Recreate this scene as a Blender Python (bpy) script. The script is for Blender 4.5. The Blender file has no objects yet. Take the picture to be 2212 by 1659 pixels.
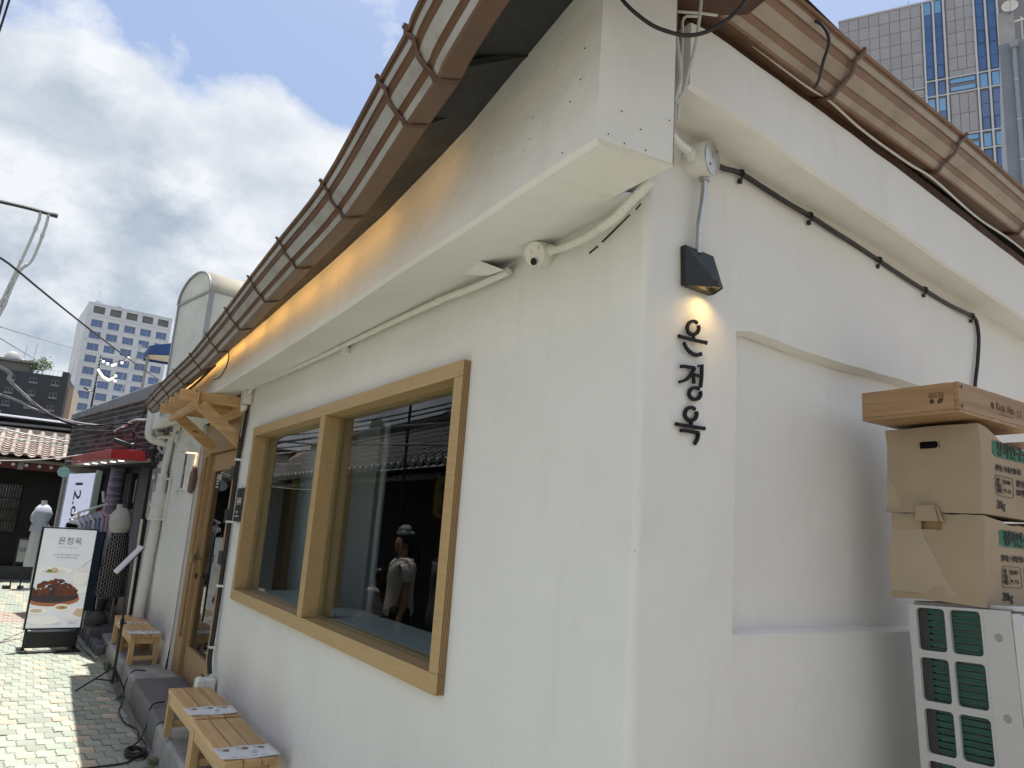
import bpy, bmesh, math, random
from mathutils import Vector, Matrix, noise
from mathutils.geometry import tessellate_polygon
random.seed(7)
PI = math.pi
SC = bpy.context.scene
COL = SC.collection
def rad(a): return math.radians(a)
def V(*a): return Vector(a[0] if len(a) == 1 else a)

# ------------------------------------------------------------------ camera
fpx, roll, hh = 1600.0, rad(4.05), 328.0
pitch = math.atan(hh / fpx)
upc = V(math.sin(roll)*math.cos(pitch), -math.cos(roll)*math.cos(pitch), math.sin(pitch))
lx = 60 - 1106
ly = math.tan(roll)*lx + fpx*math.tan(pitch)/math.cos(roll)
dY = V(lx, ly, fpx).normalized()
dX = dY.cross(upc).normalized()
Rw = Matrix((dX, dY, upc))
cr, cu, cb = Rw @ V(1, 0, 0), Rw @ V(0, -1, 0), Rw @ V(0, 0, -1)
cam = bpy.data.objects.new('camera', bpy.data.cameras.new('camera'))
cam.matrix_world = Matrix(((cr.x, cu.x, cb.x, 0), (cr.y, cu.y, cb.y, 0), (cr.z, cu.z, cb.z, 1.6), (0, 0, 0, 1)))
cam.data.sensor_width = 36.0
cam.data.lens = fpx/2212*36
cam.data.clip_start = 0.05
cam.data.clip_end = 3000
COL.objects.link(cam); SC.camera = cam

# ------------------------------------------------------------------ sky, sun, exposure
SUN_EL, SUN_AZ = rad(83), rad(42)       # azimuth measured from +x towards +y
world = bpy.data.worlds.new('World'); SC.world = world; world.use_nodes = True
wt = world.node_tree; wn = wt.nodes; wl = wt.links
for n in list(wn): wn.remove(n)
def WN(t, **k):
    n = wn.new(t)
    for a, b in k.items(): setattr(n, a, b)
    return n
def wmath(op, a, b=None, clamp=False):
    n = WN('ShaderNodeMath', operation=op, use_clamp=clamp)
    for i, q in enumerate((a, b)):
        if q is None: continue
        if isinstance(q, (int, float)): n.inputs[i].default_value = q
        else: wl.new(q, n.inputs[i])
    return n.outputs[0]
sky = WN('ShaderNodeTexSky', sky_type='NISHITA')
sky.sun_disc = False; sky.sun_elevation = SUN_EL; sky.sun_rotation = PI/2 - SUN_AZ
sky.air_density = 1.0; sky.dust_density = 3.0; sky.ozone_density = 1.0; sky.altitude = 50
tc = WN('ShaderNodeTexCoord')
sep = WN('ShaderNodeSeparateXYZ'); wl.new(tc.outputs['Generated'], sep.inputs[0])
el = sep.outputs['Z']
mp = WN('ShaderNodeMapping'); wl.new(tc.outputs['Generated'], mp.inputs['Vector'])
mp.inputs['Scale'].default_value = (1.0, 1.0, 1.35); mp.inputs['Location'].default_value = (0.31, 1.12, 0.0)
def wnoise(scale, detail, rough, dist=0.0, vec=None):
    n = WN('ShaderNodeTexNoise'); n.inputs['Scale'].default_value = scale; n.inputs['Detail'].default_value = detail
    n.inputs['Roughness'].default_value = rough; n.inputs['Distortion'].default_value = dist
    wl.new(vec or mp.outputs[0], n.inputs['Vector']); return n.outputs['Fac']
mp2 = WN('ShaderNodeVectorMath', operation='ADD'); wl.new(mp.outputs[0], mp2.inputs[0]); mp2.inputs[1].default_value = (0.012, 0.012, 0.05)
def field(vec):
    a_ = wnoise(2.5, 3, 0.5, 0.0, vec); b_ = wnoise(6.5, 6, 0.64, 0.0, vec)
    vo = WN('ShaderNodeTexVoronoi', feature='F1'); vo.inputs['Scale'].default_value = 9.0; wl.new(vec, vo.inputs['Vector'])
    v_ = wmath('MULTIPLY', wmath('SUBTRACT', 0.50, vo.outputs['Distance']), 0.22)
    return wmath('ADD', wmath('ADD', wmath('MULTIPLY', a_, 0.55), wmath('MULTIPLY', b_, 0.45)), v_)
f1 = field(mp.outputs[0]); f2 = field(mp2.outputs[0])
# cumulus bank: dense below about 30 degrees, ragged wisps above
rmp = WN('ShaderNodeValToRGB'); wl.new(el, rmp.inputs[0])
els = rmp.color_ramp.elements
els[0].position = 0.0; els[0].color = (.66, .66, .66, 1)
els[1].position = 1.0; els[1].color = (.40, .40, .40, 1)
for p, c in ((0.28, .82), (0.40, .80), (0.465, .70), (0.51, .50), (0.55, .36), (0.60, .35), (0.655, .50), (0.72, .50), (0.86, .40)):
    e = els.new(p); e.color = (c, c, c, 1)
dens = wmath('SUBTRACT', wmath('ADD', f1, rmp.outputs[0]), 1.0)
mask = wmath('POWER', wmath('MULTIPLY', dens, 9.0, True), 0.85)
thick = wmath('MULTIPLY', wmath('SUBTRACT', dens, 0.03), 3.6, True)
relief = wmath('ADD', 0.5, wmath('MULTIPLY', wmath('SUBTRACT', f1, f2), 5.5))
relc = WN('ShaderNodeClamp'); wl.new(relief, relc.inputs[0])
shade = wmath('MULTIPLY', wmath('ADD', wmath('MULTIPLY', thick, 0.62), 0.25), wmath('SUBTRACT', 1.15, relc.outputs[0]), True)
ccol = WN('ShaderNodeMixRGB'); wl.new(shade, ccol.inputs[0])
CLOUD_HI = (5.05, 5.2, 5.4, 1); CLOUD_LO = (2.25, 2.7, 3.25, 1)
ccol.inputs[1].default_value = CLOUD_HI; ccol.inputs[2].default_value = CLOUD_LO
mixc = WN('ShaderNodeMixRGB'); wl.new(mask, mixc.inputs[0]); wl.new(sky.outputs[0], mixc.inputs[1]); wl.new(ccol.outputs[0], mixc.inputs[2])
bg = WN('ShaderNodeBackground'); bg.inputs['Strength'].default_value = 0.10
wl.new(mixc.outputs[0], bg.inputs['Color'])
wo = WN('ShaderNodeOutputWorld'); wl.new(bg.outputs[0], wo.inputs['Surface'])

sd = bpy.data.lights.new('sun', 'SUN'); sd.energy = 4.0; sd.angle = rad(0.53); sd.color = (1.0, .96, .9)
sun = bpy.data.objects.new('sun', sd); COL.objects.link(sun)
sdir = V(math.cos(SUN_EL)*math.cos(SUN_AZ), math.cos(SUN_EL)*math.sin(SUN_AZ), math.sin(SUN_EL))
sun.rotation_euler = sdir.to_track_quat('Z', 'Y').to_euler(); sun.location = (3, 3, 30)
SC.view_settings.view_transform = 'Standard'; SC.view_settings.look = 'None'
SC.view_settings.gamma = 1.0; SC.view_settings.use_curve_mapping = False
SC.view_settings.exposure = .94
SC.cycles.use_denoising = True
SC.cycles.max_bounces = 7; SC.cycles.diffuse_bounces = 4; SC.cycles.glossy_bounces = 3; SC.cycles.caustics_reflective = False; SC.cycles.caustics_refractive = False; SC.cycles.adaptive_threshold = .02; SC.cycles.transparent_max_bounces = 16
SC.cycles.sample_clamp_indirect = 8

# ------------------------------------------------------------------ materials
MATS = {}
def mat(name, col, rough=.6, metal=0.0, var=0.0, vscale=6.0, stretch=(1, 1, 1), bump=0.0, bscale=30.0, bdist=.01, col2=None,
        spec=.5, emit=None, estr=0.0, detail=5, dirt=None, dscale=2.0, damt=.5, coat=0.0, rnd=0.0):
    if name in MATS: return MATS[name]
    m = bpy.data.materials.new(name); m.use_nodes = True; MATS[name] = m
    nt = m.node_tree; N = nt.nodes; Lk = nt.links; b = N['Principled BSDF']
    b.inputs['Base Color'].default_value = (*col, 1); b.inputs['Roughness'].default_value = rough
    b.inputs['Metallic'].default_value = metal; b.inputs['Specular IOR Level'].default_value = spec
    if coat: b.inputs['Coat Weight'].default_value = coat
    if emit: b.inputs['Emission Color'].default_value = (*emit, 1); b.inputs['Emission Strength'].default_value = estr
    t = N.new('ShaderNodeTexCoord'); mpn = N.new('ShaderNodeMapping'); Lk.new(t.outputs['Object'], mpn.inputs[0])
    mpn.inputs['Scale'].default_value = stretch
    cur = None
    if var or col2:
        nz = N.new('ShaderNodeTexNoise'); nz.inputs['Scale'].default_value = vscale; nz.inputs['Detail'].default_value = detail; nz.inputs['Roughness'].default_value = .6
        Lk.new(mpn.outputs[0], nz.inputs['Vector'])
        c2 = col2 or tuple(min(1, c*(1-var)) for c in col)
        mx = N.new('ShaderNodeMixRGB'); mx.inputs[1].default_value = (*col, 1); mx.inputs[2].default_value = (*c2, 1)
        rp = N.new('ShaderNodeMapRange'); rp.inputs[1].default_value = .32; rp.inputs[2].default_value = .68
        Lk.new(nz.outputs['Fac'], rp.inputs[0]); Lk.new(rp.outputs[0], mx.inputs[0]); cur = mx.outputs[0]
    if dirt:
        nz = N.new('ShaderNodeTexNoise'); nz.inputs['Scale'].default_value = dscale; nz.inputs['Detail'].default_value = 8; nz.inputs['Roughness'].default_value = .7
        Lk.new(t.outputs['Object'], nz.inputs['Vector'])
        rp = N.new('ShaderNodeMapRange'); rp.inputs[1].default_value = .5; rp.inputs[2].default_value = .8; rp.inputs[4].default_value = damt
        Lk.new(nz.outputs['Fac'], rp.inputs[0])
        mx = N.new('ShaderNodeMixRGB'); mx.inputs[2].default_value = (*dirt, 1)
        if cur: Lk.new(cur, mx.inputs[1])
        else: mx.inputs[1].default_value = (*col, 1)
        Lk.new(rp.outputs[0], mx.inputs[0]); cur = mx.outputs[0]
    if rnd:
        oi = N.new('ShaderNodeObjectInfo'); hs = N.new('ShaderNodeHueSaturation'); mr = N.new('ShaderNodeMapRange')
        mr.inputs[3].default_value = 1-rnd; mr.inputs[4].default_value = 1+rnd; Lk.new(oi.outputs['Random'], mr.inputs[0]); Lk.new(mr.outputs[0], hs.inputs['Value'])
        if cur: Lk.new(cur, hs.inputs['Color'])
        else: hs.inputs['Color'].default_value = (*col, 1)
        cur = hs.outputs[0]
    if cur: Lk.new(cur, b.inputs['Base Color'])
    if bump:
        nz = N.new('ShaderNodeTexNoise'); nz.inputs['Scale'].default_value = bscale; nz.inputs['Detail'].default_value = 6; nz.inputs['Roughness'].default_value = .55
        Lk.new(mpn.outputs[0], nz.inputs['Vector'])
        bp = N.new('ShaderNodeBump'); bp.inputs['Strength'].default_value = bump; bp.inputs['Distance'].default_value = bdist
        Lk.new(nz.outputs['Fac'], bp.inputs['Height']); Lk.new(bp.outputs[0], b.inputs['Normal'])
    return m

def plaster_mat():
    m = bpy.data.materials.new('white_plaster'); m.use_nodes = True
    N = m.node_tree.nodes; Lk = m.node_tree.links; b = N['Principled BSDF']
    b.inputs['Roughness'].default_value = .72; b.inputs['Specular IOR Level'].default_value = .3
    t = N.new('ShaderNodeTexCoord')
    def nz(s, d, r, vec=None):
        n = N.new('ShaderNodeTexNoise'); n.inputs['Scale'].default_value = s; n.inputs['Detail'].default_value = d; n.inputs['Roughness'].default_value = r
        Lk.new(vec or t.outputs['Object'], n.inputs['Vector']); return n.outputs['Fac']
    def mr(x, a, bb, c=0, d=1):
        n = N.new('ShaderNodeMapRange'); n.inputs[1].default_value = a; n.inputs[2].default_value = bb; n.inputs[3].default_value = c; n.inputs[4].default_value = d
        Lk.new(x, n.inputs[0]); return n.outputs[0]
    def mix(fac, c1, c2):
        n = N.new('ShaderNodeMixRGB'); Lk.new(fac, n.inputs[0])
        if isinstance(c1, tuple): n.inputs[1].default_value = c1
        else: Lk.new(c1, n.inputs[1])
        n.inputs[2].default_value = c2; return n.outputs[0]
    c = mix(mr(nz(1.3, 4, .55), .35, .7), (.78, .77, .735, 1), (.72, .71, .67, 1))
    sm = N.new('ShaderNodeMapping'); sm.inputs['Scale'].default_value = (7, 7, .8); Lk.new(t.outputs['Object'], sm.inputs[0])
    c = mix(mr(nz(1.5, 6, .6, sm.outputs[0]), .56, .8, 0, .30), c, (.60, .58, .52, 1))
    c = mix(mr(nz(70, 2, .5), .745, .77, 0, .4), c, (.36, .34, .30, 1))       # pinholes and specks
    # splash dirt near the ground
    sp = N.new('ShaderNodeSeparateXYZ'); g = N.new('ShaderNodeNewGeometry'); Lk.new(g.outputs['Position'], sp.inputs[0])
    low = mr(sp.outputs['Z'], .2, .85, 1, 0)
    mu = N.new('ShaderNodeMath'); mu.operation = 'MULTIPLY'; Lk.new(low, mu.inputs[0]); Lk.new(mr(nz(5, 6, .65), .42, .75, 0, .45), mu.inputs[1])
    c = mix(mu.outputs[0], c, (.52, .48, .42, 1))
    Lk.new(c, b.inputs['Base Color'])
    b1 = N.new('ShaderNodeBump'); b1.inputs['Strength'].default_value = .55; b1.inputs['Distance'].default_value = .02; Lk.new(nz(5.0, 6, .5), b1.inputs['Height'])
    b2 = N.new('ShaderNodeBump'); b2.inputs['Strength'].default_value = .22; b2.inputs['Distance'].default_value = .004; Lk.new(nz(46, 4, .55), b2.inputs['Height']); Lk.new(b1.outputs[0], b2.inputs['Normal'])
    vo = N.new('ShaderNodeTexVoronoi'); vo.inputs['Scale'].default_value = 9; Lk.new(t.outputs['Object'], vo.inputs['Vector'])
    b3 = N.new('ShaderNodeBump'); b3.inputs['Strength'].default_value = .18; b3.inputs['Distance'].default_value = .006; Lk.new(vo.outputs['Distance'], b3.inputs['Height']); Lk.new(b2.outputs[0], b3.inputs['Normal'])
    Lk.new(b3.outputs[0], b.inputs['Normal'])
    return m
PLASTER = plaster_mat()

def wood_mat(name, c1, c2, axis='Y', rough=.5, scale=1.0, knots=True):
    if name in MATS: return MATS[name]
    m = bpy.data.materials.new(name); m.use_nodes = True; MATS[name] = m
    N = m.node_tree.nodes; Lk = m.node_tree.links; b = N['Principled BSDF']; b.inputs['Roughness'].default_value = rough
    t = N.new('ShaderNodeTexCoord'); mpn = N.new('ShaderNodeMapping'); Lk.new(t.outputs['Object'], mpn.inputs[0])
    s = {'X': (1.2, 22, 22), 'Y': (22, 1.2, 22), 'Z': (22, 22, 1.2)}[axis]
    mpn.inputs['Scale'].default_value = tuple(q*scale for q in s)
    oi = N.new('ShaderNodeObjectInfo'); mv = N.new('ShaderNodeVectorMath'); mv.operation = 'SCALE'; mv.inputs[0].default_value = (37, 51, 23); Lk.new(oi.outputs['Random'], mv.inputs['Scale'])
    ad = N.new('ShaderNodeVectorMath'); Lk.new(mpn.outputs[0], ad.inputs[0]); Lk.new(mv.outputs[0], ad.inputs[1])
    nz = N.new('ShaderNodeTexNoise'); nz.inputs['Scale'].default_value = 1.6; nz.inputs['Detail'].default_value = 7; nz.inputs['Roughness'].default_value = .62; nz.inputs['Distortion'].default_value = .6
    Lk.new(ad.outputs[0], nz.inputs['Vector'])
    mr = N.new('ShaderNodeMapRange'); mr.inputs[1].default_value = .3; mr.inputs[2].default_value = .72; Lk.new(nz.outputs['Fac'], mr.inputs[0])
    mx = N.new('ShaderNodeMixRGB'); mx.inputs[1].default_value = (*c1, 1); mx.inputs[2].default_value = (*c2, 1); Lk.new(mr.outputs[0], mx.inputs[0])
    cur = mx.outputs[0]
    hs = N.new('ShaderNodeHueSaturation'); r2 = N.new('ShaderNodeMapRange'); r2.inputs[3].default_value = .86; r2.inputs[4].default_value = 1.12
    Lk.new(oi.outputs['Random'], r2.inputs[0]); Lk.new(r2.outputs[0], hs.inputs['Value']); Lk.new(cur, hs.inputs['Color']); cur = hs.outputs[0]
    if knots:
        vo = N.new('ShaderNodeTexVoronoi'); vo.inputs['Scale'].default_value = 1.0
        m2 = N.new('ShaderNodeMapping'); m2.inputs['Scale'].default_value = {'X': (3.2, 9, 9), 'Y': (9, 3.2, 9), 'Z': (9, 9, 3.2)}[axis]; Lk.new(t.outputs['Object'], m2.inputs[0])
        a2 = N.new('ShaderNodeVectorMath'); Lk.new(m2.outputs[0], a2.inputs[0]); Lk.new(mv.outputs[0], a2.inputs[1]); Lk.new(a2.outputs[0], vo.inputs['Vector'])
        kr = N.new('ShaderNodeMapRange'); kr.inputs[1].default_value = .05; kr.inputs[2].default_value = .13; kr.inputs[3].default_value = .85; kr.inputs[4].default_value = 0; Lk.new(vo.outputs['Distance'], kr.inputs[0])
        k = N.new('ShaderNodeMixRGB'); k.inputs[2].default_value = (c2[0]*.25, c2[1]*.2, c2[2]*.15, 1); Lk.new(kr.outputs[0], k.inputs[0]); Lk.new(cur, k.inputs[1]); cur = k.outputs[0]
    Lk.new(cur, b.inputs['Base Color'])
    bp = N.new('ShaderNodeBump'); bp.inputs['Strength'].default_value = .12; bp.inputs['Distance'].default_value = .003; Lk.new(nz.outputs['Fac'], bp.inputs['Height']); Lk.new(bp.outputs[0], b.inputs['Normal'])
    return m
PINE = {a: wood_mat('pine_'+a.lower(), (.64, .44, .22), (.43, .245, .095), a, scale=.6) for a in 'XYZ'}
MAPLE = {a: wood_mat('birch_ply_'+a.lower(), (.50, .345, .165), (.42, .28, .125), a, knots=False, scale=1.6) for a in 'XYZ'}
DOORWOOD = wood_mat('door_veneer', (.46, .30, .145), (.37, .225, .10), 'Z', knots=False, scale=1.4)
CRATEW = {a: wood_mat('crate_pine_'+a.lower(), (.45, .29, .15), (.23, .12, .05), a, scale=.55) for a in 'XYZ'}

def glass_mat(name='window_glass', tint=(.86, .9, .9), ior=1.5, rough=0.0):
    if name in MATS: return MATS[name]
    m = bpy.data.materials.new(name); m.use_nodes = True; MATS[name] = m
    N = m.node_tree.nodes; Lk = m.node_tree.links; N.remove(N['Principled BSDF'])
    fr = N.new('ShaderNodeFresnel'); fr.inputs['IOR'].default_value = ior
    tr = N.new('ShaderNodeBsdfTransparent'); tr.inputs[0].default_value = (*tint, 1)
    gl = N.new('ShaderNodeBsdfGlossy'); gl.inputs['Roughness'].default_value = rough
    mx = N.new('ShaderNodeMixShader'); gm = N.new('ShaderNodeNewGeometry'); iv = N.new('ShaderNodeMath'); iv.operation = 'SUBTRACT'; iv.inputs[0].default_value = 1.0; Lk.new(gm.outputs['Backfacing'], iv.inputs[1])
    fm = N.new('ShaderNodeMath'); fm.operation = 'MULTIPLY'; Lk.new(fr.outputs[0], fm.inputs[0]); Lk.new(iv.outputs[0], fm.inputs[1])
    Lk.new(fm.outputs[0], mx.inputs[0]); Lk.new(tr.outputs[0], mx.inputs[1]); Lk.new(gl.outputs[0], mx.inputs[2])
    Lk.new(mx.outputs[0], N['Material Output'].inputs['Surface'])
    return m
GLASS = glass_mat()

WHITEP = mat('white_paint', (.74, .74, .71), .45, bump=.08, bscale=40, dirt=(.5, .48, .42), damt=.25, dscale=6)
PVC = mat('cream_pvc', (.72, .71, .66), .38, dirt=(.42, .38, .32), damt=.4, dscale=9)
BLACK = mat('black_powder_coat', (.013, .014, .016), .42, bump=.1, bscale=400, bdist=.001)
RUBBER = mat('black_cable', (.012, .012, .013), .5)
GREYC = mat('grey_cable', (.30, .30, .28), .55)
WHITEC = mat('white_cable', (.62, .61, .57), .5, dirt=(.3, .27, .22), damt=.5, dscale=12)
STEEL = mat('galvanised_steel', (.58, .58, .57), .32, 1.0, var=.25, vscale=20, dirt=(.3, .28, .25), damt=.3)
GUT_B = mat('brown_gutter_enamel', (.145, .078, .047), .36, .0, var=.25, vscale=5, dirt=(.07, .045, .035), damt=.6, dscale=5, bump=.08, bscale=8, bdist=.01)
GUT_L = mat('gutter_sky_sheen_band', (.40, .40, .405), .32, .0, var=.22, vscale=6, stretch=(1, 1, 1), dirt=(.20, .14, .10), damt=.55, dscale=6, bump=.08, bscale=8, bdist=.01)  # sky reflection on the brown gutter ribs, painted in as pale bands
GUT_B2 = mat('copper_brown_gutter_enamel', (.23, .13, .08), .42, var=.25, vscale=5, dirt=(.09, .055, .04), damt=.6, dscale=5, bump=.08, bscale=8)
GUT_L2 = mat('beige_gutter_band', (.36, .30, .245), .42, var=.2, vscale=5, dirt=(.22, .13, .08), damt=.6, dscale=5, bump=.08, bscale=8)
BRACKET = mat('gutter_strap_brown', (.105, .052, .036), .4, dirt=(.05, .035, .03), damt=.5, dscale=8)
DARK = mat('dark_void', (.012, .011, .010), .9)

# ------------------------------------------------------------------ mesh builder
ORG = {}
class MB:
    def __init__(s): s.v = []; s.f = []; s.m = []
    def add(s, vs, fs, m=0):
        o = len(s.v); s.v += [V(p) for p in vs]; s.f += [tuple(i+o for i in f) for f in fs]; s.m += [m]*len(fs)
    def box(s, x0, x1, y0, y1, z0, z1, m=0):
        s.add([(x0, y0, z0), (x1, y0, z0), (x1, y1, z0), (x0, y1, z0), (x0, y0, z1), (x1, y0, z1), (x1, y1, z1), (x0, y1, z1)],
              [(3, 2, 1, 0), (4, 5, 6, 7), (0, 1, 5, 4), (1, 2, 6, 5), (2, 3, 7, 6), (3, 0, 4, 7)], m)
    def obox(s, o, U, W, N, m=0):      # corner + three edge vectors
        o, U, W, N = V(o), V(U), V(W), V(N)
        p = [o, o+U, o+U+W, o+W]; p += [q+N for q in p]
        f = [(3, 2, 1, 0), (4, 5, 6, 7), (0, 1, 5, 4), (1, 2, 6, 5), (2, 3, 7, 6), (3, 0, 4, 7)]
        if U.cross(W).dot(N) < 0: f = [tuple(reversed(q)) for q in f]
        s.add(p, f, m)
    def bar(s, a, b, w, h, up=(0, 0, 1), m=0):
        a, b = V(a), V(b); d = b-a; r = d.cross(V(up)).normalized(); u = r.cross(d).normalized()
        s.obox(a - r*w/2 - u*h/2, r*w, u*h, d, m)
    def tube(s, pts, r, n=8, m=0, cap=True, closed=False):
        pts = [V(p) for p in pts]; k = len(pts); rs = r if isinstance(r, (list, tuple)) else [r]*k
        def tan(i):
            if closed: return (pts[(i+1) % k]-pts[i-1]).normalized()
            return (pts[min(i+1, k-1)]-pts[max(i-1, 0)]).normalized()
        t0 = tan(0); nrm = t0.orthogonal().normalized(); vs = []; prev = t0
        for i in range(k):
            t = tan(i); q = prev.rotation_difference(t); nrm = (q @ nrm); nrm = (nrm - t*nrm.dot(t)).normalized(); prev = t
            bn = t.cross(nrm)
            for j in range(n):
                a = 2*PI*j/n; vs.append(pts[i] + (nrm*math.cos(a)+bn*math.sin(a))*rs[i])
        fs = []
        for i in range(k if closed else k-1):
            i2 = (i+1) % k
            for j in range(n):
                j2 = (j+1) % n; fs.append((i*n+j, i*n+j2, i2*n+j2, i2*n+j))
        if cap and not closed: fs += [tuple(range(n-1, -1, -1)), tuple((k-1)*n+j for j in range(n))]
        s.add(vs, fs, m)
    def lathe(s, c, prof, n=20, m=0, ax=(0, 0, 1), sx=1, sy=1, cap=True, wob=None):
        c = V(c); az = V(ax).normalized(); ux = az.orthogonal().normalized() if abs(az.z) < .99 else V(1, 0, 0); uy = az.cross(ux); vs = []; fs = []
        for i, (r, z) in enumerate(prof):
            for j in range(n):
                a = 2*PI*j/n; rr = r*(wob(i, j, a) if wob else 1)
                vs.append(c + ux*math.cos(a)*rr*sx + uy*math.sin(a)*rr*sy + az*z)
        for i in range(len(prof)-1):
            for j in range(n):
                j2 = (j+1) % n; fs.append((i*n+j, i*n+j2, (i+1)*n+j2, (i+1)*n+j))
        if cap: fs += [tuple(range(n-1, -1, -1)), tuple((len(prof)-1)*n+j for j in range(n))]
        s.add(vs, fs, m)
    def prism(s, pts, o, U, W, N, d, m=0):   # 2-D outline (counter-clockwise in U,W), extruded d along N
        o, U, W, N = V(o), V(U), V(W), V(N); k = len(pts)
        a = [o+U*p[0]+W*p[1] for p in pts]; b = [q+N*d for q in a]
        tri = tessellate_polygon([[V(p[0], p[1], 0) for p in pts]])
        fs = []
        for t in tri:
            A, B, Cc = (V(pts[i][0], pts[i][1], 0) for i in t)
            if (B-A).cross(Cc-A).z < 0: t = (t[0], t[2], t[1])
            fs.append(tuple(i+k for i in t)); fs.append((t[0], t[2], t[1]))
        area = sum(pts[i][0]*pts[(i+1) % k][1]-pts[(i+1) % k][0]*pts[i][1] for i in range(k))
        for i in range(k):
            j = (i+1) % k
            fs.append((i, j, k+j, k+i) if area > 0 else (j, i, k+i, k+j))
        if U.cross(W).dot(N)*d < 0: fs = [tuple(reversed(q)) for q in fs]
        s.add(a+b, fs, m)
    def build(s, name, mats, parent=None, loc=None, smooth=35, bevel=0.0, seg=2, stuff=False):
        me = bpy.data.meshes.new(name)
        o = bpy.data.objects.new(name, me)
        if parent is not None: org = ORG[parent.name]; o.parent = parent; ORG[o.name] = org
        else:
            org = V(loc) if loc is not None else V(0, 0, 0); o.location = org; ORG[o.name] = org
        me.from_pydata([tuple(p-org) for p in s.v], [], s.f)
        if not isinstance(mats, (list, tuple)): mats = [mats]
        for q in mats: me.materials.append(q)
        me.polygons.foreach_set('material_index', s.m)
        if smooth:
            me.polygons.foreach_set('use_smooth', [True]*len(me.polygons))
            me.set_sharp_from_angle(angle=rad(smooth))
        me.update()
        if bevel:
            md = o.modifiers.new('edge', 'BEVEL'); md.width = bevel; md.segments = seg; md.limit_method = 'ANGLE'; md.angle_limit = rad(40)
        COL.objects.link(o)
        if stuff: o['kind'] = 'stuff'
        return o
def tag(o, label, cat=None, group=None, kind=None):
    if label: o['label'] = label
    if cat: o['category'] = cat
    if group: o['group'] = group
    if kind: o['kind'] = kind
    return o
def thing(name, label, cat, loc, group=None):
    o = bpy.data.objects.new(name, None); o.location = loc; o.empty_display_size = .1; COL.objects.link(o); ORG[o.name] = V(loc)
    return tag(o, label, cat, group)
def instance(src, name, parent, world, rz=0.0, scale=None):
    c = bpy.data.objects.new(name, src.data); c.parent = parent; c.location = V(world)-ORG[parent.name]; c.rotation_euler = (0, 0, rz)
    if scale: c.scale = scale
    for md in src.modifiers:
        n = c.modifiers.new(md.name, md.type); n.width = md.width; n.segments = md.segments; n.limit_method = md.limit_method; n.angle_limit = md.angle_limit
    COL.objects.link(c); return c
def copy_tree(o, loc, rz=0.0, label=None):
    r = o.copy(); COL.objects.link(r); r.location = loc; r.rotation_euler = (0, 0, rz)
    if label: r['label'] = label
    for ch in list(o.children):
        c = ch.copy(); COL.objects.link(c); c.parent = r
        for g in list(ch.children):
            d = g.copy(); COL.objects.link(d); d.parent = c
    return r
def text_mb(body, size, o, U, W, m=0, ext=.0006, bold=0.0, alignx='LEFT', shear=0.0, sx=1.0, mb=None, space=1.0):
    cu_ = bpy.data.curves.new('t', 'FONT'); cu_.body = body; cu_.size = size; cu_.extrude = ext; cu_.offset = bold; cu_.align_x = alignx; cu_.shear = shear; cu_.resolution_u = 3
    cu_.space_character = space
    ob = bpy.data.objects.new('t', cu_); COL.objects.link(ob)
    dg = bpy.context.evaluated_depsgraph_get(); me = bpy.data.meshes.new_from_object(ob.evaluated_get(dg))
    mb = mb or MB(); o, U, W = V(o), V(U).normalized(), V(W).normalized(); N = U.cross(W)
    mb.add([o+U*(p.co.x*sx)+W*p.co.y+N*(p.co.z+ext) for p in me.vertices], [tuple(f.vertices) for f in me.polygons], m)
    bpy.data.objects.remove(ob); bpy.data.curves.remove(cu_); bpy.data.meshes.remove(me)
    return mb
def catmull(pts, k=6):
    pts = [V(p) for p in pts]; P = [pts[0]*2-pts[1]]+pts+[pts[-1]*2-pts[-2]]; out = []
    for i in range(1, len(P)-2):
        for j in range(k):
            t = j/k; a, b, c, d = P[i-1], P[i], P[i+1], P[i+2]
            out.append(.5*((2*b)+(c-a)*t+(2*a-5*b+4*c-d)*t*t+(3*b-a-3*c+d)*t**3))
    out.append(pts[-1]); return out
def interp(tab, x):
    if x <= tab[0][0]: return tab[0][1]
    for (a, p), (b, q) in zip(tab, tab[1:]):
        if x <= b: return p+(q-p)*(x-a)/(b-a)
    return tab[-1][1]
def nz3(x, y, z=0.0): return noise.noise(V(x, y, z))
UZ = V(0, 0, 1)
XW, CY = 1.3, 1.435                     # plane of the long wall, corner
A2 = rad(6); TR = V(math.cos(A2), math.sin(A2), 0); NR = V(math.sin(A2), -math.cos(A2), 0)     # right wall: direction, outward normal
def RW(s, z, off=0.0): return V(XW, CY, 0)+TR*s+UZ*z+NR*off

# ================================================================== SETTING: street
street_mat = mat('dusty_ground', (.30, .29, .26), .9, var=.3, vscale=3, bump=.3, bscale=60)
g = MB(); g.box(-400, 500, -300, 900, -1.0, -.012); tag(g.build('ground', mat('far_ground', (.25, .23, .19), .95, var=.3, vscale=.1)), None, kind='structure')
pave = MB(); pave.box(-2.2, 1.3, -6, 24, -.011, -.006)
pavement = tag(pave.build('pavement', mat('paver_joint_sand', (.22, .215, .185), .95, var=.4, vscale=14, bump=.3, bscale=80)), None, kind='structure')
GREEN = mat('green_paver', (.285, .335, .27), .85, var=.35, vscale=9, col2=(.33, .35, .30), bump=.35, bscale=90, bdist=.004, dirt=(.20, .19, .16), damt=.65, dscale=3.2, rnd=.16)
CREAM = mat('cream_paver', (.53, .46, .35), .85, var=.25, vscale=9, bump=.35, bscale=90, bdist=.004, dirt=(.30, .26, .2), damt=.5, dscale=4, rnd=.12)
PINKP = mat('pink_paver', (.42, .25, .20), .85, var=.25, vscale=9, bump=.35, bscale=90, bdist=.004, rnd=.1)
PW, PD = .112, .15                       # paver pitch
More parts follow.
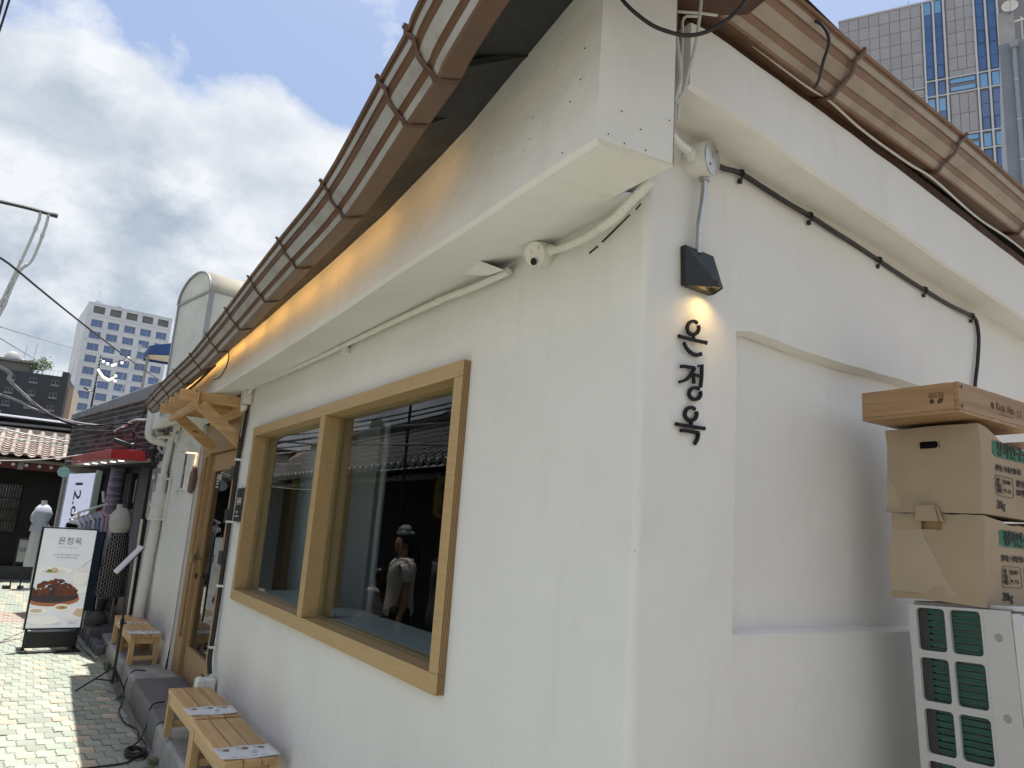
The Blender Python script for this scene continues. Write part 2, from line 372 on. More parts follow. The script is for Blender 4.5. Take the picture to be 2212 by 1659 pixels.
def paver_mb(mb, cx, cy, m, dz=0.0):
    ring = []; g_ = .0024; n = 6
    def wav(t): return .010*math.sin(2*PI*t)
    hx, hy = PW/2-g_, PD/2-g_
    for i in range(n): t = i/n; ring.append((-hx+2*hx*t, -hy+wav(t)))
    for i in range(3): t = i/3; ring.append((hx+.006*math.sin(2*PI*t), -hy+2*hy*t))
    for i in range(n): t = 1-i/n; ring.append((-hx+2*hx*t, hy+wav(t)))
    for i in range(3): t = 1-i/3; ring.append((-hx+.006*math.sin(2*PI*t), -hy+2*hy*t))
    k = len(ring)
    vs = [(cx+x, cy+y, -.005) for x, y in ring] + [(cx+x, cy+y, .0+dz-.003) for x, y in ring] + [(cx+x*.95, cy+y*.955, .0+dz) for x, y in ring]
    fs = [tuple(range(2*k, 3*k))]
    for i in range(k):
        j = (i+1) % k; fs.append((i, j, k+j, k+i)); fs.append((k+i, k+j, 2*k+j, 2*k+i))
    mb.add(vs, fs, m)
def paver_kind(ix, iy):
    if 12.2 < iy*PD < 13.6 and (ix*PW) < .32: return 2 if iy % 2 else 0
    return 1 if (iy % 2 == 0 and (ix + (iy//9)) % 3 == 0 and random.random() > .1) else 0
protos = []
for k_, m_ in enumerate((GREEN, CREAM, PINKP)):
    mb = MB(); paver_mb(mb, 0, 0, 0); protos.append((mb, m_))
shown = 0; stuffp = MB(); pm = {}
cells = [(ix, iy) for iy in [*range(36, 150), *range(-14, 36)] for ix in range(-18, 9)]
def in_front(ix, iy): x, y = ix*PW, iy*PD; return -.05*y+.12 < x and 5.2 < y < 10.4
for ix, iy in cells:
    cx, cy = ix*PW-.02+(.0 if iy % 2 else .5*PW)+nz3(iy*.3, 3)*.006, iy*PD
    kind = paver_kind(ix, iy); dz = random.uniform(-.003, .002)
    if cx > 1.0: continue
    if in_front(ix, iy) and shown < 290:
        if kind not in pm:
            o = protos[kind][0].build('paver', protos[kind][1], pavement, smooth=0); o.location = (cx, cy, dz); pm[kind] = o
        else:
            o = instance(pm[kind], 'paver', pavement, (cx, cy, dz)); o.rotation_euler = (random.uniform(-.012, .012), random.uniform(-.02, .02), random.uniform(-.01, .01))
        shown += 1
    else: paver_mb(stuffp, cx, cy, kind, dz)
stuffp.build('paver_field', [GREEN, CREAM, PINKP], pavement, smooth=0, stuff=True)
# concrete step along the wall
CONC = mat('step_concrete', (.42, .415, .395), .85, var=.35, vscale=5, bump=.5, bscale=26, bdist=.01, dirt=(.13, .125, .12), damt=.6, dscale=2.6)
CONCD = mat('dark_step_stone', (.175, .175, .18), .6, var=.35, vscale=8, bump=.35, bscale=18, bdist=.01, dirt=(.24, .23, .22), damt=.5, dscale=4)
step = thing('step', None, None, (1.1, 6, 0)); step['kind'] = 'structure'
def slab(y0, y1, z, m, x0=.985, name='slab'):
    mb = MB(); n = 10; vs = []; fs = []
    for i in range(n+1):
        y = y0+(y1-y0)*i/n; w = nz3(y*2.1, 5)*.012; zz = z+nz3(y*1.7, 9)*.006
        vs += [(x0-.006+w, y, -.02), (x0+w, y, zz-.02), (x0+.022+w, y, zz), (1.42, y, zz+.004), (1.42, y, -.02)]
    for i in range(n):
        for j in range(4): fs.append((i*5+j, (i+1)*5+j, (i+1)*5+j+1, i*5+j+1))
    fs += [(4, 3, 2, 1, 0), tuple(n*5+j for j in range(5))]
    fs = [tuple(reversed(f)) for f in fs]
    mb.add(vs, fs); return mb.build(name, m, step)
slab(1.2, 5.80, .185, CONC); slab(5.803, 7.22, .2, CONCD); slab(7.223, 8.62, .205, CONC); slab(8.623, 9.6, .16, CONC, 1.0)
slab(9.603, 10.3, .14, CONC, 1.0); slab(10.303, 14.2, .18, CONCD, .86)
kerb = MB()
for i in range(9):
    y0 = 9.62+i*.22; kerb.box(.90-i*.012, .985-i*.012, y0, y0+.205, -.02, .10+random.uniform(-.01, .01))
kerb.build('kerb_stone', CONCD, step, bevel=.008)
# dirt strip between paving and step
ds = MB(); n = 60; vs = []; fs = []
for i in range(n+1):
    y = 2+i*.19; vs += [(.93+nz3(y*3, 1)*.035, y, .0005), (.965, y, .012+nz3(y*4, 2)*.008), (1.0, y, .02)]
for i in range(n):
    for j in range(2): fs.append((i*3+j, i*3+j+1, (i+1)*3+j+1, (i+1)*3+j))
ds.add(vs, fs); tag(ds.build('dirt_strip', mat('dry_dirt', (.24, .215, .175), .95, var=.4, vscale=20, bump=.6, bscale=60, bdist=.01)), None, kind='structure')

# ================================================================== THE WHITE RESTAURANT
house = thing('restaurant_house', 'low white plastered restaurant with brown eave gutters and a wide wood-framed window', 'house', (XW, CY, 0))
HOLES = [(2.385, 5.435, 1.065, 2.215), (5.86, 7.58, .0, 2.44)]            # window, door (y0,y1,z0,z1)
REC = (.42, 1.95, 1.372, 2.285)                                          # niche on the right wall (s0,s1,z0,z1)
YE = 9.4
def edges(a, b, st, must):
    m = sorted({a, b, *[q for q in must if a < q < b]}); out = []
    for p, q in zip(m, m[1:]):
        k = max(1, round((q-p)/st)); out += [p+(q-p)*i/k for i in range(k)]
    return out+[m[-1]]
ZS = edges(-.05, 2.9, .07, [HOLES[0][2], HOLES[0][3], HOLES[1][3], REC[2], REC[3], 2.5, 2.56])
path = []                                                                # (point, normal, tag)
for y in reversed(edges(CY+.022, YE, .075, [h[0] for h in HOLES]+[h[1] for h in HOLES])): path.append((V(XW, y, 0), V(-1, 0, 0), ('L', y)))
rc = .022; cc = V(XW+rc, CY+.022, 0)
for i in range(1, 5):
    a = PI + (PI/2-.0+A2)*i/5; path.append((cc+V(math.cos(a), math.sin(a), 0)*rc, V(math.cos(a), math.sin(a), 0), ('C', 0)))
for s_ in edges(.03, 4.6, .075, [REC[0], REC[1]]): path.append((RW(s_, 0), NR, ('R', s_)))
def wall_disp(p, z, n):
    q = p+UZ*z
    d = nz3(q.x*1.7+q.y*1.7, q.z*1.9, .3)*.010 + nz3(q.x*6+q.y*6, q.z*6, 4)*.0035
    return d
mb = MB(); NZ = len(ZS)
for p, n, (k, u) in path:
    for z in ZS:
        d = wall_disp(p, z, n)
        if k == 'L':
            for h in HOLES:
                if h[0]-.02 <= u <= h[1]+.02 and h[2]-.02 <= z <= h[3]+.02: d *= .15
            if z < .62: d += .035*(1-z/.62)**2
        if k == 'C': d += .006*nz3(3, z*7)+.004*nz3(8, z*22)
        zz = z
        if k == 'R' and abs(z-REC[3]) < 1e-6 and u > REC[0]-.09:
            zz = z - .02*max(0, min(1, (.05-(u-REC[0]))/.05)) + max(0, min(1, (u-.85)/.9))*.045-.008 + nz3(u*5, 2)*.006
        if k == 'R' and abs(z-REC[2]) < 1e-6: zz = z+nz3(u*4, 7)*.005-.012*(u-.4)
        q = p+n*d
        if k == 'R' and abs(u-REC[0]) < 1e-6 and REC[2] < z < REC[3]: q = q+TR*nz3(z*4, 3)*.004
        mb.v.append(V(q.x, q.y, zz))
for i in range(len(path)-1):
    (pa, na, (ka, ua)), (pb, nb, (kb, ub)) = path[i], path[i+1]
    for j in range(NZ-1):
        zm = (ZS[j]+ZS[j+1])/2; um = (ua+ub)/2
        if ka == kb == 'L' and any(h[0] < um < h[1] and h[2] < zm < h[3] for h in HOLES): continue
        if ka == kb == 'R' and REC[0] < um < REC[1] and REC[2] < zm < REC[3]: continue
        mb.f.append((i*NZ+j, (i+1)*NZ+j, (i+1)*NZ+j+1, i*NZ+j+1)); mb.m.append(0)
# niche reveals and back, taken from the rim vertices so the edges meet
def rim(pi, zj): return mb.v[pi*NZ+zj].copy()
ri = [i for i, q in enumerate(path) if q[2][0] == 'R' and REC[0]-1e-6 <= q[2][1] <= REC[1]+1e-6]; rj = [j for j, z in enumerate(ZS) if REC[2]-1e-6 <= z <= REC[3]+1e-6]
loop = [rim(i, rj[0]) for i in ri]+[rim(ri[-1], j) for j in rj[1:]]+[rim(i, rj[-1]) for i in reversed(ri[:-1])]+[rim(ri[0], j) for j in reversed(rj[1:-1])]
cen = sum(loop, V(0, 0, 0))/len(loop); DEP = .042
l2 = [p-NR*.010+(cen-p).normalized()*.004 for p in loop]; l3 = [p-NR*DEP+(cen-p).normalized()*.014 for p in loop]
k = len(loop); o_ = len(mb.v); mb.v += loop+l2+l3
for a in range(2):
    for i in range(k): j = (i+1) % k; mb.f.append((o_+a*k+i, o_+a*k+j, o_+(a+1)*k+j, o_+(a+1)*k+i)); mb.m.append(0)
# niche back as a grid
bk = len(mb.v); nb_ = 24
for a in range(nb_+1):
    for b in range(nb_+1):
        s_ = REC[0]-.03+(REC[1]-REC[0]+.06)*a/nb_; z = REC[2]-.06+(REC[3]-REC[2]+.14)*b/nb_
        mb.v.append(RW(s_, z, -DEP+nz3(s_*2.2, z*2.2)*.004))
for a in range(nb_):
    for b in range(nb_): mb.f.append((bk+a*(nb_+1)+b, bk+(a+1)*(nb_+1)+b, bk+(a+1)*(nb_+1)+b+1, bk+a*(nb_+1)+b+1)); mb.m.append(0)
mb.build('wall', PLASTER, house, smooth=170)
# door reveal on the far side, and the far/back walls that close the volume
mb = MB()
mb.box(XW+.006, XW+.14, 7.58, 7.60, .0, 2.44); mb.build('door_reveal', PLASTER, house)
mb = MB(); mb.box(XW+.006, XW+.14, 5.84, 5.86, .0, 2.44); mb.build('door_reveal', PLASTER, house)
mb = MB(); mb.box(XW+.006, 5.9, YE-.15, YE, -.05, 2.9); mb.build('wall', PLASTER, house)
mb = MB(); mb.box(5.8, 5.9, 1.9, YE-.151, -.05, 2.9); mb.build('wall', PLASTER, house)
# interior, dim
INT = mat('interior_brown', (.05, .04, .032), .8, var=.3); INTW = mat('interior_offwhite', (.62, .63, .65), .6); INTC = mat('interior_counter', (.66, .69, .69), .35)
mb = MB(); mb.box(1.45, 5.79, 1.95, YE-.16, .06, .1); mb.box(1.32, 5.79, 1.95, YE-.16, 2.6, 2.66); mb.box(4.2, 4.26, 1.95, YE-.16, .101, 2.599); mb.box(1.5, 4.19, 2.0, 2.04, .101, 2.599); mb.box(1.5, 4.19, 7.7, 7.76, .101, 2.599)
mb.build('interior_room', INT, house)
mb = MB(); mb.box(1.376, 1.74, 2.436, 3.89, 1.06, 1.1175); mb.box(1.376, 1.74, 3.97, 5.388, 1.06, 1.1175); mb.build('inner_sill', INTC, house, bevel=.004)
mb = MB(); mb.box(1.745, 1.775, 5.30, 5.78, 1.0, 2.3); mb.box(1.86, 1.89, 6.2, 7.6, .9, 2.5); mb.build('partition', mat('interior_pale_panel', (.80, .83, .87), .4), house)  # farther panel is added to make the left pane look pale and hazy
mb = MB(); mb.box(1.74, 1.80, 5.95, 6.15, .9, 2.5); mb.box(1.56, 1.64, 4.36, 4.52, 1.118, 2.3); mb.build('inner_post', MAPLE['Z'], house)
mb = MB(); mb.box(2.0, 2.06, 4.88, 5.70, .2, 2.35); mb.build('partition', mat('interior_grey_panel', (.42, .41, .40), .5), house)
mb = MB(); mb.box(1.995, 2.01, 4.72, 4.79, .2, 2.3); mb.build('inner_post', INTW, house)

# the boxed, plastered eave beams
XO = [(1.22, .956), (4.07, 1.016), (6.2, 1.03), (9.4, 1.04)]
ZT = [(1.2, 2.985), (1.36, 2.955), (1.7, 2.905), (2.2, 2.905), (3.0, 2.925), (3.8, 2.93), (4.8, 2.90), (6.0, 2.83), (9.4, 2.80)]
ys = edges(1.238, YE, .09, [1.428, 1.432]); mb = MB(); rows = []
for y in ys:
    xo = interp(XO, y); zt = interp(ZT, y)+nz3(y*2.6, 4)*.012+nz3(y*9, 4)*.004; w = nz3(y*1.4, 2)*.006; zb = 2.5+nz3(y*1.9, 8)*.005
    zj = 2.547+max(0, y-4)*.008
    xr = 1.176 if y < 1.43 else 1.315; zr = zb+.004 if y < 1.43 else zj
    rows.append([V(xr, y, zr+.006 if y >= 1.43 else zr), V(xr-.03, y, zr), V((xo+xr)/2, y, (zb+zr)/2-.003), V(xo+.012+w, y, zb), V(xo+w, y, zb+.012), V(xo+w*1.5, y, (zb+zt)/2), V(xo+w, y, zt), V(xo+.03, y, zt+.015)])
for r in rows: mb.v += r
nr = len(rows[0])
for i in range(len(rows)-1):
    for j in range(nr-1): mb.f.append((i*nr+j, (i+1)*nr+j, (i+1)*nr+j+1, i*nr+j+1)); mb.m.append(0)
mb.f = [tuple(reversed(f)) for f in mb.f]
# end face and return of the beam at the corner
r0 = rows[0]; e1 = V(1.176, 1.208, 2.5); e2 = V(1.172, 1.208, 2.975)
pf = [r0[4], r0[5], r0[6], e2, e1+V(-.004, 0, .010)]
mb.add([V(p) for p in pf], [(4, 3, 2, 1, 0)])
mb.add([r0[4], r0[3], r0[2], r0[1], r0[0], e1+V(0, 0, .004), e1+V(-.004, 0, .010)], [(0, 1, 2, 3, 4, 5, 6)])
mb.add([e1+V(0, 0, .004), V(1.178, 1.46, 2.505), V(1.178, 1.46, 2.975), e2+V(.003, 0, 0)], [(0, 1, 2, 3)])
mb.build('eave_beam', PLASTER, house, smooth=40)
A3 = rad(6.9); T3 = V(math.cos(A3), math.sin(A3), 0); N3 = V(math.sin(A3), -math.cos(A3), 0)
def RB(s, z, off=0.0): return V(1.293, 1.276, 0)+T3*s+UZ*z+N3*off
mb = MB(); rows = []
for s_ in edges(0, 4.4, .09, []):
    w = nz3(s_*1.6, 12)*.005; zb = 2.803+nz3(s_*2.1, 15)*.004; zt = interp([(0, 2.998), (.1, 3.016), (.65, 3.042), (1.22, 3.062), (2.7, 3.09), (4.4, 3.11)], s_)+nz3(s_*5, 3)*.006
    rows.append([RB(s_, zb+.012, -.24), RB(s_, zb+.006, -.16), RB(s_, zb-.002, -.08), RB(s_, zb, -.010), RB(s_, zb+.010, w), RB(s_, (zb+zt)/2, w*1.4), RB(s_, zt, w), RB(s_, zt+.01, -.04)])
nr = len(rows[0])
for r in rows: mb.v += r
for i in range(len(rows)-1):
    for j in range(nr-1): mb.f.append((i*nr+j, (i+1)*nr+j, (i+1)*nr+j+1, i*nr+j+1)); mb.m.append(0)
r0 = rows[0]; mb.add([q.copy() for q in r0[2:]], [(0, 1, 2, 3, 4, 5)])
mb.build('eave_beam', PLASTER, house, smooth=40)
# timber eave board on top of the right beam
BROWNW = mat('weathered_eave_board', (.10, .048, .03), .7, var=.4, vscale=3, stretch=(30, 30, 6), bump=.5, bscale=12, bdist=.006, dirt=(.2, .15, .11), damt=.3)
mb = MB()
for s_ in edges(-.06, 4.3, .18, [])[:-1]:
    zt = interp([(0, 3.0), (.65, 3.044), (1.22, 3.064), (2.7, 3.092), (4.4, 3.112)], s_+.09)
    mb.obox(RB(s_, zt-.004, -.012+nz3(s_*4, 1)*.004), T3*.179, UZ*.058, -N3*.03)
mb.build('eave_board', BROWNW, house)
# roof: shallow tiled slopes behind the gutters
ROOFT = mat('dark_clay_tile', (.045, .045, .047), .75, var=.4, vscale=8, bump=.4, bscale=30)
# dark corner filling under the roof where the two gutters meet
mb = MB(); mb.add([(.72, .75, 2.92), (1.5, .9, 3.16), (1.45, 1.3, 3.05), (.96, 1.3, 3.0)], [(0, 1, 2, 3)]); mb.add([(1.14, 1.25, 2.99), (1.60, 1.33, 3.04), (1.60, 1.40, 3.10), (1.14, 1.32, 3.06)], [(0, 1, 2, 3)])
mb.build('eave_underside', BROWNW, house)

# gutters: eight-edged pressed profile, swept along the curved eave
PROF = [(.098, .100, 0), (.104, .106, 0), (.094, .104, 0), (.088, .094, 1), (.080, .080, 1), (.0735, .080, 0), (.066, .066, 0), (.0615, .062, 1), (.034, .036, 1), (.029, .036, 0), (.020, .024, 0), (.016, .021, 1), (.004, .004, 1), (-.002, 0, 0), (-.068, .024, 0), (-.074, .034, 0), (-.078, .095, 0)]
def gutter(path, name, bracket_at, sc=1.0, mats=None):
    """path: list of (elbow point, outward normal)"""
    mb = MB(); k = len(PROF)
    for p, n in path:
        for h, v, m in PROF: mb.v.append(V(p)+V(n)*h*sc+UZ*v*sc)
    for i in range(len(path)-1):
        for j in range(k-1): mb.f.append((i*k+j, i*k+j+1, (i+1)*k+j+1, (i+1)*k+j)); mb.m.append(PROF[j+1][2] if PROF[j][2] else 0)
    g_ = mb.build(name, mats or [GUT_B, GUT_L], house, smooth=25)
    so = g_.modifiers.new('sheet', 'SOLIDIFY'); so.thickness = .003; so.offset = 0
    STR = [(.106, .112), (.100, .112), (.097, .102), (.090, .091), (.078, .080), (.072, .060), (.058, .048), (.040, .040), (.030, .026), (.014, .012), (.004, -.003), (-.03, .004), (-.066, .017), (-.080, .028)]
    for q in bracket_at:
        for i in range(len(path)-1):
            a, b = path[i][0], path[i+1][0]
            if min(a[q[1]], b[q[1]]) <= q[0] <= max(a[q[1]], b[q[1]]): break
        t = (q[0]-a[q[1]])/(b[q[1]]-a[q[1]]); p = V(a).lerp(V(b), t); n = V(path[i][1]); d = (V(b)-V(a)).normalized()
        mb = MB(); c = [p+n*(h*sc)+UZ*(v*sc)+n*.006 for h, v in STR]; w = .009
        for j, pt in enumerate(c):
            nn = (UZ*.45+n).normalized()*.004 if j < 10 else -UZ*.004
            sh = d*(.010*math.sin(j*1.1))if 1 < j < 9 else V(0, 0, 0)
            mb.v += [pt-d*w+sh, pt-d*w*.6+nn+sh, pt+nn*.45+sh, pt+d*w*.6+nn+sh, pt+d*w+sh]
        for j in range(len(c)-1):
            for e in range(4): mb.f.append((j*5+e, j*5+e+1, (j+1)*5+e+1, (j+1)*5+e)); mb.m.append(0)
        o = mb.build('gutter_bracket', BRACKET, g_, smooth=50); so = o.modifiers.new('sheet', 'SOLIDIFY'); so.thickness = .004
    return g_
_ly = [.80, 1.20, 1.756, 1.858, 2.087, 2.778, 3.409, 3.997, 4.666, 5.359, 6.106, 6.89, 7.767, 9.30]
_lx = [.615, .660, .698, .709, .721, .776, .782, .794, .819, .840, .864, .867, .877, .915]
_lz = [3.33, 3.20, 3.08, 3.05, 3.01, 2.935, 2.89, 2.86, 2.84, 2.82, 2.81, 2.80, 2.797, 2.795]
_k = [.84, .84, .84, .84, .845, .86, .88, .90, .915, .925, .93, .935, .94, .945]       # the eave hangs lower than the beam top
lipx = [a*k for a, k in zip(_lx, _k)]; lipy = [a*k for a, k in zip(_ly, _k)]; lipz = [1.6+(a-1.6)*k for a, k in zip(_lz, _k)]
lp = catmull([V(x, y, z) for x, y, z in zip(lipx, lipy, lipz)], 4)
GSC = .92
path = [(p+V(.104, 0, -.106)*GSC, V(-1, 0, 0)) for p in lp]
gl = gutter(path, 'gutter', [(y, 1) for y in lipy[3:13]]+[(8.05, 1), (8.75, 1)], GSC)
mb = MB(); p, n = path[-1]; mb.add([V(p)+V(n)*h*GSC+UZ*v*GSC+V(0, .004, 0) for h, v, m in PROF], [tuple(range(len(PROF)))]); mb.build('gutter_end_cap', GUT_B, gl)
# soffit: black-stained boards rising from the gutter to the beam top
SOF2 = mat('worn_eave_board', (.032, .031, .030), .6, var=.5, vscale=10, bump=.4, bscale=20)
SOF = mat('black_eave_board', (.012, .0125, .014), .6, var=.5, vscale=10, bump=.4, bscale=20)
GY = [(p.y, p) for p, n in path]
def gut_at(y):
    for (a, p), (b, q) in zip(GY, GY[1:]):
        if y <= b: return p.lerp(q, max(0, (y-a)/(b-a)))
    return GY[-1][1]
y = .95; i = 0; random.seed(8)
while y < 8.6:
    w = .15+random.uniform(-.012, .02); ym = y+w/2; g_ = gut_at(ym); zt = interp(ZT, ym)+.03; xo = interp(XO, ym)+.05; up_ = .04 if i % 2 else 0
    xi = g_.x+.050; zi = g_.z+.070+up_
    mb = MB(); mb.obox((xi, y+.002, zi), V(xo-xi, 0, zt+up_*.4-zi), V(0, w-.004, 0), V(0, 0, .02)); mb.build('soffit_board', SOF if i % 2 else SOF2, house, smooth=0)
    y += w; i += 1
mb = MB(); vs = []; RY = [.9, 1.3, 1.9, 2.6, 3.5, 5, 7, 8.75]
for q in RY:
    g_ = gut_at(q); a_ = V(g_.x+.02, q, g_.z+.075); yr = max(q, 2.6); vs += [a_, V(1.3, max(q, 1.15), a_.z+(1.3-a_.x)*.42), V(3.4, max(q, 3.2), a_.z*.5+1.9)]
mb.add(vs, [(i*3+j, i*3+j+1, (i+1)*3+j+1, (i+1)*3+j) for i in range(len(RY)-1) for j in range(2)])
mb.add([vs[1], V(5.9, 1.75, 3.26), vs[2], V(5.9, 8.75, 3.0), vs[-1]], [(0, 1, 2), (2, 1, 3, 4)])
mb.build('roof', ROOFT, house)
rs = [(-.45, 3.02, .03), (-.1, 3.03, .04), (.3, 3.045, .045), (.66, 3.061, .05), (1.5, 3.125, .05), (2.44, 3.167, .05), (3.4, 3.2, .05), (4.3, 3.22, .05)]
path2 = [(p, N3) for p in catmull([RB(s_, z, off) for s_, z, off in rs], 4)]
gutter(path2, 'gutter', [(RB(s_, 0, 0).x, 0) for s_ in (.665, 1.50, 2.43, 3.3)], 1.04, [GUT_B2, GUT_L2])

# ---- the big window
win = MB()
y0, y1, z0, z1 = 2.368, 5.452, 1.05, 2.232; xf, xb = 1.268, 1.43
win.box(xf, xb, y0, y1, z1-.062, z1); win.box(xf, xb, y0, y1, z0, z0+.068)
win.box(xf+.0005, xb, y0, y0+.066, z0+.069, z1-.063); win.box(xf+.0005, xb, y1-.062, y1, z0+.069, z1-.063); win.box(xf+.001, xb, 3.892, 3.968, z0+.069, z1-.063)
window = win.build('window', MAPLE['Y'], house, bevel=.002)
for a, b in ((y0+.066, 3.892), (3.968, y1-.062)):
    mb = MB(); mb.box(1.352, 1.358, a+.001, b-.001, z0+.068, z1-.062); mb.build('glass_pane', GLASS, window, smooth=0)
    mb = MB(); e = .012
    for q in ((a+.001, b-.001, z0+.0685, z0+.0685+e), (a+.001, b-.001, z1-.0625-e, z1-.0625)): mb.box(1.359, 1.375, *q)
    for q in ((a+.001, a+.001+e, z0+.069+e, z1-.063-e), (b-.001-e, b-.001, z0+.069+e, z1-.063-e)): mb.box(1.359, 1.375, *q)
    mb.build('glazing_bead', MAPLE['Z'], window, smooth=0)
mb = MB()
for i in range(5): mb.box(xf+.004+i*.0062, xf+.007+i*.0062, y0-.0012, y0+.0002, z0+.004, z1-.004)
mb.build('plywood_edge', mat('plywood_dark_ply', (.20, .115, .055), .7), window, smooth=0)

# ---- entrance: veneer surround, door leaf, slot pull
door = MB()
door.box(1.33, 1.42, 5.861, 6.13, .2, 2.44); door.box(1.33, 1.42, 6.131, 7.579, 2.152, 2.44); door.box(1.335, 1.42, 7.262, 7.30, .2, 2.1515); door.box(1.335, 1.42, 7.44, 7.579, .2, 2.1515)
door.box(1.395, 1.42, 7.301, 7.439, .52, 2.125); door.box(1.335, 1.42, 7.301, 7.439, .2, .519); door.box(1.335, 1.42, 7.301, 7.439, 2.126, 2.1515)
dsur = door.build('door_surround', DOORWOOD, house, bevel=.002)
leaf = MB()
leaf.box(1.372, 1.412, 6.135, 6.40, .215, 2.145); leaf.box(1.372, 1.412, 7.19, 7.258, .215, 2.145); leaf.box(1.3725, 1.412, 6.401, 7.189, .215, .47); leaf.box(1.3725, 1.412, 6.401, 7.189, 1.99, 2.145)
leafo = leaf.build('door', DOORWOOD, house, bevel=.003)
mb = MB(); mb.box(1.394, 1.400, 6.402, 7.188, .471, 1.989); mb.build('glass_pane', glass_mat('door_glass', (.5, .5, .5), 1.75), leafo, smooth=0)
for z in (1.95, 1.60, 1.27, .32): mb = MB(); mb.box(1.366, 1.3715, 6.33, 6.46, z-.055, z+.055); mb.build('hinge', BLACK, leafo, bevel=.002)
mb = MB(); BRONZE = mat('bronze_handle', (.34, .26, .16), .35, .8)
mb.tube([(1.371, 7.215, 1.215), (1.325, 7.215, 1.215)], .011, 10); mb.box(1.300, 1.325, 7.19, 7.245, 1.18, 1.25); mb.tube([(1.371, 7.13, 1.215), (1.34, 7.13, 1.215)], .009, 10); mb.build('handle', BRONZE, leafo, bevel=.003)
mb = MB(); mb.lathe((1.3715, 7.22, 1.06), [(.021, 0), (.021, .014), (.014, .02)], 14, ax=(-1, 0, 0)); mb.build('lock', BLACK, leafo)
mb = MB(); text_mb('온정옥', .075, (1.393, 7.10, 1.90), (0, -1, 0), UZ, mb=mb, bold=.001)
for i in range(2): text_mb('OPEN 11:00', .022, (1.393, 7.10, 1.87-.03*i), (0, -1, 0), UZ, mb=mb)
mb.build('door_lettering', mat('white_vinyl', (.75, .75, .73), .5), leafo, smooth=0)

# ---- small side window beyond the door
sw = MB()
sw.box(1.262, 1.30, 8.04, 8.56, 2.235, 2.262); sw.box(1.270, 1.30, 8.50, 8.56, 1.80, 2.2345); sw.box(1.275, 1.31, 8.07, 8.10, 1.82, 2.2345); sw.box(1.275, 1.31, 8.27, 8.295, 1.82, 2.2345); sw.box(1.275, 1.31, 8.101, 8.269, 1.82, 1.845)
swo = sw.build('window', WHITEP, house, bevel=.003)
mb = MB(); mb.box(1.282, 1.286, 8.101, 8.269, 1.846, 2.234); mb.build('glass_pane', mat('dark_window_glass', (.03, .033, .035), .08), swo, smooth=0)
mb = MB(); mb.box(1.286, 1.292, 8.296, 8.499, 1.83, 2.234); mb.build('shutter_panel', WHITEP, swo, smooth=0)
# ================================================================== FIXTURES ON THE HOUSE
# eave light strip tucked behind the gutter
LEDM = mat('warm_led_tape', (.9, .8, .6), .5, emit=(1.0, .55, .16), estr=.8)
led = thing('led_strip', 'warm glowing light strip tucked behind the long gutter above the door and window', 'light strip', (.93, 5, 2.86))
def ledp(y): g_ = gut_at(y); return V(g_.x+.082, y, g_.z+.082)
mb = MB(); LY = [1.95+i*.5 for i in range(13)]
mb.tube([ledp(y) for y in LY], .004, 6); mb.build('tape', LEDM, led)
LED_POWER = .165
for i in range(12):
    a, b = ledp(LY[i]), ledp(LY[i+1]); ld = bpy.data.lights.new('led_light', 'AREA'); ld.shape = 'RECTANGLE'; ld.size = (b-a).length; ld.size_y = .025; ld.energy = LED_POWER*(.4 if i == 0 else .75 if i == 1 else 1)*(1-.035*i); ld.color = (1.0, .50, .11)
    lo = bpy.data.objects.new('led_light', ld); COL.objects.link(lo); lo.parent = led
    c = (a+b)/2+V(.006, 0, .002); z_ = -V(.97, 0, .05).normalized(); x_ = (b-a).normalized(); y_ = z_.cross(x_).normalized(); x_ = y_.cross(z_)
    lo.matrix_local = Matrix.Translation(c-ORG[led.name]) @ Matrix((x_, y_, z_)).transposed().to_4x4()

# wedge wall lamp on the right wall
lamp = thing('wall_lamp', 'lit black wedge-shaped wall lamp on the right wall above the black lettering', 'wall lamp', RW(.22, 2.32))
def LP(s, z, o): return RW(.151+s*math.cos(.06)-(z)*.05, 2.328+z+s*.03, o+.003)
W_, H_ = .130, .118
A_, B_, T1, T2 = LP(0, 0, 0), LP(W_, 0, 0), LP(0, H_, 0), LP(W_, H_, 0)
A1, B1, S1, S2 = LP(0, 0, .018), LP(W_, 0, .018), LP(0, H_, .018), LP(W_, H_, .018)
D_, C_ = LP(W_*.84, .010, .055), LP(W_, .012, .050)
mb = MB(); mb.add([A_, B_, T1, T2, A1, B1, S1, S2, D_, C_], [(2, 3, 7, 6), (0, 2, 6, 4), (3, 1, 5, 7), (4, 6, 8), (6, 7, 9, 8), (7, 5, 9)])
# bottom rim
cb_ = (A_+B_+C_+D_)/4; inner = [q.lerp(cb_, .16)+UZ*.001 for q in (A1, D_, C_, B1)]; outer = [A_, D_, C_, B_]
up_ = [q+UZ*.02 for q in inner]
mb.add(outer+inner+up_, [(0, 4, 5, 1), (1, 5, 6, 2), (2, 6, 7, 3), (3, 7, 4, 0), (4, 8, 9, 5), (5, 9, 10, 6), (6, 10, 11, 7), (7, 11, 8, 4)])
mb.build('lamp_housing', BLACK, lamp, smooth=0, bevel=.0012)
mb = MB(); mb.add(up_, [(0, 1, 2, 3)]); mb.build('lamp_lens', mat('warm_lens', (.9, .8, .6), .4, emit=(1.0, .70, .30), estr=2.6), lamp, smooth=0)
sp = bpy.data.lights.new('lamp_light', 'SPOT'); sp.energy = .55; sp.color = (1, .62, .18); sp.spot_size = rad(150); sp.spot_blend = .9; sp.shadow_soft_size = .02
so_ = bpy.data.objects.new('lamp_light', sp); COL.objects.link(so_); so_.parent = lamp; so_.location = cb_+UZ*.004+NR*.012-ORG[lamp.name]; so_.rotation_euler = (0, 0, 0)
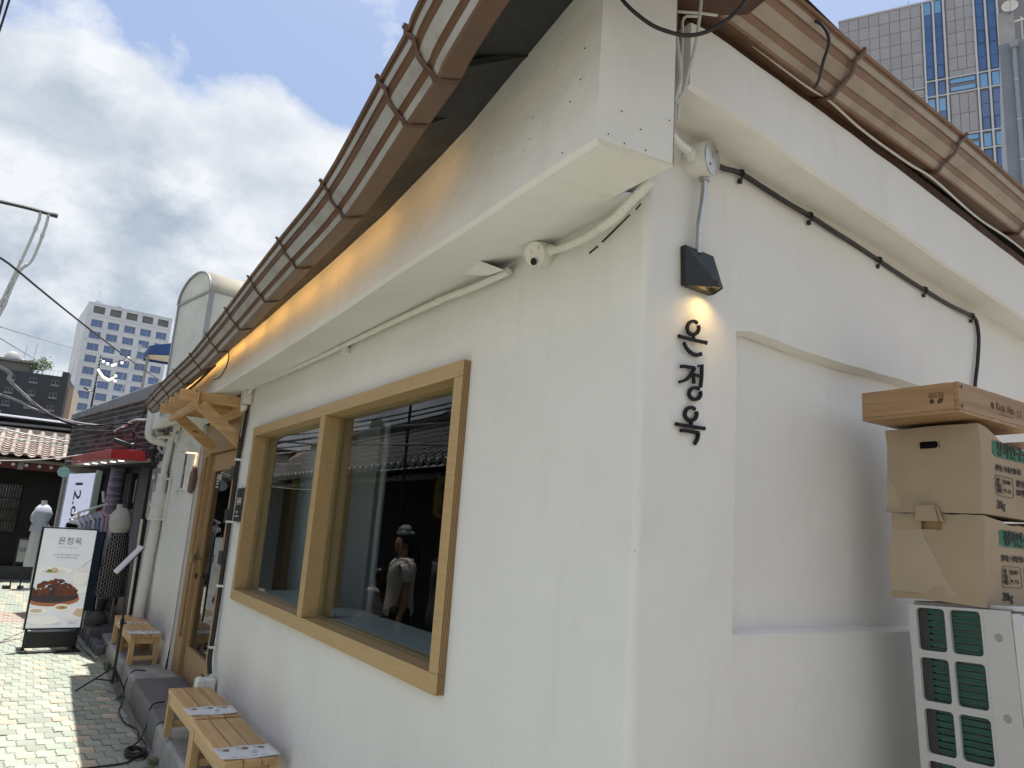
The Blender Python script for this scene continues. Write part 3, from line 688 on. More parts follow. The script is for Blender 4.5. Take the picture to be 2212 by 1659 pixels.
# steel conduit from the junction box
mb = MB(); mb.tube(catmull([RW(.211, 2.69, .03), RW(.213, 2.655, .03), RW(.210, 2.60, .028), RW(.202, 2.53, .024), RW(.203, 2.46, .022), RW(.205, 2.437, .022)], 5), .0095, 10)
con = mb.build('steel_conduit', STEEL, loc=RW(.21, 2.44), smooth=60); tag(con, 'bent galvanised steel conduit running down into the wedge lamp', 'conduit')
mb = MB(); mb.tube([RW(.212, 2.690, .03), RW(.212, 2.664, .03)], .0145, 12); mb.obox(RW(.226, 2.668, .028), TR*.010, UZ*.008, NR*.008); mb.build('conduit_collar', STEEL, con)
# round junction box with a steel cover
jb = thing('junction_box', 'round white junction box with a bare steel cover above the wedge lamp', 'junction box', RW(.2, 2.73))
jc = RW(.196, 2.727, .0); jax = (NR+TR*.22+UZ*-.05).normalized()
mb = MB(); mb.lathe(jc, [(.052, -.01), (.052, .055), (.050, .060)], 28, ax=jax); mb.build('box_body', PVC, jb, smooth=40)
mb = MB(); mb.lathe(jc+jax*.0605, [(.050, 0), (.050, .003), (.047, .004)], 32, ax=jax); cov = mb.build('cover_plate', STEEL, jb, smooth=40)
jx = UZ.cross(jax).normalized(); jy = jax.cross(jx)
mb = MB()
for a, b in ((-.018, -.026), (.020, .030)): mb.lathe(jc+jax*.0645+jx*a+jy*b, [(.005, 0), (.004, .002)], 10, ax=jax)
mb.build('screw', mat('rusty_screw', (.2, .14, .1), .5, .6), jb)
mb = MB()
for a, b in ((-.012, .008), (.022, -.014)):
    mb.tube([jc+jax*.0648+jx*(a+.010*math.cos(t))+jy*(b+.010*math.sin(t)) for t in [-.9+i*.3 for i in range(8)]], .0007, 4)
mb.build('knockout', mat('knockout_line', (.18, .18, .17), .5, .5), jb)
mb = MB(); mb.tube(catmull([V(1.178, 1.30, 2.70), RW(.06, 2.715, .055), RW(.115, 2.718, .045), RW(.15, 2.716, .03)], 5), .0125, 10); mb.tube([RW(.118, 2.718, .045), RW(.150, 2.715, .03)], .0165, 12)
mb.build('conduit_elbow', PVC, jb, smooth=60)
# black cable on the right wall
cpts = [RW(.255, 2.752, .02), RW(.323, 2.756, .012), RW(.421, 2.776, .010), RW(.55, 2.774, .009), RW(.70, 2.770, .010), RW(.836, 2.772, .009), RW(1.0, 2.764, .012), RW(1.122, 2.764, .010), RW(1.342, 2.757, .009), RW(1.57, 2.747, .010), RW(1.79, 2.744, .009), RW(2.0, 2.742, .010), RW(2.15, 2.748, .010), RW(2.26, 2.752, .010), RW(2.305, 2.735, .010), RW(2.318, 2.66, .011), RW(2.285, 2.54, .012), RW(2.235, 2.41, .012), RW(2.22, 2.30, .012), RW(2.22, 2.0, .012)]
mb = MB(); mb.tube(catmull(cpts, 5), .0085, 8); cab = mb.build('black_wall_cable', RUBBER, loc=RW(.3, 2.7), smooth=60); tag(cab, 'thick black cable clipped under the right eave beam and dropping behind the wooden crate', 'cable')
for s_, z in ((.425, 2.776), (.836, 2.772), (1.342, 2.757), (1.75, 2.745), (2.25, 2.752)):
    mb = MB(); mb.tube([RW(s_-.004, z+.012, .008), RW(s_, z+.006, .02), RW(s_+.002, z-.008, .020), RW(s_, z-.020, .008), RW(s_+.004, z-.026, .004)], .004, 6); mb.obox(RW(s_-.006, z-.032, .001), TR*.012, UZ*.014, NR*.01); mb.build('cable_clip', RUBBER, cab)

# 온정옥: three cut-out black letters fixed on the wall, brush-shaped strokes
INK = mat('black_letter_acrylic', (.006, .006, .007), .6, spec=.25)
sign = thing('shop_sign', 'vertical black cut-out Korean lettering on the right wall under the wedge lamp', 'sign', RW(.22, 1.9))
def K2(px, py): return ((px-165)/1.0, -(py-700))
def ribbon(mb, pts, ws):
    """pts: (s,z) centre line with widths -> solid stroke 12 mm thick"""
    c = [V(p[0], p[1], 0) for p in pts]; k = len(c); Lf = []; Rt = []
    for i in range(k):
        t = (c[min(i+1, k-1)]-c[max(i-1, 0)]).normalized(); n = V(-t.y, t.x, 0); Lf.append(c[i]+n*ws[i]/2); Rt.append(c[i]-n*ws[i]/2)
    vs = [RW(q.x, q.y, .006) for q in Lf]+[RW(q.x, q.y, .006) for q in Rt]+[RW(q.x, q.y, .0125) for q in Lf]+[RW(q.x, q.y, .0125) for q in Rt]
    fs = []
    for i in range(k-1):
        fs += [(i, k+i, k+i+1, i+1), (2*k+i, 2*k+i+1, 3*k+i+1, 3*k+i), (i, i+1, 2*k+i+1, 2*k+i), (k+i, 3*k+i, 3*k+i+1, k+i+1)]
    fs += [(0, 2*k, 3*k, k), (k-1, 2*k-1, 4*k-1, 3*k-1)]
    fs = [tuple(reversed(f)) for f in fs]
    mb.add(vs, fs)
def stroke(mb, pts, w, w2=None, k=6):
    p = [q for q in catmull([V(a, b, 0) for a, b in pts], k)] if len(pts) > 2 else [V(*pts[0], 0).lerp(V(*pts[1], 0), i/4) for i in range(5)]
    n = len(p); ws = [w+(w2-w)*i/(n-1) if w2 else w for i in range(n)]; ribbon(mb, [(q.x, q.y) for q in p], ws)
def ringp(cx, cz, rx, rz, a0, a1, n=10): return [(cx+rx*math.cos(a0+(a1-a0)*i/n), cz+rz*math.sin(a0+(a1-a0)*i/n)) for i in range(n+1)]
t_ = .0125
for strokes in [[([(0.2197, 2.2323), (0.2105, 2.2348), (0.1998, 2.2338), (0.1893, 2.2293), (0.181, 2.2223), (0.1762, 2.2138), (0.1759, 2.2056), (0.1799, 2.1988), (0.1877, 2.1948), (0.1979, 2.1943), (0.2087, 2.1973), (0.2182, 2.2033), (0.2248, 2.2114), (0.2271, 2.22), (0.2248, 2.2277)], 0.0085, 0.0105), ([(0.14, 2.1761), (0.1799, 2.178), (0.2276, 2.1811), (0.2625, 2.1843)], 0.0085, 0.0095), ([(0.203, 2.1966), (0.2035, 2.1829)], 0.0085, 0.0085), ([(0.1418, 2.1808), (0.1402, 2.1717)], 0.007, 0.007), ([(0.263, 2.189), (0.2605, 2.1789)], 0.007, 0.007), ([(0.1616, 2.1634), (0.1742, 2.1491), (0.1967, 2.1394), (0.2172, 2.1384), (0.2411, 2.1461)], 0.0085, 0.0115)], [([(0.1549, 2.0934), (0.176, 2.0958), (0.2122, 2.0995)], 0.0085, 0.009), ([(0.1541, 2.0958), (0.1538, 2.088)], 0.007, 0.007), ([(0.2122, 2.1004), (0.1967, 2.0773), (0.174, 2.0583), (0.1462, 2.0463)], 0.01, 0.007), ([(0.1953, 2.0788), (0.2077, 2.0716), (0.2103, 2.0538)], 0.007, 0.01), ([(0.2115, 2.0797), (0.2271, 2.0805), (0.243, 2.0809)], 0.008, 0.008), ([(0.2441, 2.1129), (0.2443, 2.082), (0.2404, 2.0488)], 0.0105, 0.0095), ([(0.2284, 2.108), (0.2489, 2.1148)], 0.006, 0.006), ([(0.2343, 2.0414), (0.2253, 2.0439), (0.2146, 2.0433), (0.2043, 2.0397), (0.196, 2.0339), (0.1913, 2.0268), (0.1908, 2.0197), (0.1948, 2.0138), (0.2025, 2.0102), (0.2126, 2.0094), (0.2233, 2.0117), (0.2328, 2.0166), (0.2393, 2.0234), (0.2416, 2.0307), (0.2394, 2.0374)], 0.0085, 0.0105)], [([(0.2183, 1.9815), (0.2091, 1.9844), (0.1984, 1.9841), (0.1879, 1.9806), (0.1796, 1.9745), (0.1748, 1.967), (0.1744, 1.9593), (0.1785, 1.9528), (0.1863, 1.9486), (0.1964, 1.9474), (0.2073, 1.9496), (0.2168, 1.9546), (0.2234, 1.9617), (0.2257, 1.9696), (0.2234, 1.9769)], 0.0085, 0.0105), ([(0.2009, 1.9483), (0.202, 1.9349)], 0.009, 0.009), ([(0.1377, 1.9288), (0.1817, 1.9298), (0.2609, 1.9337)], 0.0085, 0.0095), ([(0.1395, 1.9328), (0.1385, 1.9239)], 0.007, 0.007), ([(0.2607, 1.9384), (0.2582, 1.9294)], 0.007, 0.007), ([(0.1614, 1.9147), (0.1953, 1.9162), (0.2354, 1.9177)], 0.0085, 0.009), ([(0.1606, 1.9176), (0.1603, 1.9096)], 0.007, 0.007), ([(0.2347, 1.9184), (0.2305, 1.9), (0.2183, 1.884)], 0.0105, 0.009)]]:
    mb = MB()
    for pts, w0, w1 in strokes: stroke(mb, pts, w0, w1, 3 if len(pts) > 8 else 6)
    mb.build('letter', INK, sign, smooth=40)

# conduit and junction box along the long wall
cnd = thing('wall_conduit', 'cream painted conduit running under the long eave beam to the door', 'conduit', (1.28, 2.0, 2.5))
cp = [V(1.272, 2.10, 2.502), V(1.27, 2.35, 2.505), V(1.268, 2.6, 2.517), V(1.268, 3.2, 2.525), V(1.268, 3.9, 2.530), V(1.268, 4.6, 2.538), V(1.268, 5.3, 2.553), V(1.268, 5.62, 2.556), V(1.268, 5.72, 2.53), V(1.268, 5.78, 2.50)]
mb = MB(); mb.tube(catmull(cp, 6), .0135, 10); mb.build('pipe', PVC, cnd, smooth=60)
for y in (2.62, 3.3, 4.1, 4.9): mb = MB(); mb.lathe((1.268, y, interp([(2.6, 2.517), (3.2, 2.525), (4.6, 2.538), (5.3, 2.553)], y)), [(.017, -.008), (.017, .008)], 12, ax=(0, 1, 0)); mb.build('clamp', PVC, cnd, smooth=50)
mb = MB(); mb.box(1.235, 1.30, 5.75, 5.85, 2.44, 2.56); mb.lathe((1.255, 5.80, 2.435), [(.026, 0), (.022, -.05)], 14); mb.build('terminal_box', PVC, cnd, bevel=.006)
mb = MB(); mb.tube(catmull([(1.265, 5.86, 2.53), (1.268, 6.0, 2.56), (1.268, 6.5, 2.575), (1.268, 7.2, 2.578)], 5), .013, 8); mb.build('pipe', PVC, cnd, smooth=60)
j2 = thing('junction_box', 'cream painted round junction box under the long eave beam near the corner', 'junction box', (1.29, 1.92, 2.5))
ja = V(-.86, -.30, -.30).normalized(); jc2 = V(1.285, 1.905, 2.512)
mb = MB(); mb.lathe(jc2, [(.040, -.02), (.042, .0), (.042, .05), (.039, .056)], 26, ax=ja); mb.build('box_body', PVC, j2, smooth=45)
mb = MB(); mb.lathe(jc2+ja*.0565+UZ*-.026, [(.012, 0), (.012, .0015)], 14, ax=ja); mb.build('knockout_hole', DARK, j2)
mb = MB(); jx = UZ.cross(ja).normalized(); jy = ja.cross(jx)
for a, b in ((-.018, .010), (-.014, -.018), (.014, .018)): mb.tube([jc2+ja*.0565+jx*(a+.008*math.cos(t))+jy*(b+.008*math.sin(t)) for t in [-.9+i*.3 for i in range(8)]], .0007, 4)
mb.build('knockout', mat('knockout_line', (.2, .2, .2)), j2)
mb = MB(); mb.tube([(1.275, 1.868, 2.507), (1.27, 1.842, 2.505)], .017, 12); mb.build('gland', PVC, j2)
fx = catmull([(1.27, 1.85, 2.503), (1.262, 1.76, 2.487), (1.258, 1.66, 2.482), (1.25, 1.57, 2.485), (1.245, 1.50, 2.492), (1.225, 1.42, 2.502), (1.205, 1.345, 2.507), (1.195, 1.30, 2.514)], 14)
mb = MB(); m_ = len(fx); mb.tube(fx, [(.0115 if i % 2 else .0145) if i > m_*.42 else .0115+.001*(i % 2) for i in range(m_)], 10)
fc = mb.build('flexible_conduit', PVC, loc=(1.25, 1.6, 2.48), smooth=20); tag(fc, 'sagging ribbed white flexible conduit rising into the beam end at the corner', 'conduit')
# plaster scar and a small stub on the soffit
mb = MB(); c0 = V(1.215, 2.20, 2.528)
mb.add([c0+V(.075, -.16, .010), c0+V(.02, -.13, -.038), c0+V(-.04, -.06, .0), c0+V(-.01, .14, .012), c0+V(.07, .12, .015), c0+V(.03, -.02, -.024)], [(0, 1, 5), (1, 2, 5), (2, 3, 5), (3, 4, 5), (4, 0, 5)])
mb.f = [tuple(reversed(f)) for f in mb.f]
mb.build('plaster_scar', PLASTER, house, smooth=0)
mb = MB(); mb.lathe((1.285, 3.72, 2.485), [(.030, 0), (.026, .03), (.012, .045)], 14); mb.build('soffit_stub', PVC, house)
# crack lines in the wall under the beam
mb = MB()
for a, b in (((1.2965, 1.50, 2.515), (1.2965, 1.62, 2.470)), ((1.2965, 1.64, 2.463), (1.2965, 1.68, 2.452)), ((1.2965, 1.455, 2.532), (1.2965, 1.475, 2.522))): mb.bar(a, b, .0014, .006, up=(1, 0, 0))
mb.build('wall_crack', DARK, house, smooth=0)
# screws in the boxed beam
mb = MB()
random.seed(3)
for (y, z) in [(1.30, 2.78), (1.31, 2.70), (1.35, 2.66), (1.52, 2.70), (1.53, 2.64), (1.56, 2.62), (1.37, 2.53)]: xo = interp(XO, y); mb.lathe((xo-.0005, y, z), [(.0021, 0), (.0015, .0015)], 6, ax=(-1, 0, 0))
for (t, z) in [(.3, 2.60), (.55, 2.57), (.62, 2.52), (.35, 2.52), (.92, 2.62), (.15, 2.53)]:
    p = V(.956, 1.236, z).lerp(V(1.176, 1.206, z), t); mb.lathe(p, [(.002, 0), (.0014, .0015)], 6, ax=(-.13, -.99, 0))
mb.build('screw', DARK, house)

# black conduit, outlet and number plate by the door
bc = thing('black_conduit', 'thick black conduit with white clips beside the wooden door', 'conduit', (1.28, 5.75, .5))
bp_ = catmull([(1.272, 5.80, 2.40), (1.272, 5.81, 2.33), (1.275, 5.83, 2.15), (1.277, 5.83, 1.8), (1.277, 5.82, 1.3), (1.272, 5.80, .8), (1.262, 5.77, .62), (1.262, 5.70, .52)], 6)
mb = MB(); mb.tube(bp_, .0165, 10); mb.build('pipe', RUBBER, bc, smooth=60)
mb = MB(); mb.tube([p+V(-.012, -.026, 0) for p in bp_[:12]], .004, 6); mb.build('wire', GREYC, bc)
for z in (2.02, 1.56, 1.10, .68):
    mb = MB(); mb.box(1.250, 1.299, 5.795 if z > 1 else 5.765, 5.845 if z > 1 else 5.82, z-.008, z+.008); mb.build('clip', WHITEP, bc, bevel=.003)
ob = thing('outlet_box', 'white weatherproof outlet box low on the wall beside the wooden door', 'outlet box', (1.28, 5.64, .45))
mb = MB(); mb.box(1.215, 1.285, 5.58, 5.70, .40, .50); mb.build('box_body', WHITEP, ob, bevel=.008)
mb = MB(); mb.prism([(0, 0), (.10, 0), (.10, .028), (.085, .045), (.015, .045), (0, .028)], (1.213, 5.702, .402), UZ, V(-1, 0, 0), V(0, -1, 0), .124); mb.build('flip_cover', WHITEP, ob, bevel=.004)
mb = MB(); mb.tube([(1.255, 5.64, .40), (1.25, 5.64, .2)], .02, 10); mb.build('pipe', PVC, ob)
np_ = thing('number_plate', 'black house-number plate reading 344 between door and window', 'sign', (1.28, 5.60, 1.57))
mb = MB(); mb.box(1.277, 1.297, 5.49, 5.715, 1.565, 1.805); mb.build('plate', BLACK, np_, bevel=.002)
mb = text_mb('344', .078, (1.2765, 5.690, 1.685), (0, -1, 0), UZ, sx=1.15); text_mb('온정옥', .020, (1.2765, 5.670, 1.625), (0, -1, 0), UZ, mb=mb, sx=1.2); text_mb('ON JEONG OK', .013, (1.2765, 5.680, 1.60), (0, -1, 0), UZ, mb=mb, sx=1.2)
mb.build('numerals', mat('white_vinyl', (.75, .75, .73)), np_, smooth=0)
# small lamp and carved wooden plaque beyond the door
sl = thing('wall_lamp', 'small lit white box lamp beside the narrow side window beyond the door', 'wall lamp', (1.28, 7.72, 2.17))
mb = MB(); mb.box(1.20, 1.30, 7.66, 7.80, 2.175, 2.24); mb.build('lamp_housing', WHITEP, sl, bevel=.003)
mb = MB(); mb.box(1.206, 1.294, 7.666, 7.794, 2.172, 2.1745); mb.build('lamp_lens', mat('warm_lens2', (.9, .8, .6), .4, emit=(1.0, .72, .36), estr=1.5), sl)
s2 = bpy.data.lights.new('lamp_light', 'SPOT'); s2.energy = .5; s2.color = (1, .72, .36); s2.spot_size = rad(130); s2.spot_blend = .6; s2.shadow_soft_size = .02
q = bpy.data.objects.new('lamp_light', s2); COL.objects.link(q); q.parent = sl; q.location = V(1.245, 7.73, 2.165)-ORG[sl.name]
CARV = wood_mat('carved_driftwood', (.22, .135, .085), (.10, .055, .035), 'Z')
mb = MB(); mb.prism([(.02, 0), (.06, .012), (.075, -.005), (.11, 0), (.15, .05), (.165, .12), (.16, .17), (.135, .20), (.135, .225), (.115, .245), (.085, .262), (.06, .25), (.055, .215), (.02, .205), (0, .16), (.01, .10), (0, .05)], (1.297, 7.76, 1.79), V(0, -1.35, 0), UZ, V(-1, 0, 0), .03)
pq = mb.build('wooden_plaque', CARV, loc=(1.28, 7.65, 1.79), bevel=.008); tag(pq, 'rough carved brown wooden plaque hanging on the white wall beyond the door', 'plaque')

# ---- timber pergola canopy over the door
pg = thing('door_pergola', 'small pine slat canopy on diagonal braces above the wooden door', 'canopy', (1.28, 6.4, 2.42))
for y in (5.90, 6.165, 6.40, 6.645, 6.885): mb = MB(); mb.box(.815, 1.245, y, y+.035, 2.425, 2.505); mb.build('joist', PINE['X'], pg, bevel=.003)
mb = MB(); mb.box(.905, .945, 5.86, 7.0, 2.372, 2.4245); mb.box(.907, .943, 5.862, 5.8985, 2.425, 2.506); mb.build('front_beam', PINE['Y'], pg, bevel=.003)
mb = MB(); mb.box(1.2455, 1.295, 5.83, 7.0, 2.375, 2.508); mb.build('back_beam', PINE['Y'], pg, bevel=.003)
mb = MB(); mb.box(1.275, 1.298, 5.835, 5.93, 2.10, 2.3745); mb.build('wall_post', PINE['Z'], pg, bevel=.003)
for y in (5.845, 6.80): mb = MB(); mb.bar((.955, y+.02, 2.40), (1.275, y+.02, 2.16), .036, .085); mb.build('brace', PINE['X'], pg, bevel=.003)

# ---- drain pipes at the end of the house
dp = thing('drain_pipe', 'cream plastic drain pipes with a wide funnel at the end of the white house', 'drain pipe', (1.23, 9.3, .2))
mb = MB(); mb.tube(catmull([(1.016, 9.28, 2.72), (1.016, 9.29, 2.66), (1.02, 9.30, 2.48), (1.035, 9.30, 2.42), (1.09, 9.31, 2.385), (1.16, 9.31, 2.372), (1.225, 9.31, 2.36)], 5), .042, 14); mb.build('elbow_pipe', PVC, dp, smooth=60)
mb = MB(); mb.tube([(1.262, 9.22, 2.50), (1.25, 9.24, 2.30), (1.235, 9.26, 2.0)], .036, 14); mb.tube([(1.235, 9.37, 2.40), (1.21, 9.37, 2.0)], .03, 12); mb.build('upper_pipe', PVC, dp, smooth=60)
mb = MB(); mb.lathe((1.235, 9.27, 1.80), [(.05, .22), (.054, .20), (.050, .19), (.056, .16), (.052, .14), (.057, .10), (.053, .06), (.058, .02), (.055, 0)], 18); mb.build('taped_joint', PVC, dp, smooth=30)
mb = MB(); mb.lathe((1.238, 9.27, 1.50), [(.085, 0), (.095, .02), (.083, .025), (.080, .15), (.093, .16), (.093, .175), (.080, .18), (.078, .29), (.06, .31)], 20); mb.build('funnel', PVC, dp, smooth=40)
mb = MB(); mb.tube([(1.24, 9.27, 1.50), (1.225, 9.26, .9), (1.215, 9.25, .2)], [.058, .055, .055], 16); mb.lathe((1.215, 9.25, .2), [(.075, 0), (.075, .03), (.06, .05)], 16); mb.build('lower_pipe', PVC, dp, smooth=60)
mb = MB(); mb.tube([(1.268, 9.18, 2.44), (1.16, 9.28, 2.43), (1.06, 9.33, 2.38)], .022, 10); mb.tube(catmull([(1.28, 9.0, 2.50), (1.275, 9.08, 2.53), (1.26, 9.14, 2.47), (1.26, 9.2, 2.40)], 4), .016, 8); mb.tube([(1.10, 9.36, 2.62), (1.09, 9.36, 2.50), (1.12, 9.36, 2.47), (1.18, 9.36, 2.47)], .034, 12); mb.build('branch_pipe', PVC, dp, smooth=60)
mb = MB(); mb.box(1.24, 1.29, 8.92, 9.12, 2.50, 2.58); mb.box(1.255, 1.29, 8.98, 9.02, 2.36, 2.46); mb.build('terminal_box', PVC, dp, bevel=.005)
mb = MB(); mb.box(1.25, 1.296, 9.02, 9.16, 1.95, 1.97); mb.box(1.27, 1.296, 9.02, 9.04, 1.50, 1.949); mb.build('bracket', PVC, dp, bevel=.003)
# ================================================================== RIGHT SIDE: outdoor unit, firewood boxes, crate
ACW = mat('outdoor_unit_white', (.50, .50, .485), .42, dirt=(.42, .40, .36), damt=.4, dscale=7, bump=.03, bscale=30)
ACB = mat('outdoor_unit_panel', (.46, .49, .54), .38, dirt=(.36, .37, .38), damt=.3, dscale=5)
COIL = mat('green_coil_fins', (.012, .085, .062), .5, var=.5, vscale=12, stretch=(1, 1, 12))
ac = thing('outdoor_unit', 'tall white air-conditioner outdoor unit with green coil grille under the cardboard boxes', 'air conditioner', (2.9, 1.24, 0))
AX = 2.447
def ringcell(mb, y0, y1, z0, z1, a0, a1, b0, b1, x, d, r=.012):
    inn = []
    for cy, cz, s in ((a1-r, b1-r, 0), (a0+r, b1-r, 1), (a0+r, b0+r, 2), (a1-r, b0+r, 3)):
        for i in range(4): t = PI/2*(s+i/3); inn.append((cy+r*math.cos(t), cz+r*math.sin(t)))
    out = [(y1, z1), (y0, z1), (y0, z0), (y1, z0)]
    vs = [(x, p[0], p[1]) for p in inn]+[(x+d, p[0], p[1]) for p in inn]+[(x, p[0], p[1]) for p in out]; fs = []
    for i in range(16):
        j = (i+1) % 16; fs.append((i, 16+i, 16+j, j)); c = 32+i//4
        if i % 4 < 3: fs.append((c, i, j))
        else: fs.append((c, i, j, 32+(i//4+1) % 4))
    mb.add(vs, fs)
mb = MB(); mb.box(AX+.03, 3.35, 1.086, 1.39, 1.4755, 1.49); mb.box(AX+.03, 3.34, 1.10, 1.385, .03, 1.4749); mb.box(AX+.05, 2.55, 1.09, 1.38, -.03, .0299); mb.box(3.2, 3.3, 1.09, 1.38, -.03, .0299); mb.build('unit_casing', ACW, ac, bevel=.006)
mb = MB(); mb.box(AX+.055, 3.34, 1.082, 1.0995, .04, 1.465); mb.build('front_panel', ACB, ac, bevel=.004)
mb = MB(); mb.box(AX+.0005, AX+.055, 1.083, 1.0845, .04, 1.47); mb.box(AX-.0005, AX+.0, 1.086, 1.163, .04, 1.478); mb.build('corner_panel', ACW, ac, bevel=.001)
for r in range(10):
    zt = 1.478-r*.150; zb = zt-.150
    if zb < 0: break
    mb = MB(); ringcell(mb, 1.1635, 1.2685, zb+.0002, zt, 1.172, 1.262, zb+.013, zt-.008, AX, .012); ringcell(mb, 1.2687, 1.39, zb+.0002, zt, 1.277, 1.366, zb+.013, zt-.008, AX, .012)
    mb.build('grille_frame', ACW, ac, smooth=30)
mb = MB()
for i in range(74): z = .03+i*.0195; mb.box(AX+.013, AX+.0295, 1.165, 1.335, z, z+.015)
mb.build('coil_fins', COIL, ac, smooth=0)
mb = MB(); mb.box(AX+.012, AX+.0298, 1.3352, 1.385, .03, 1.47); mb.build('coil_end', mat('coil_end_dark', (.03, .03, .032), .4), ac, smooth=0)
mb = MB()
for z in (1.40, 1.18, .95, .72): mb.lathe((AX-.0006, 1.125, z), [(.012, 0), (.010, .0015), (.004, .001)], 14, ax=(-1, 0, 0))
mb.build('panel_screw', mat('dull_screw', (.35, .34, .32), .4, .6), ac)

ac.rotation_euler = (rad(-2.6), 0, 0); ac.location = (2.9, 1.175, .004)
CARD = mat('kraft_cardboard', (.385, .30, .205), .8, var=.14, vscale=4, stretch=(1, 1, 1), bump=.25, bscale=7, bdist=.008, dirt=(.30, .225, .145), damt=.55, dscale=2.4)
STAIN = mat('damp_cardboard', (.43, .345, .245), .8, var=.15, vscale=5, bump=.2, bscale=7, bdist=.008)
LABELG = mat('green_print', (.035, .17, .105), .7, var=.15, vscale=10); PRINT = mat('black_print', (.02, .02, .02), .7)
def firewood_box(z0, z1, y0, y1, x0, x1, label, hole, seed, torn=False):
    t = thing('firewood_box', label, 'cardboard box', ((x0+x1)/2, (y0+y1)/2, z0), 'firewood boxes on the outdoor unit')
    mb = MB(); n = 14
    def warp(q):
        q = V(q); q.x += nz3(q.y*6, q.z*6, seed)*.009+nz3(q.y*15, q.z*13, seed+1)*.0035; q.y += nz3(q.x*5, q.z*6, seed+3)*.008+nz3(q.x*14, q.z*15, seed+5)*.004; q.z += nz3(q.x*4, q.y*5, seed+7)*.006
        if torn and q.z > z1-.05: q.z -= .010*abs(nz3(q.y*18, q.x*9, 4))
        return q
    # left face with a hand hole, front face, top, back and right
    hy0, hy1, hz0, hz1 = hole
    ysn = edges(y0, y1, .03, [hy0, hy1]); zsn = edges(z0, z1, .03, [hz0, hz1])
    def grid(us, vs, f, skip=None, flip=False):
        o = len(mb.v); k = len(vs)
        for u in us:
            for v in vs: mb.v.append(warp(f(u, v)))
        for i in range(len(us)-1):
            for j in range(k-1):
                if skip and skip((us[i]+us[i+1])/2, (vs[j]+vs[j+1])/2): continue
                q = (o+i*k+j, o+(i+1)*k+j, o+(i+1)*k+j+1, o+i*k+j+1); mb.f.append(tuple(reversed(q)) if flip else q); mb.m.append(0)
    grid(ysn, zsn, lambda u, v: (x0, u, v), lambda u, v: hy0 < u < hy1 and hz0 < v < hz1, flip=True)
    xs = edges(x0, x1, .04, [])
    def top(u, v): return z1-(.018*max(0, 1-(u-x0)/.03)*0 + max(0, min(1, (u-x0-.02)/.14))*(.05 if not torn else .02)*max(0, 1-(v-y0)/.16))
    grid(xs, edges(0, 1, .1, []), lambda u, v: (u, y0, z0+(top(u, y0)-z0)*v))
    grid(xs, ysn, lambda u, v: (u, v, top(u, v)))
    grid(xs, zsn, lambda u, v: (u, y1, v), flip=True); grid(ysn, zsn, lambda u, v: (x1, u, v)); grid(xs, ysn, lambda u, v: (u, v, z0), flip=True)
    b = mb.build('carton', CARD, t, smooth=50)
    return t, warp
hy = (1.262, 1.345); 
b1, w1 = firewood_box(1.768, 2.048, 1.150, 1.450, 2.447, 2.90, 'upper kraft cardboard firewood box with a clean oval hand hole under the wooden crate', (1.270, 1.338, 1.975, 2.000), 3)
b2, w2 = firewood_box(1.491, 1.766, 1.152, 1.446, 2.449, 2.91, 'lower kraft cardboard firewood box with a torn hand hole resting on the outdoor unit', (1.277, 1.345, 1.712, 1.742), 11, True)
mb = MB(); hx = w1((2.447, 1.304, 1.9875)).x; ringcell(mb, 1.268, 1.340, 1.973, 2.002, 1.2705, 1.3375, 1.9755, 1.9995, hx-.001, .004, .0119); mb.build('hand_hole_rim', CARD, b1, smooth=30)
mb = MB(); mb.box(2.475, 2.485, 1.24, 1.37, 1.95, 2.02); mb.build('dark_inside', DARK, b1, smooth=0)
mb = MB(); mb.box(2.478, 2.50, 1.22, 1.38, 1.69, 1.76); mb.build('firewood_log', PINE['Y'], b2, smooth=0)
mb = MB(); mb.add([(2.442, 1.278, 1.742), (2.442, 1.352, 1.741), (2.430, 1.345, 1.790), (2.428, 1.284, 1.793)], [(0, 1, 2, 3)]); mb.add([(2.442, 1.262, 1.735), (2.442, 1.276, 1.744), (2.430, 1.283, 1.793), (2.441, 1.275, 1.78)], [(0, 1, 2, 3)])
fl = mb.build('torn_flap', CARD, b2, smooth=0); so = fl.modifiers.new('sheet', 'SOLIDIFY'); so.thickness = .004
def stain(parent, edge, x, side):
    mb = MB(); vs = []; fs = []
    for (z, y) in edge: vs += [(x, y, z), (x, side, z)]
    for i in range(len(edge)-1): fs.append((2*i, 2*i+1, 2*i+3, 2*i+2))
    mb.add(vs, fs); 
    mb.v = [w1(p)-V(.0012, 0, 0) if parent is b1 else w2(p)-V(.0012, 0, 0) for p in mb.v]
    mb.build('damp_stain', STAIN, parent, smooth=0)
random.seed(5)
stain(b1, [(1.90-i*.008, 1.449-(i**.8)*.0062+random.uniform(-.004, .004)) for i in range(16)], 2.447, 1.4495)
stain(b2, [(1.712-i*.0095, 1.350-(i**.9)*.0072+random.uniform(-.004, .004)) for i in range(22)], 2.449, 1.4455)
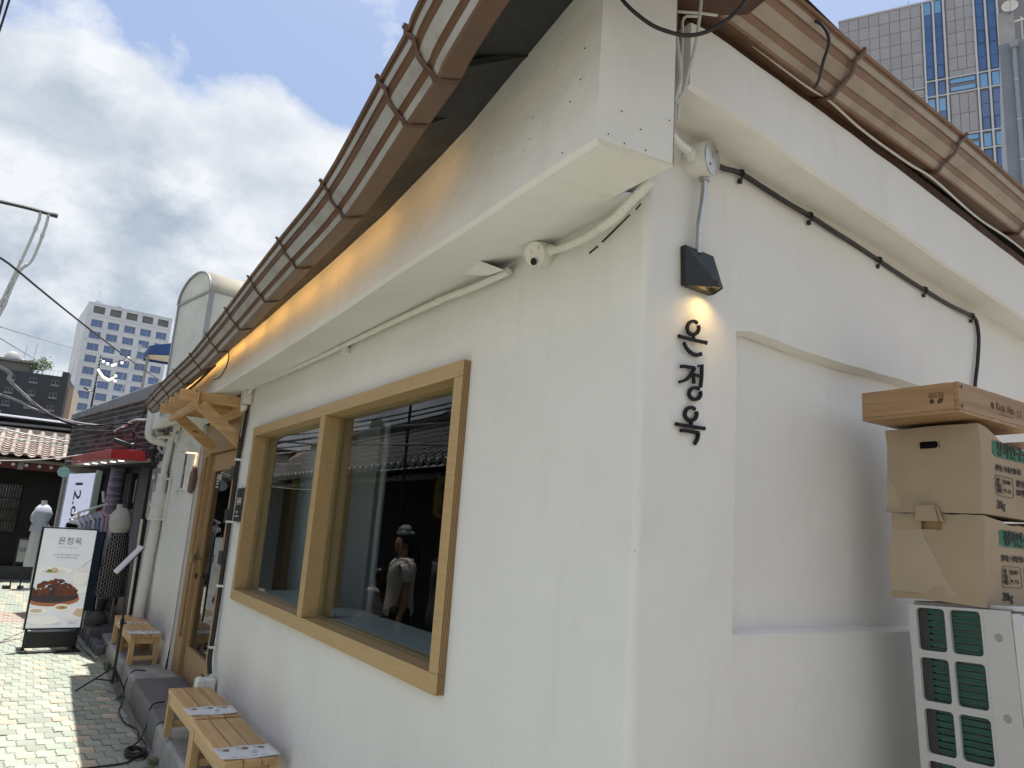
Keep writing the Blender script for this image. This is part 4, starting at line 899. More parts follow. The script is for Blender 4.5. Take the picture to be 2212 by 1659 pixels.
def box_print(parent, dx, dz, y, wf):
    U, W = V(1, 0, 0), UZ
    def fit(m): m.v = [V(p.x, wf(V(p.x, 1.150 if parent is b1 else 1.152, p.z)).y-(.0016+(y-p.y)), p.z) for p in m.v]; return m
    m = MB(); pts = []
    for cx, cz, s in ((.36, .043, 0), (.008, .043, 1), (.008, .008, 2), (.36, .008, 3)):
        for i in range(3): t = PI/2*(s+i/2); pts.append((cx+.008*math.cos(t), cz+.008*math.sin(t)))
    vs = []; fs = []
    n = 18
    for i in range(n+1):
        u = i/n*.36; e = .006 if i in (0, n) else 0; vs += [(2.524+dx+u, y, 1.953+dz+e), (2.524+dx+u, y, 2.006+dz-e-.012*min(1, u/.15))]
    for i in range(n): fs.append((2*i, 2*i+2, 2*i+3, 2*i+1))
    m.add(vs, fs); fit(m).build('printed_band', LABELG, parent, smooth=0)
    m = text_mb('장작연구소', .050, (2.548+dx, y-.0012, 1.962+dz), U, W, bold=.0012)
    text_mb('잘타는 국내산 참나무', .0215, (2.530+dx, y-.0006, 1.910+dz), U, W, mb=m, bold=.0003, space=.9)
    for i, q in enumerate(('2중', '방습', '패킹')): text_mb(q, .0165, (2.536+dx, y-.0006, 1.873+dz-i*.0165), U, W, mb=m, bold=.0003)
    text_mb('방습제 □', .0145, (2.583+dx, y-.0006, 1.871+dz), U, W, mb=m, space=.85); text_mb('박   스 □', .0145, (2.583+dx, y-.0006, 1.843+dz), U, W, mb=m, space=.85)
    m.box(2.5765+dx, 2.578+dx, y-.001, y-.0005, 1.838+dz, 1.886+dz)
    x0, x1, z0, z1 = 2.526+dx, 2.652+dx, 1.830+dz, 1.893+dz; loop = []
    for cx, cz, s in ((x1-.01, z1-.01, 0), (x0+.01, z1-.01, 1), (x0+.01, z0+.01, 2), (x1-.01, z0+.01, 3)):
        for i in range(4): t = PI/2*(s+i/3); loop.append((cx+.01*math.cos(t), y-.0008, cz+.01*math.sin(t)))
    m.tube(loop, .0008, 4, closed=True)
    text_mb('함수율', .024, (2.675+dx, y-.0006, 1.872+dz), U, W, mb=m, bold=.0004); text_mb('7%미만', .024, (2.672+dx, y-.0006, 1.843+dz), U, W, mb=m, bold=.0004, shear=.2)
    text_mb('20kg', .036, (2.527+dx, y-.0006, 1.790+dz), U, W, mb=m, bold=.0001, sx=.86)
    fit(m).build('printed_lettering', PRINT, parent, smooth=0)
box_print(b1, 0, 0, 1.150, w1); box_print(b2, .016, -.279, 1.152, w2)
cr_ = thing('wooden_crate', 'shallow pine wine crate with branded lettering lying on top of the firewood boxes', 'crate', (2.55, 1.3, 2.055))
cz0, cz1 = 2.062, 2.158
mb = MB(); mb.box(2.317, 2.330, 1.151, 1.452, cz0+.010, cz1); mb.build('side_board', CRATEW['Y'], cr_, bevel=.0015)
mb = MB(); mb.box(2.3175, 2.80, 1.138, 1.1505, cz0+.010, cz1); mb.build('front_board', CRATEW['X'], cr_, bevel=.0015)
mb = MB(); mb.box(2.787, 2.80, 1.151, 1.452, cz0+.010, cz1); mb.build('side_board', CRATEW['Y'], cr_, bevel=.0015)
mb = MB(); mb.box(2.331, 2.786, 1.440, 1.452, cz0+.010, cz1); mb.build('back_board', CRATEW['X'], cr_, bevel=.0015)
mb = MB(); mb.box(2.317, 2.80, 1.138, 1.452, cz0, cz0+.0095); mb.build('base_board', CRATEW['Y'], cr_, bevel=.001)
BRAND = mat('burnt_brand', (.075, .035, .018), .8)
mb = text_mb('Rioja Alta', .036, (2.545, 1.1379, 2.104), (1, 0, 0), UZ, ext=.0003, shear=.15, sx=.85)
mb.lathe((2.525, 1.1375, 2.114), [(.011, 0), (.0105, .0004)], 12, ax=(0, -1, 0), wob=lambda i, j, a: 1+.25*math.sin(5*a))
for a, b, c, d in ((2.690, 2.712, 2.100, 2.102), (2.690, 2.692, 2.102, 2.120), (2.710, 2.712, 2.102, 2.120), (2.690, 2.712, 2.120, 2.122), (2.56, 2.66, 2.0905, 2.092)): mb.box(a, b, 1.1374, 1.1378, c, d)
mb.build('branded_mark', BRAND, cr_, smooth=0)
mb = MB(); X = 2.3166
for a, b, c, d in ((1.182, 1.226, 2.114, 2.1152), (1.182, 1.226, 2.128, 2.1292), (1.182, 1.1832, 2.1152, 2.128), (1.2248, 1.226, 2.1152, 2.128), (1.2145, 1.2155, 2.1152, 2.128), (1.194, 1.195, 2.1152, 2.128)): mb.box(X-.0003, X+.0002, a, b, c, d)
text_mb('ES 26', .010, (X-.0002, 1.2235, 2.117), (0, -1, 0), UZ, ext=.0002, mb=mb); text_mb('HT', .008, (X-.0002, 1.193, 2.118), (0, -1, 0), UZ, ext=.0002, mb=mb)
mb.lathe((X, 1.218, 2.103), [(.0075, 0), (.0075, .0003)], 12, ax=(-1, 0, 0)); mb.lathe((X, 1.192, 2.103), [(.007, 0), (.007, .0003)], 14, ax=(-1, 0, 0), sx=1, sy=1.6)
mb.build('stamped_mark', BRAND, cr_, smooth=0)
mb = MB()
for z in (2.082, 2.142): mb.lathe((2.324, 1.1377, z), [(.003, 0), (.002, .0006)], 8, ax=(0, -1, 0)); mb.tube([(2.336, 1.1375, z-.004), (2.338, 1.1375, z+.006)], .002, 5)
mb.build('nail', DARK, cr_)

# ---- loose cables at the roof corner
def wire(label, pts, r, m, name='loose_cable', cat='cable', k=6, n=8, group=None):
    p = catmull(pts, k) if len(pts) > 2 else pts
    mb = MB(); mb.tube(p, r, n); o = mb.build(name, m, loc=p[0], smooth=60); return tag(o, label, cat, group)
wire('thick black cable drooping in a loop in front of the corner beam', [(.96, 1.22, 2.92), (.98, 1.195, 2.863), (1.002, 1.178, 2.83), (1.039, 1.15, 2.792), (1.072, 1.12, 2.77), (1.095, 1.097, 2.76), (1.118, 1.073, 2.761), (1.14, 1.05, 2.773), (1.165, 1.023, 2.8), (1.184, 1.0, 2.836), (1.20, .99, 2.9), (1.2, 1.0, 3.0)], .0048, RUBBER)
wire('single pale grey cable hanging straight down beside the corner beam', [(1.226, 1.177, 3.05), (1.226, 1.177, 2.971), (1.223, 1.181, 2.902), (1.217, 1.187, 2.834), (1.207, 1.197, 2.767), (1.2, 1.204, 2.713), (1.185, 1.215, 2.68)], .0042, mat('pale_cable', (.5, .5, .49), .5))
wire('pair of white cables bent down against the side of the corner beam', [(1.185, 1.24, 2.685), (1.205, 1.25, 2.70), (1.222, 1.256, 2.73), (1.230, 1.247, 2.785), (1.224, 1.253, 2.873), (1.214, 1.26, 2.935), (1.2, 1.274, 2.973), (1.165, 1.30, 3.016)], .0058, WHITEC)
wire('thin white cable curling over the top of the right eave beam', [(1.262, 1.285, 2.70), (1.265, 1.28, 2.9), (1.265, 1.28, 2.964), (1.265, 1.281, 2.99), (1.271, 1.274, 3.005), (1.30, 1.256, 3.008)], .004, WHITEC)
wire('thin white cable stretched level under the roof corner', [(1.096, 1.364, 3.026), (1.136, 1.331, 3.005), (1.195, 1.278, 2.988), (1.253, 1.222, 2.975), (1.30, 1.19, 2.97)], .0038, WHITEC)
wire('white cable running along the inner edge of the right gutter', [RB(.2, 3.052, .022), RB(.55, 3.062, .024), RB(.69, 3.070, .03), RB(.95, 3.075, .020), RB(1.3, 3.092, .022), RB(1.52, 3.105, .03), RB(2.0, 3.112, .02), RB(2.44, 3.13, .03), RB(3.2, 3.15, .02)], .0045, WHITEC)
wire('black cable looping out over the lip of the right gutter', [(1.70, 1.32, 3.16), (1.68, 1.25, 3.165), (1.690, 1.213, 3.153), (1.703, 1.194, 3.152), (1.72, 1.169, 3.126), (1.729, 1.156, 3.073), (1.735, 1.18, 3.02), (1.80, 1.24, 3.02), (1.85, 1.29, 3.04)], .0048, RUBBER)
wire('thin grey wire arching away from the top of the right gutter', [(1.47, 1.30, 3.13), (1.494, 1.22, 3.15), (1.548, 1.20, 3.17), (1.62, 1.16, 3.20), (1.755, 1.062, 3.247), (1.98, .9, 3.28)], .003, GREYC)
wire('dangling black wire hanging off the long gutter above the pergola', [(.96, 5.15, 2.70), (.965, 5.12, 2.64), (.955, 5.10, 2.57), (.93, 5.12, 2.50), (.90, 5.16, 2.48)], .004, RUBBER)
wire('bundle of black and grey wires sagging under the far end of the gutter', [(.97, 5.6, 2.66), (.95, 6.1, 2.60), (.94, 6.5, 2.58), (.96, 7.2, 2.60)], .010, RUBBER)

# ================================================================== BENCHES AND MENU SHEETS
def make_bench(L, W, H, label):
    t = thing('bench', label, 'bench', (0, 0, 0), 'pine benches along the wall')
    pw = W/3
    for i in range(3): mb = MB(); mb.box(-W/2+i*pw+.0024, -W/2+(i+1)*pw-.0024, -L/2, L/2, H-.028, H); mb.build('seat_plank', PINE['Y'], t, bevel=.003)
    for sx in (-1, 1):
        for sy in (-1, 1): mb = MB(); x = sx*(W/2-.026); y = sy*(L/2-.035); mb.box(x-.022, x+.022, y-.022, y+.022, 0, H-.0285); mb.build('leg', PINE['Z'], t, bevel=.003)
        mb = MB(); x = sx*(W/2-.017); mb.box(x-.009, x+.009, -L/2+.058, L/2-.058, H-.09, H-.0287); mb.build('side_rail', PINE['Y'], t, bevel=.002)
    for sy in (-1, 1):
        y = sy*(L/2-.035)
        mb = MB(); mb.box(-W/2+.049, W/2-.049, y-.011, y+.011, H-.085, H-.0287); mb.build('end_rail', PINE['X'], t, bevel=.002)
        mb = MB(); mb.box(-W/2+.049, W/2-.049, y-.012, y+.012, .055, .095); mb.build('stretcher', PINE['X'], t, bevel=.002)
    return t
bench = make_bench(.81, .262, .285, 'near pine bench with a menu sheet lying on its seat closest to the camera')
bench.location = (1.098, 4.215, .193)
copy_tree(bench, (1.10, 5.045, .198), .012, 'second pine bench from the camera, beside the white outlet box by the door')
copy_tree(bench, (1.118, 8.235, .190), .02, 'far pine bench beyond the door with a menu sheet on its near end')
copy_tree(bench, (1.150, 9.06, .165), .02, 'farthest pine bench beside the foot of the drain pipe')
PAPER = mat('white_paper', (.72, .73, .74), .6, bump=.05, bscale=20)
PFOOD = mat('printed_food_brown', (.30, .22, .13), .7, var=.5, vscale=30); PGREY = mat('printed_grey', (.42, .43, .44), .7)
def sheet(cx, cy, z, wx, wy, rz, label):
    t = thing('menu_sheet', label, 'menu sheet', (cx, cy, z), 'menu sheets on the benches')
    mb = MB(); n = 10; k = 4
    def P(u, v, h=0): q = V(u*wx, v*wy, 0); q.rotate(Matrix.Rotation(rz, 3, 'Z')); return V(cx, cy, z)+q+UZ*(.0015+.012*max(0, abs(u)-.42)*8*abs(u)+.002*(1+math.sin(u*7+v*3))+h)
    vs = [P(i/n-.5, j/k-.5) for i in range(n+1) for j in range(k+1)]
    mb.add(vs, [(i*(k+1)+j, (i+1)*(k+1)+j, (i+1)*(k+1)+j+1, i*(k+1)+j+1) for i in range(n) for j in range(k)])
    o = mb.build('paper', PAPER, t, smooth=60); so = o.modifiers.new('sheet', 'SOLIDIFY'); so.thickness = .0008
    mb = MB()
    for i, u in enumerate((-.30, .02, .31)):
        m_ = []
        for a in range(10): q = 2*PI*a/10; m_.append(P(u+.065*math.cos(q), .24+.10*math.sin(q), .001))
        mb.add(m_, [tuple(range(10))], 0)
        for r in range(3): mb.add([P(u-.13, .36-r*.09, .001), P(u-.085, .36-r*.09, .001), P(u-.085, .40-r*.09, .001), P(u-.13, .40-r*.09, .001)], [(0, 1, 2, 3)], 1)
    for u in (-.25, -.1, .08, .25): mb.add([P(u-.05, -.38, .001), P(u+.05, -.38, .001), P(u+.05, -.34, .001), P(u-.05, -.34, .001)], [(0, 1, 2, 3)], 1)
    mb.build('menu_print', [PFOOD, PGREY], t, smooth=0)
    mb = MB(); mb.lathe(P(.12, -.12)+UZ*.001, [(.012, 0), (.013, .004), (.008, .009), (.002, .011)], 10); mb.build('pebble', mat('grey_pebble', (.5, .5, .5), .7), t)
sheet(1.096, 3.945, .4785, .278, .205, .01, 'curled menu sheet on the bench nearest the camera')
sheet(1.094, 4.785, .4835, .275, .195, -.03, 'menu sheet on the near end of the second bench')
sheet(1.118, 7.965, .4755, .29, .19, .0, 'menu sheet on the near end of the bench beyond the door')
sheet(1.118, 8.78, .451, .28, .18, -.02, 'menu sheet on the farthest bench by the drain pipe')

# ================================================================== STREET THINGS
# menu stand on a black tripod
ts = thing('menu_stand', 'thin black tripod stand holding a tilted menu sheet beside the step', 'stand', (.905, 7.83, 0))
mb = MB(); mb.tube([(.905, 7.83, .06), (.905, 7.83, .62)], .012, 8); mb.tube([(.905, 7.83, .60), (.878, 7.82, 1.12)], .008, 8); mb.lathe((.905, 7.83, .56), [(.018, 0), (.018, .05)], 10); mb.tube([(.905, 7.83, .58), (.94, 7.82, .58)], .008, 6); mb.build('pole', BLACK, ts)
for ex, ey in ((.62, 7.80), (1.0, 7.48), (.985, 8.14)): mb = MB(); mb.tube([(.905, 7.83, .20), (ex, ey, .012)], .008, 6); mb.tube([(.905, 7.83, .08), ((.905+ex)/2, (7.83+ey)/2, .105)], .006, 6); mb.build('leg', BLACK, ts)
mb = MB(); mb.obox((.79, 7.70, 1.01), V(.185, 0, .245), V(0, .28, 0), V(-.006, 0, .005)); mb.build('tray', BLACK, ts)
mb = MB(); mb.obox((.783, 7.695, 1.018), V(.185, 0, .245), V(0, .285, 0), V(-.010, 0, .008)); mb.build('sheet', PAPER, ts)
wire('black mains cable lying along the foot of the step with a loose coil', [(1.12, 7.52, .215), (1.02, 7.50, .22), (.975, 7.50, .13), (.955, 7.4, .02), (.93, 7.2, .012), (.891, 6.98, .012), (.896, 6.62, .012), (.955, 6.39, .012), (.949, 6.22, .012), (.965, 5.97, .012), (.93, 5.80, .012), (.86, 5.78, .02), (.83, 5.83, .03), (.92, 6.0, .03), (.98, 6.15, .10), (1.0, 6.2, .215), (1.1, 6.3, .215)], .0055, RUBBER, 'power_cable')
coil = []
for i in range(64): a = i/64*2*PI*5; r = .058+.010*math.sin(i*.7); coil.append((.878+r*math.cos(a), 5.765+r*1.6*math.sin(a), .010+.0055*(i/64*5)+.003*math.sin(i*1.3)))
wire('coiled black extension cable on the paving below the near benches', coil+[(.86, 5.67, .012), (.80, 5.60, .010), (.70, 5.575, .010), (.55, 5.55, .010), (.3, 5.45, .010), (.0, 5.4, .01)], .006, RUBBER, 'cable_coil', k=3)
wire('thin black lead looping from the light-box sign to the step', [(.73, 9.98, .10), (.80, 9.95, .02), (.85, 9.6, .010), (.88, 9.3, .010), (.93, 9.35, .06), (.98, 9.5, .12), (1.05, 9.5, .17)], .004, RUBBER, 'power_cable')

# menu light box
bd = thing('menu_light_box', 'tall lit menu light box with a braised meat photo on black feet in the alley', 'light box', (.47, 9.99, 0))
BU = V(.569, .085, 0).normalized(); BN = V(BU.y, -BU.x, 0)
def BP(u, z, off=0): return V(.187, 9.945, 0)+BU*u+UZ*z+BN*off
BW_, Z0_, Z1_ = .566, .232, 1.345
mb = MB(); f = .016
mb.obox(BP(0, Z0_, -.03), BU*BW_, UZ*f, BN*.045); mb.obox(BP(0, Z1_-f, -.03), BU*BW_, UZ*f, BN*.045); mb.obox(BP(0, Z0_+f, -.03), BU*f, UZ*(Z1_-Z0_-2*f), BN*.045); mb.obox(BP(BW_-f, Z0_+f, -.03), BU*f, UZ*(Z1_-Z0_-2*f), BN*.045); mb.obox(BP(f, Z0_+f, -.0295), BU*(BW_-2*f), UZ*(Z1_-Z0_-2*f), BN*.008)
mb.build('frame', BLACK, bd, bevel=.002)
POST = mat('lit_poster_paper', (.56, .57, .57), .45, var=.06, vscale=3, emit=(.92, .96, 1.0), estr=.17)
mb = MB(); mb.obox(BP(f, Z0_+f, -.02), BU*(BW_-2*f), UZ*(Z1_-Z0_-2*f), BN*.025); mb.build('poster', POST, bd, smooth=0)
mb = MB()
for u in (.02, BW_-.045): mb.obox(BP(u, .03, -.02), BU*.025, UZ*(Z0_-.03), BN*.03); mb.obox(BP(u-.03, .0, -.16), BU*.06, UZ*.03, BN*.30)
mb.obox(BP(.03, .045, -.08), BU*(BW_-.06), UZ*.165, BN*.13); mb.obox(BP(-.01, .0, .10), BU*(BW_+.02), UZ*.02, BN*.03)
mb.build('base', BLACK, bd, bevel=.004)
# printed pictures and lettering: thin prints on the poster
EM = .22
def pm_(name, c, **k): return mat(name, c, .5, emit=c, estr=EM, **k)
MEAT = pm_('print_meat', (.10, .030, .016), var=.7, vscale=38, col2=(.20, .07, .035)); STONE = pm_('print_stone_plate', (.045, .035, .04)); TRAY = pm_('print_terracotta', (.34, .13, .06)); CER = pm_('print_ceramic', (.72, .71, .68)); CERS = pm_('print_ceramic_rim', (.60, .585, .55)); SOUP = pm_('print_soup', (.36, .30, .12)); HERB = pm_('print_herb', (.16, .24, .05), var=.5, vscale=60); BUN = pm_('print_bun', (.50, .40, .27)); GOLD = pm_('print_brass', (.38, .22, .09)); INKP = mat('print_ink', (.03, .03, .03), .6); GREYP = mat('print_grey', (.30, .31, .31), .6)
mb = MB(); lay = [0]
x_lo, x_hi = f, BW_-f
def blob(u, v, ru, rv, m, n=22, wob=0.0, a0=0, a1=2*PI, rot=0):
    lay[0] += 1; pts = []
    for i in range(n):
        a = a0+(a1-a0)*i/n if a1-a0 > 6 else a0+(a1-a0)*i/(n-1); r = 1+wob*nz3(math.cos(a)*2+u*30, math.sin(a)*2+v*30)
        x, y = ru*r*math.cos(a), rv*r*math.sin(a); x, y = x*math.cos(rot)-y*math.sin(rot), x*math.sin(rot)+y*math.cos(rot)
        pts.append((min(max(u+x, x_lo), x_hi), min(max(v+y, Z0_+f), Z1_-f)))
    o = len(mb.v); mb.v += [BP(p[0], p[1], .0052+lay[0]*.00006) for p in pts]; c = BP(min(max(u, x_lo), x_hi), v, .0052+lay[0]*.00006); mb.v.append(c)
    for i in range(n if a1-a0 > 6 else n-1): mb.f.append((o+n, o+i, o+(i+1) % n)); mb.m.append(m)
PM = [MEAT, STONE, TRAY, CER, CERS, SOUP, HERB, BUN, GOLD]
random.seed(11)
blob(.20, .865, .175, .050, 4); blob(.20, .868, .170, .045, 3); blob(.19, .855, .12, .028, 4); blob(.175, .862, .06, .018, 6, wob=.5); blob(.195, .880, .034, .022, 7, wob=.3)
blob(.46, .80, .078, .095, 4); blob(.46, .803, .073, .090, 3); blob(.48, .865, .075, .016, 4); blob(.41, .865, .022, .006, 3); blob(.505, .955, .004, .07, 8, rot=-.75)
blob(.45, .66, .14, .05, 4); blob(.45, .665, .135, .045, 3)
blob(.22, .56, .275, .082, 2); blob(.22, .57, .27, .068, 2); blob(.22, .59, .262, .075, 1)
for i in range(120):
    u = .22+random.uniform(-1, 1)*.235; top_ = .155*(1-abs((u-.22)/.27)**1.8); v = .61+random.uniform(-.018, 1)*top_; blob(u, v, random.uniform(.018, .036), random.uniform(.010, .020), (0, 0, 0, 1)[i % 4] if i < 100 else 0, 9, wob=.5, rot=random.uniform(-.7, .7))
blob(.10, .43, .10, .045, 4); blob(.10, .435, .095, .040, 3); blob(.09, .435, .06, .020, 7, wob=.3)
blob(.33, .46, .088, .045, 4); blob(.33, .465, .084, .042, 3); blob(.33, .467, .060, .022, 5); blob(.335, .468, .02, .010, 2, wob=.4)
blob(.50, .40, .10, .07, 4); blob(.50, .405, .095, .064, 3); blob(.52, .41, .06, .05, 7, wob=.4)
blob(.18, .33, .17, .05, 4); blob(.18, .335, .165, .046, 3)
prints = mb.build('printed_food', PM, bd, smooth=0)
mb = MB()
for body, s, u, z, m_ in (('온정옥', .088, .175, 1.165, 0), ('O N   J E O N G   O K', .020, .19, 1.118, 1), ('온기로 데우고 정성으로 끓이다.', .021, .155, 1.035, 0), ('깊이 한상 한정찬, 온정옥', .021, .185, 1.005, 0), ('한우 갈비찜', .017, .07, .305, 0), ('ON JEONG OK', .014, .065, .285, 0), ('들깨 칼국수', .017, .255, .305, 0), ('평양식 만둣국', .017, .42, .305, 0), ('ON JEONG OK', .014, .42, .285, 0), ('ON JEONG OK', .014, .25, .285, 0)):
    text_mb(body, s, BP(u, z, .009), BU, UZ, m=m_, mb=mb, ext=.0002)
mb.build('printed_lettering', [INKP, GREYP], bd, smooth=0)
# ================================================================== THE CLOTHES SHOP (dark brick)
BX0 = V(1.25, 9.15, 0); TB = V(-.187, .982, 0).normalized(); NB = V(-TB.y, TB.x, 0)
def BW(s, z, off=0.0): return BX0+TB*s+UZ*z+NB*off
shop = thing('brick_shop', 'dark brick clothes shop with concrete parapet beyond the white restaurant', 'shop', BW(0, 0))
PARA = mat('grey_concrete_parapet', (.27, .285, .29), .8, var=.3, vscale=4, bump=.3, bscale=14, dirt=(.15, .155, .155), damt=.6, dscale=3)
MORT = mat('brick_mortar', (.48, .46, .44), .9, var=.3, vscale=20)
BRK = [mat('dark_brick_%s' % a, c, .85, var=.45, vscale=14, bump=.5, bscale=40, bdist=.006, rnd=.35) for a, c in (('umber', (.085, .066, .058)), ('soot', (.055, .050, .050)), ('ash', (.14, .12, .11)))]
mb = MB(); mb.obox(BW(.25, 2.2, -.20), TB*4.34, UZ*.75, NB*.196); mb.obox(BW(.25, 0, -.20), TB*.12, UZ*2.2, NB*.196); mb.obox(BW(4.50, 0, -.20), TB*.09, UZ*2.2, NB*.196); mb.obox(BW(.25, 0, -3.2), TB*4.34, UZ*2.95, NB*.1); mb.obox(BW(.25, 2.85, -3.1), TB*4.34, UZ*.1, NB*2.9); mb.obox(BW(.25, 0, -3.1), TB*.1, UZ*2.85, NB*2.9); mb.obox(BW(4.49, 0, -3.1), TB*.1, UZ*2.85, NB*2.9)
mb.build('wall', MORT, shop)
mb = MB(); vs = [BW(.2, 2.955, .03), BW(4.62, 2.925, .03), BW(4.62, 3.015, .03), BW(.2, 3.155, .03)]; mb.add(vs+[q-NB*.22 for q in vs], [(0, 3, 2, 1), (4, 5, 6, 7), (3, 7, 6, 2), (0, 1, 5, 4), (1, 2, 6, 5), (0, 4, 7, 3)]); mb.build('parapet', PARA, shop, bevel=.01)
bp0 = {}; random.seed(21); nb_ = 0
RH = .0705
for r in range(11):
    z = 2.205+r*RH; off = .1 if r % 2 else 0
    s = .27-off
    while s < 4.55:
        L = .192; a, b = max(s, .26), min(s+L-.012, 4.585)
        if b-a > .04:
            k = random.choice((0, 0, 0, 1, 1, 2)); full = abs((b-a)-(L-.012)) < 1e-6
            if full and k in bp0:
                o = instance(bp0[k], 'brick', shop, BW(a, z+random.uniform(-.002, .002), random.uniform(-.002, .004)))
            elif full:
                mb = MB(); mb.obox((0, 0, 0), TB*(L-.012), UZ*(RH-.020), NB*.005); o = mb.build('brick', BRK[k], shop, smooth=0); bp0[k] = o
                o.location = BW(a, z, 0)-ORG[shop.name]
                o.data.transform(Matrix.Translation(ORG[shop.name]))
            else:
                mb = MB(); mb.obox(BW(a, z, 0), TB*(b-a), UZ*(RH-.020), NB*.005); mb.build('brick', BRK[k], shop, smooth=0)
            nb_ += 1
        s += L
# shop front set back under the brick lintel: pillar, dark glazing, frames
FRM = mat('bronze_shopfront_frame', (.075, .062, .055), .45, .3); FRM2 = mat('taupe_pillar', (.13, .105, .09), .6)
mb = MB(); mb.obox(BW(2.10, .12, -.56), TB*.36, UZ*2.09, NB*.08); mb.build('pillar', FRM2, shop, bevel=.004)
mb = MB()
for s in (2.47, 2.80, 3.55, 3.95, 4.44): mb.obox(BW(s, .12, -.54), TB*.05, UZ*2.07, NB*.06)
mb.obox(BW(2.52, 2.11, -.539), TB*1.9, UZ*.079, NB*.055); mb.obox(BW(2.52, .121, -.539), TB*1.9, UZ*.16, NB*.055); mb.obox(BW(2.52, 1.55, -.538), TB*.28, UZ*.05, NB*.05)
mb.build('shopfront_frame', FRM, shop, bevel=.003)
mb = MB(); mb.obox(BW(2.52, .2, -.53), TB*1.93, UZ*1.95, NB*.006); mb.build('shop_glass', glass_mat('shop_glass', (.62, .68, .68), 1.55), shop, smooth=0)
mb = MB(); mb.obox(BW(.38, .1, -1.7), TB*4.1, UZ*2.1, NB*.03); mb.obox(BW(.38, .1, -1.67), TB*4.1, UZ*.03, NB*1.4); mb.obox(BW(.38, 2.19, -1.67), TB*4.1, UZ*.03, NB*1.47); mb.obox(BW(2.09, .13, -1.67), TB*.03, UZ*2.0, NB*1.1); mb.build('shop_interior', INT, shop)
mb = MB(); mb.obox(BW(3.62, 1.70, -.8), TB*.28, UZ*.36, NB*.01); mb.build('interior_poster', mat('cream_poster', (.55, .52, .40), .6, emit=(.5, .5, .42), estr=.25), shop, smooth=0)
mb = MB()
for i in range(4): mb.obox(BW(3.66+i*.055, 1.76+.03*(i % 2), -.789), TB*.03, UZ*.2, NB*.004)
mb.build('interior_poster_print', mat('print_ink', (.03, .03, .03)), shop, smooth=0)
# lit vertical banner box
LB = mat('lit_lavender_panel', (.55, .55, .64), .4, emit=(.62, .66, .86), estr=.30, var=.05)
bn = thing('banner_light_box', 'tall pale lavender light box lettered 12.oh sideways in the shop window', 'light box', BW(3.1, .3, .1))
mb = MB(); mb.obox(BW(2.45, .30, .02), TB*1.40, UZ*1.75, NB*.06); mb.build('panel', LB, bn, bevel=.006)
mb = MB(); mb.obox(BW(2.40, .28, .015), TB*.05, UZ*1.80, NB*.075); mb.obox(BW(3.85, .28, .015), TB*.05, UZ*1.80, NB*.075); mb.build('frame', mat('pale_glass_edge', (.45, .55, .55), .3), bn, bevel=.004)
mb = text_mb('12.oh', .52, BW(3.38, 1.98, .0815), -UZ, -TB, ext=.001, sx=.60, space=1.0, bold=.004); mb.build('lettering', INKP, bn, smooth=0)
# red canopy
cn = thing('red_canopy', 'glossy red canopy with small downlights over the clothes shop door', 'canopy', BW(.7, 2.2))
RED = mat('red_lacquer', (.42, .022, .02), .35, dirt=(.25, .03, .03), damt=.3)
c4 = [V(1.11, 9.82, 0), V(.735, 10.0, 0), V(.43, 12.4, 0), V(.62, 12.4, 0)]
mb = MB(); mb.add([p+UZ*2.175 for p in c4]+[p+UZ*2.29 for p in c4], [(0, 1, 2, 3), (7, 6, 5, 4), (0, 4, 5, 1), (1, 5, 6, 2), (2, 6, 7, 3), (3, 7, 4, 0)]); mb.f = [tuple(reversed(f)) for f in mb.f]; mb.build('canopy_box', RED, cn, bevel=.004)
mb = MB(); cc4 = sum(c4, V(0, 0, 0))/4; mb.add([p.lerp(cc4, .10)+UZ*2.172 for p in c4], [(0, 1, 2, 3)]); mb.build('soffit_panel', mat('canopy_underside', (.55, .50, .49), .4), cn, smooth=0)
mb = MB()
for t in (.08, .25, .45, .65, .85): mb.lathe(V(.90, 10.05, 2.1705).lerp(V(.55, 12.2, 2.1705), t), [(.030, 0), (.034, -.005), (.02, -.006)], 12)
mb.build('downlight', mat('lit_downlight', (.9, .9, .85), .3, emit=(1, .95, .85), estr=2.2), cn)
# mint round blade sign
ms = thing('round_sign', 'small mint green octagonal blade sign hanging by the clothes shop', 'sign', BW(3.5, 2.06, .25))
mb = MB(); ctr = V(.343, 12.0, 2.04); mb.lathe(ctr+V(0, -.01, 0), [(.077, 0), (.077, .02)], 8, ax=V(-.03, -1, 0)); mb.build('disc', mat('mint_enamel', (.30, .50, .47), .4), ms, smooth=0)
mb = MB(); mb.tube([ctr+UZ*.075, ctr+UZ*.16, V(.60, 12.2, 2.19)], .008, 6); mb.build('arm', STEEL, ms)
# wrapped column
WR = mat('striped_wrap', (.42, .37, .38), .8, var=.7, vscale=9, stretch=(.5, .5, 3.5), col2=(.10, .08, .10))
mb = MB(); mb.lathe(BW(3.12, .18, -.38), [(.105, 0), (.11, .5), (.102, 1.0), (.108, 1.5), (.102, 2.0)], 16, wob=lambda i, j, a: 1+.05*math.sin(3*a+i)); o = mb.build('wrapped_column', WR, loc=BW(3.12, .18, -.38), smooth=60); tag(o, 'column wrapped in mottled fabric under the red canopy', 'column')
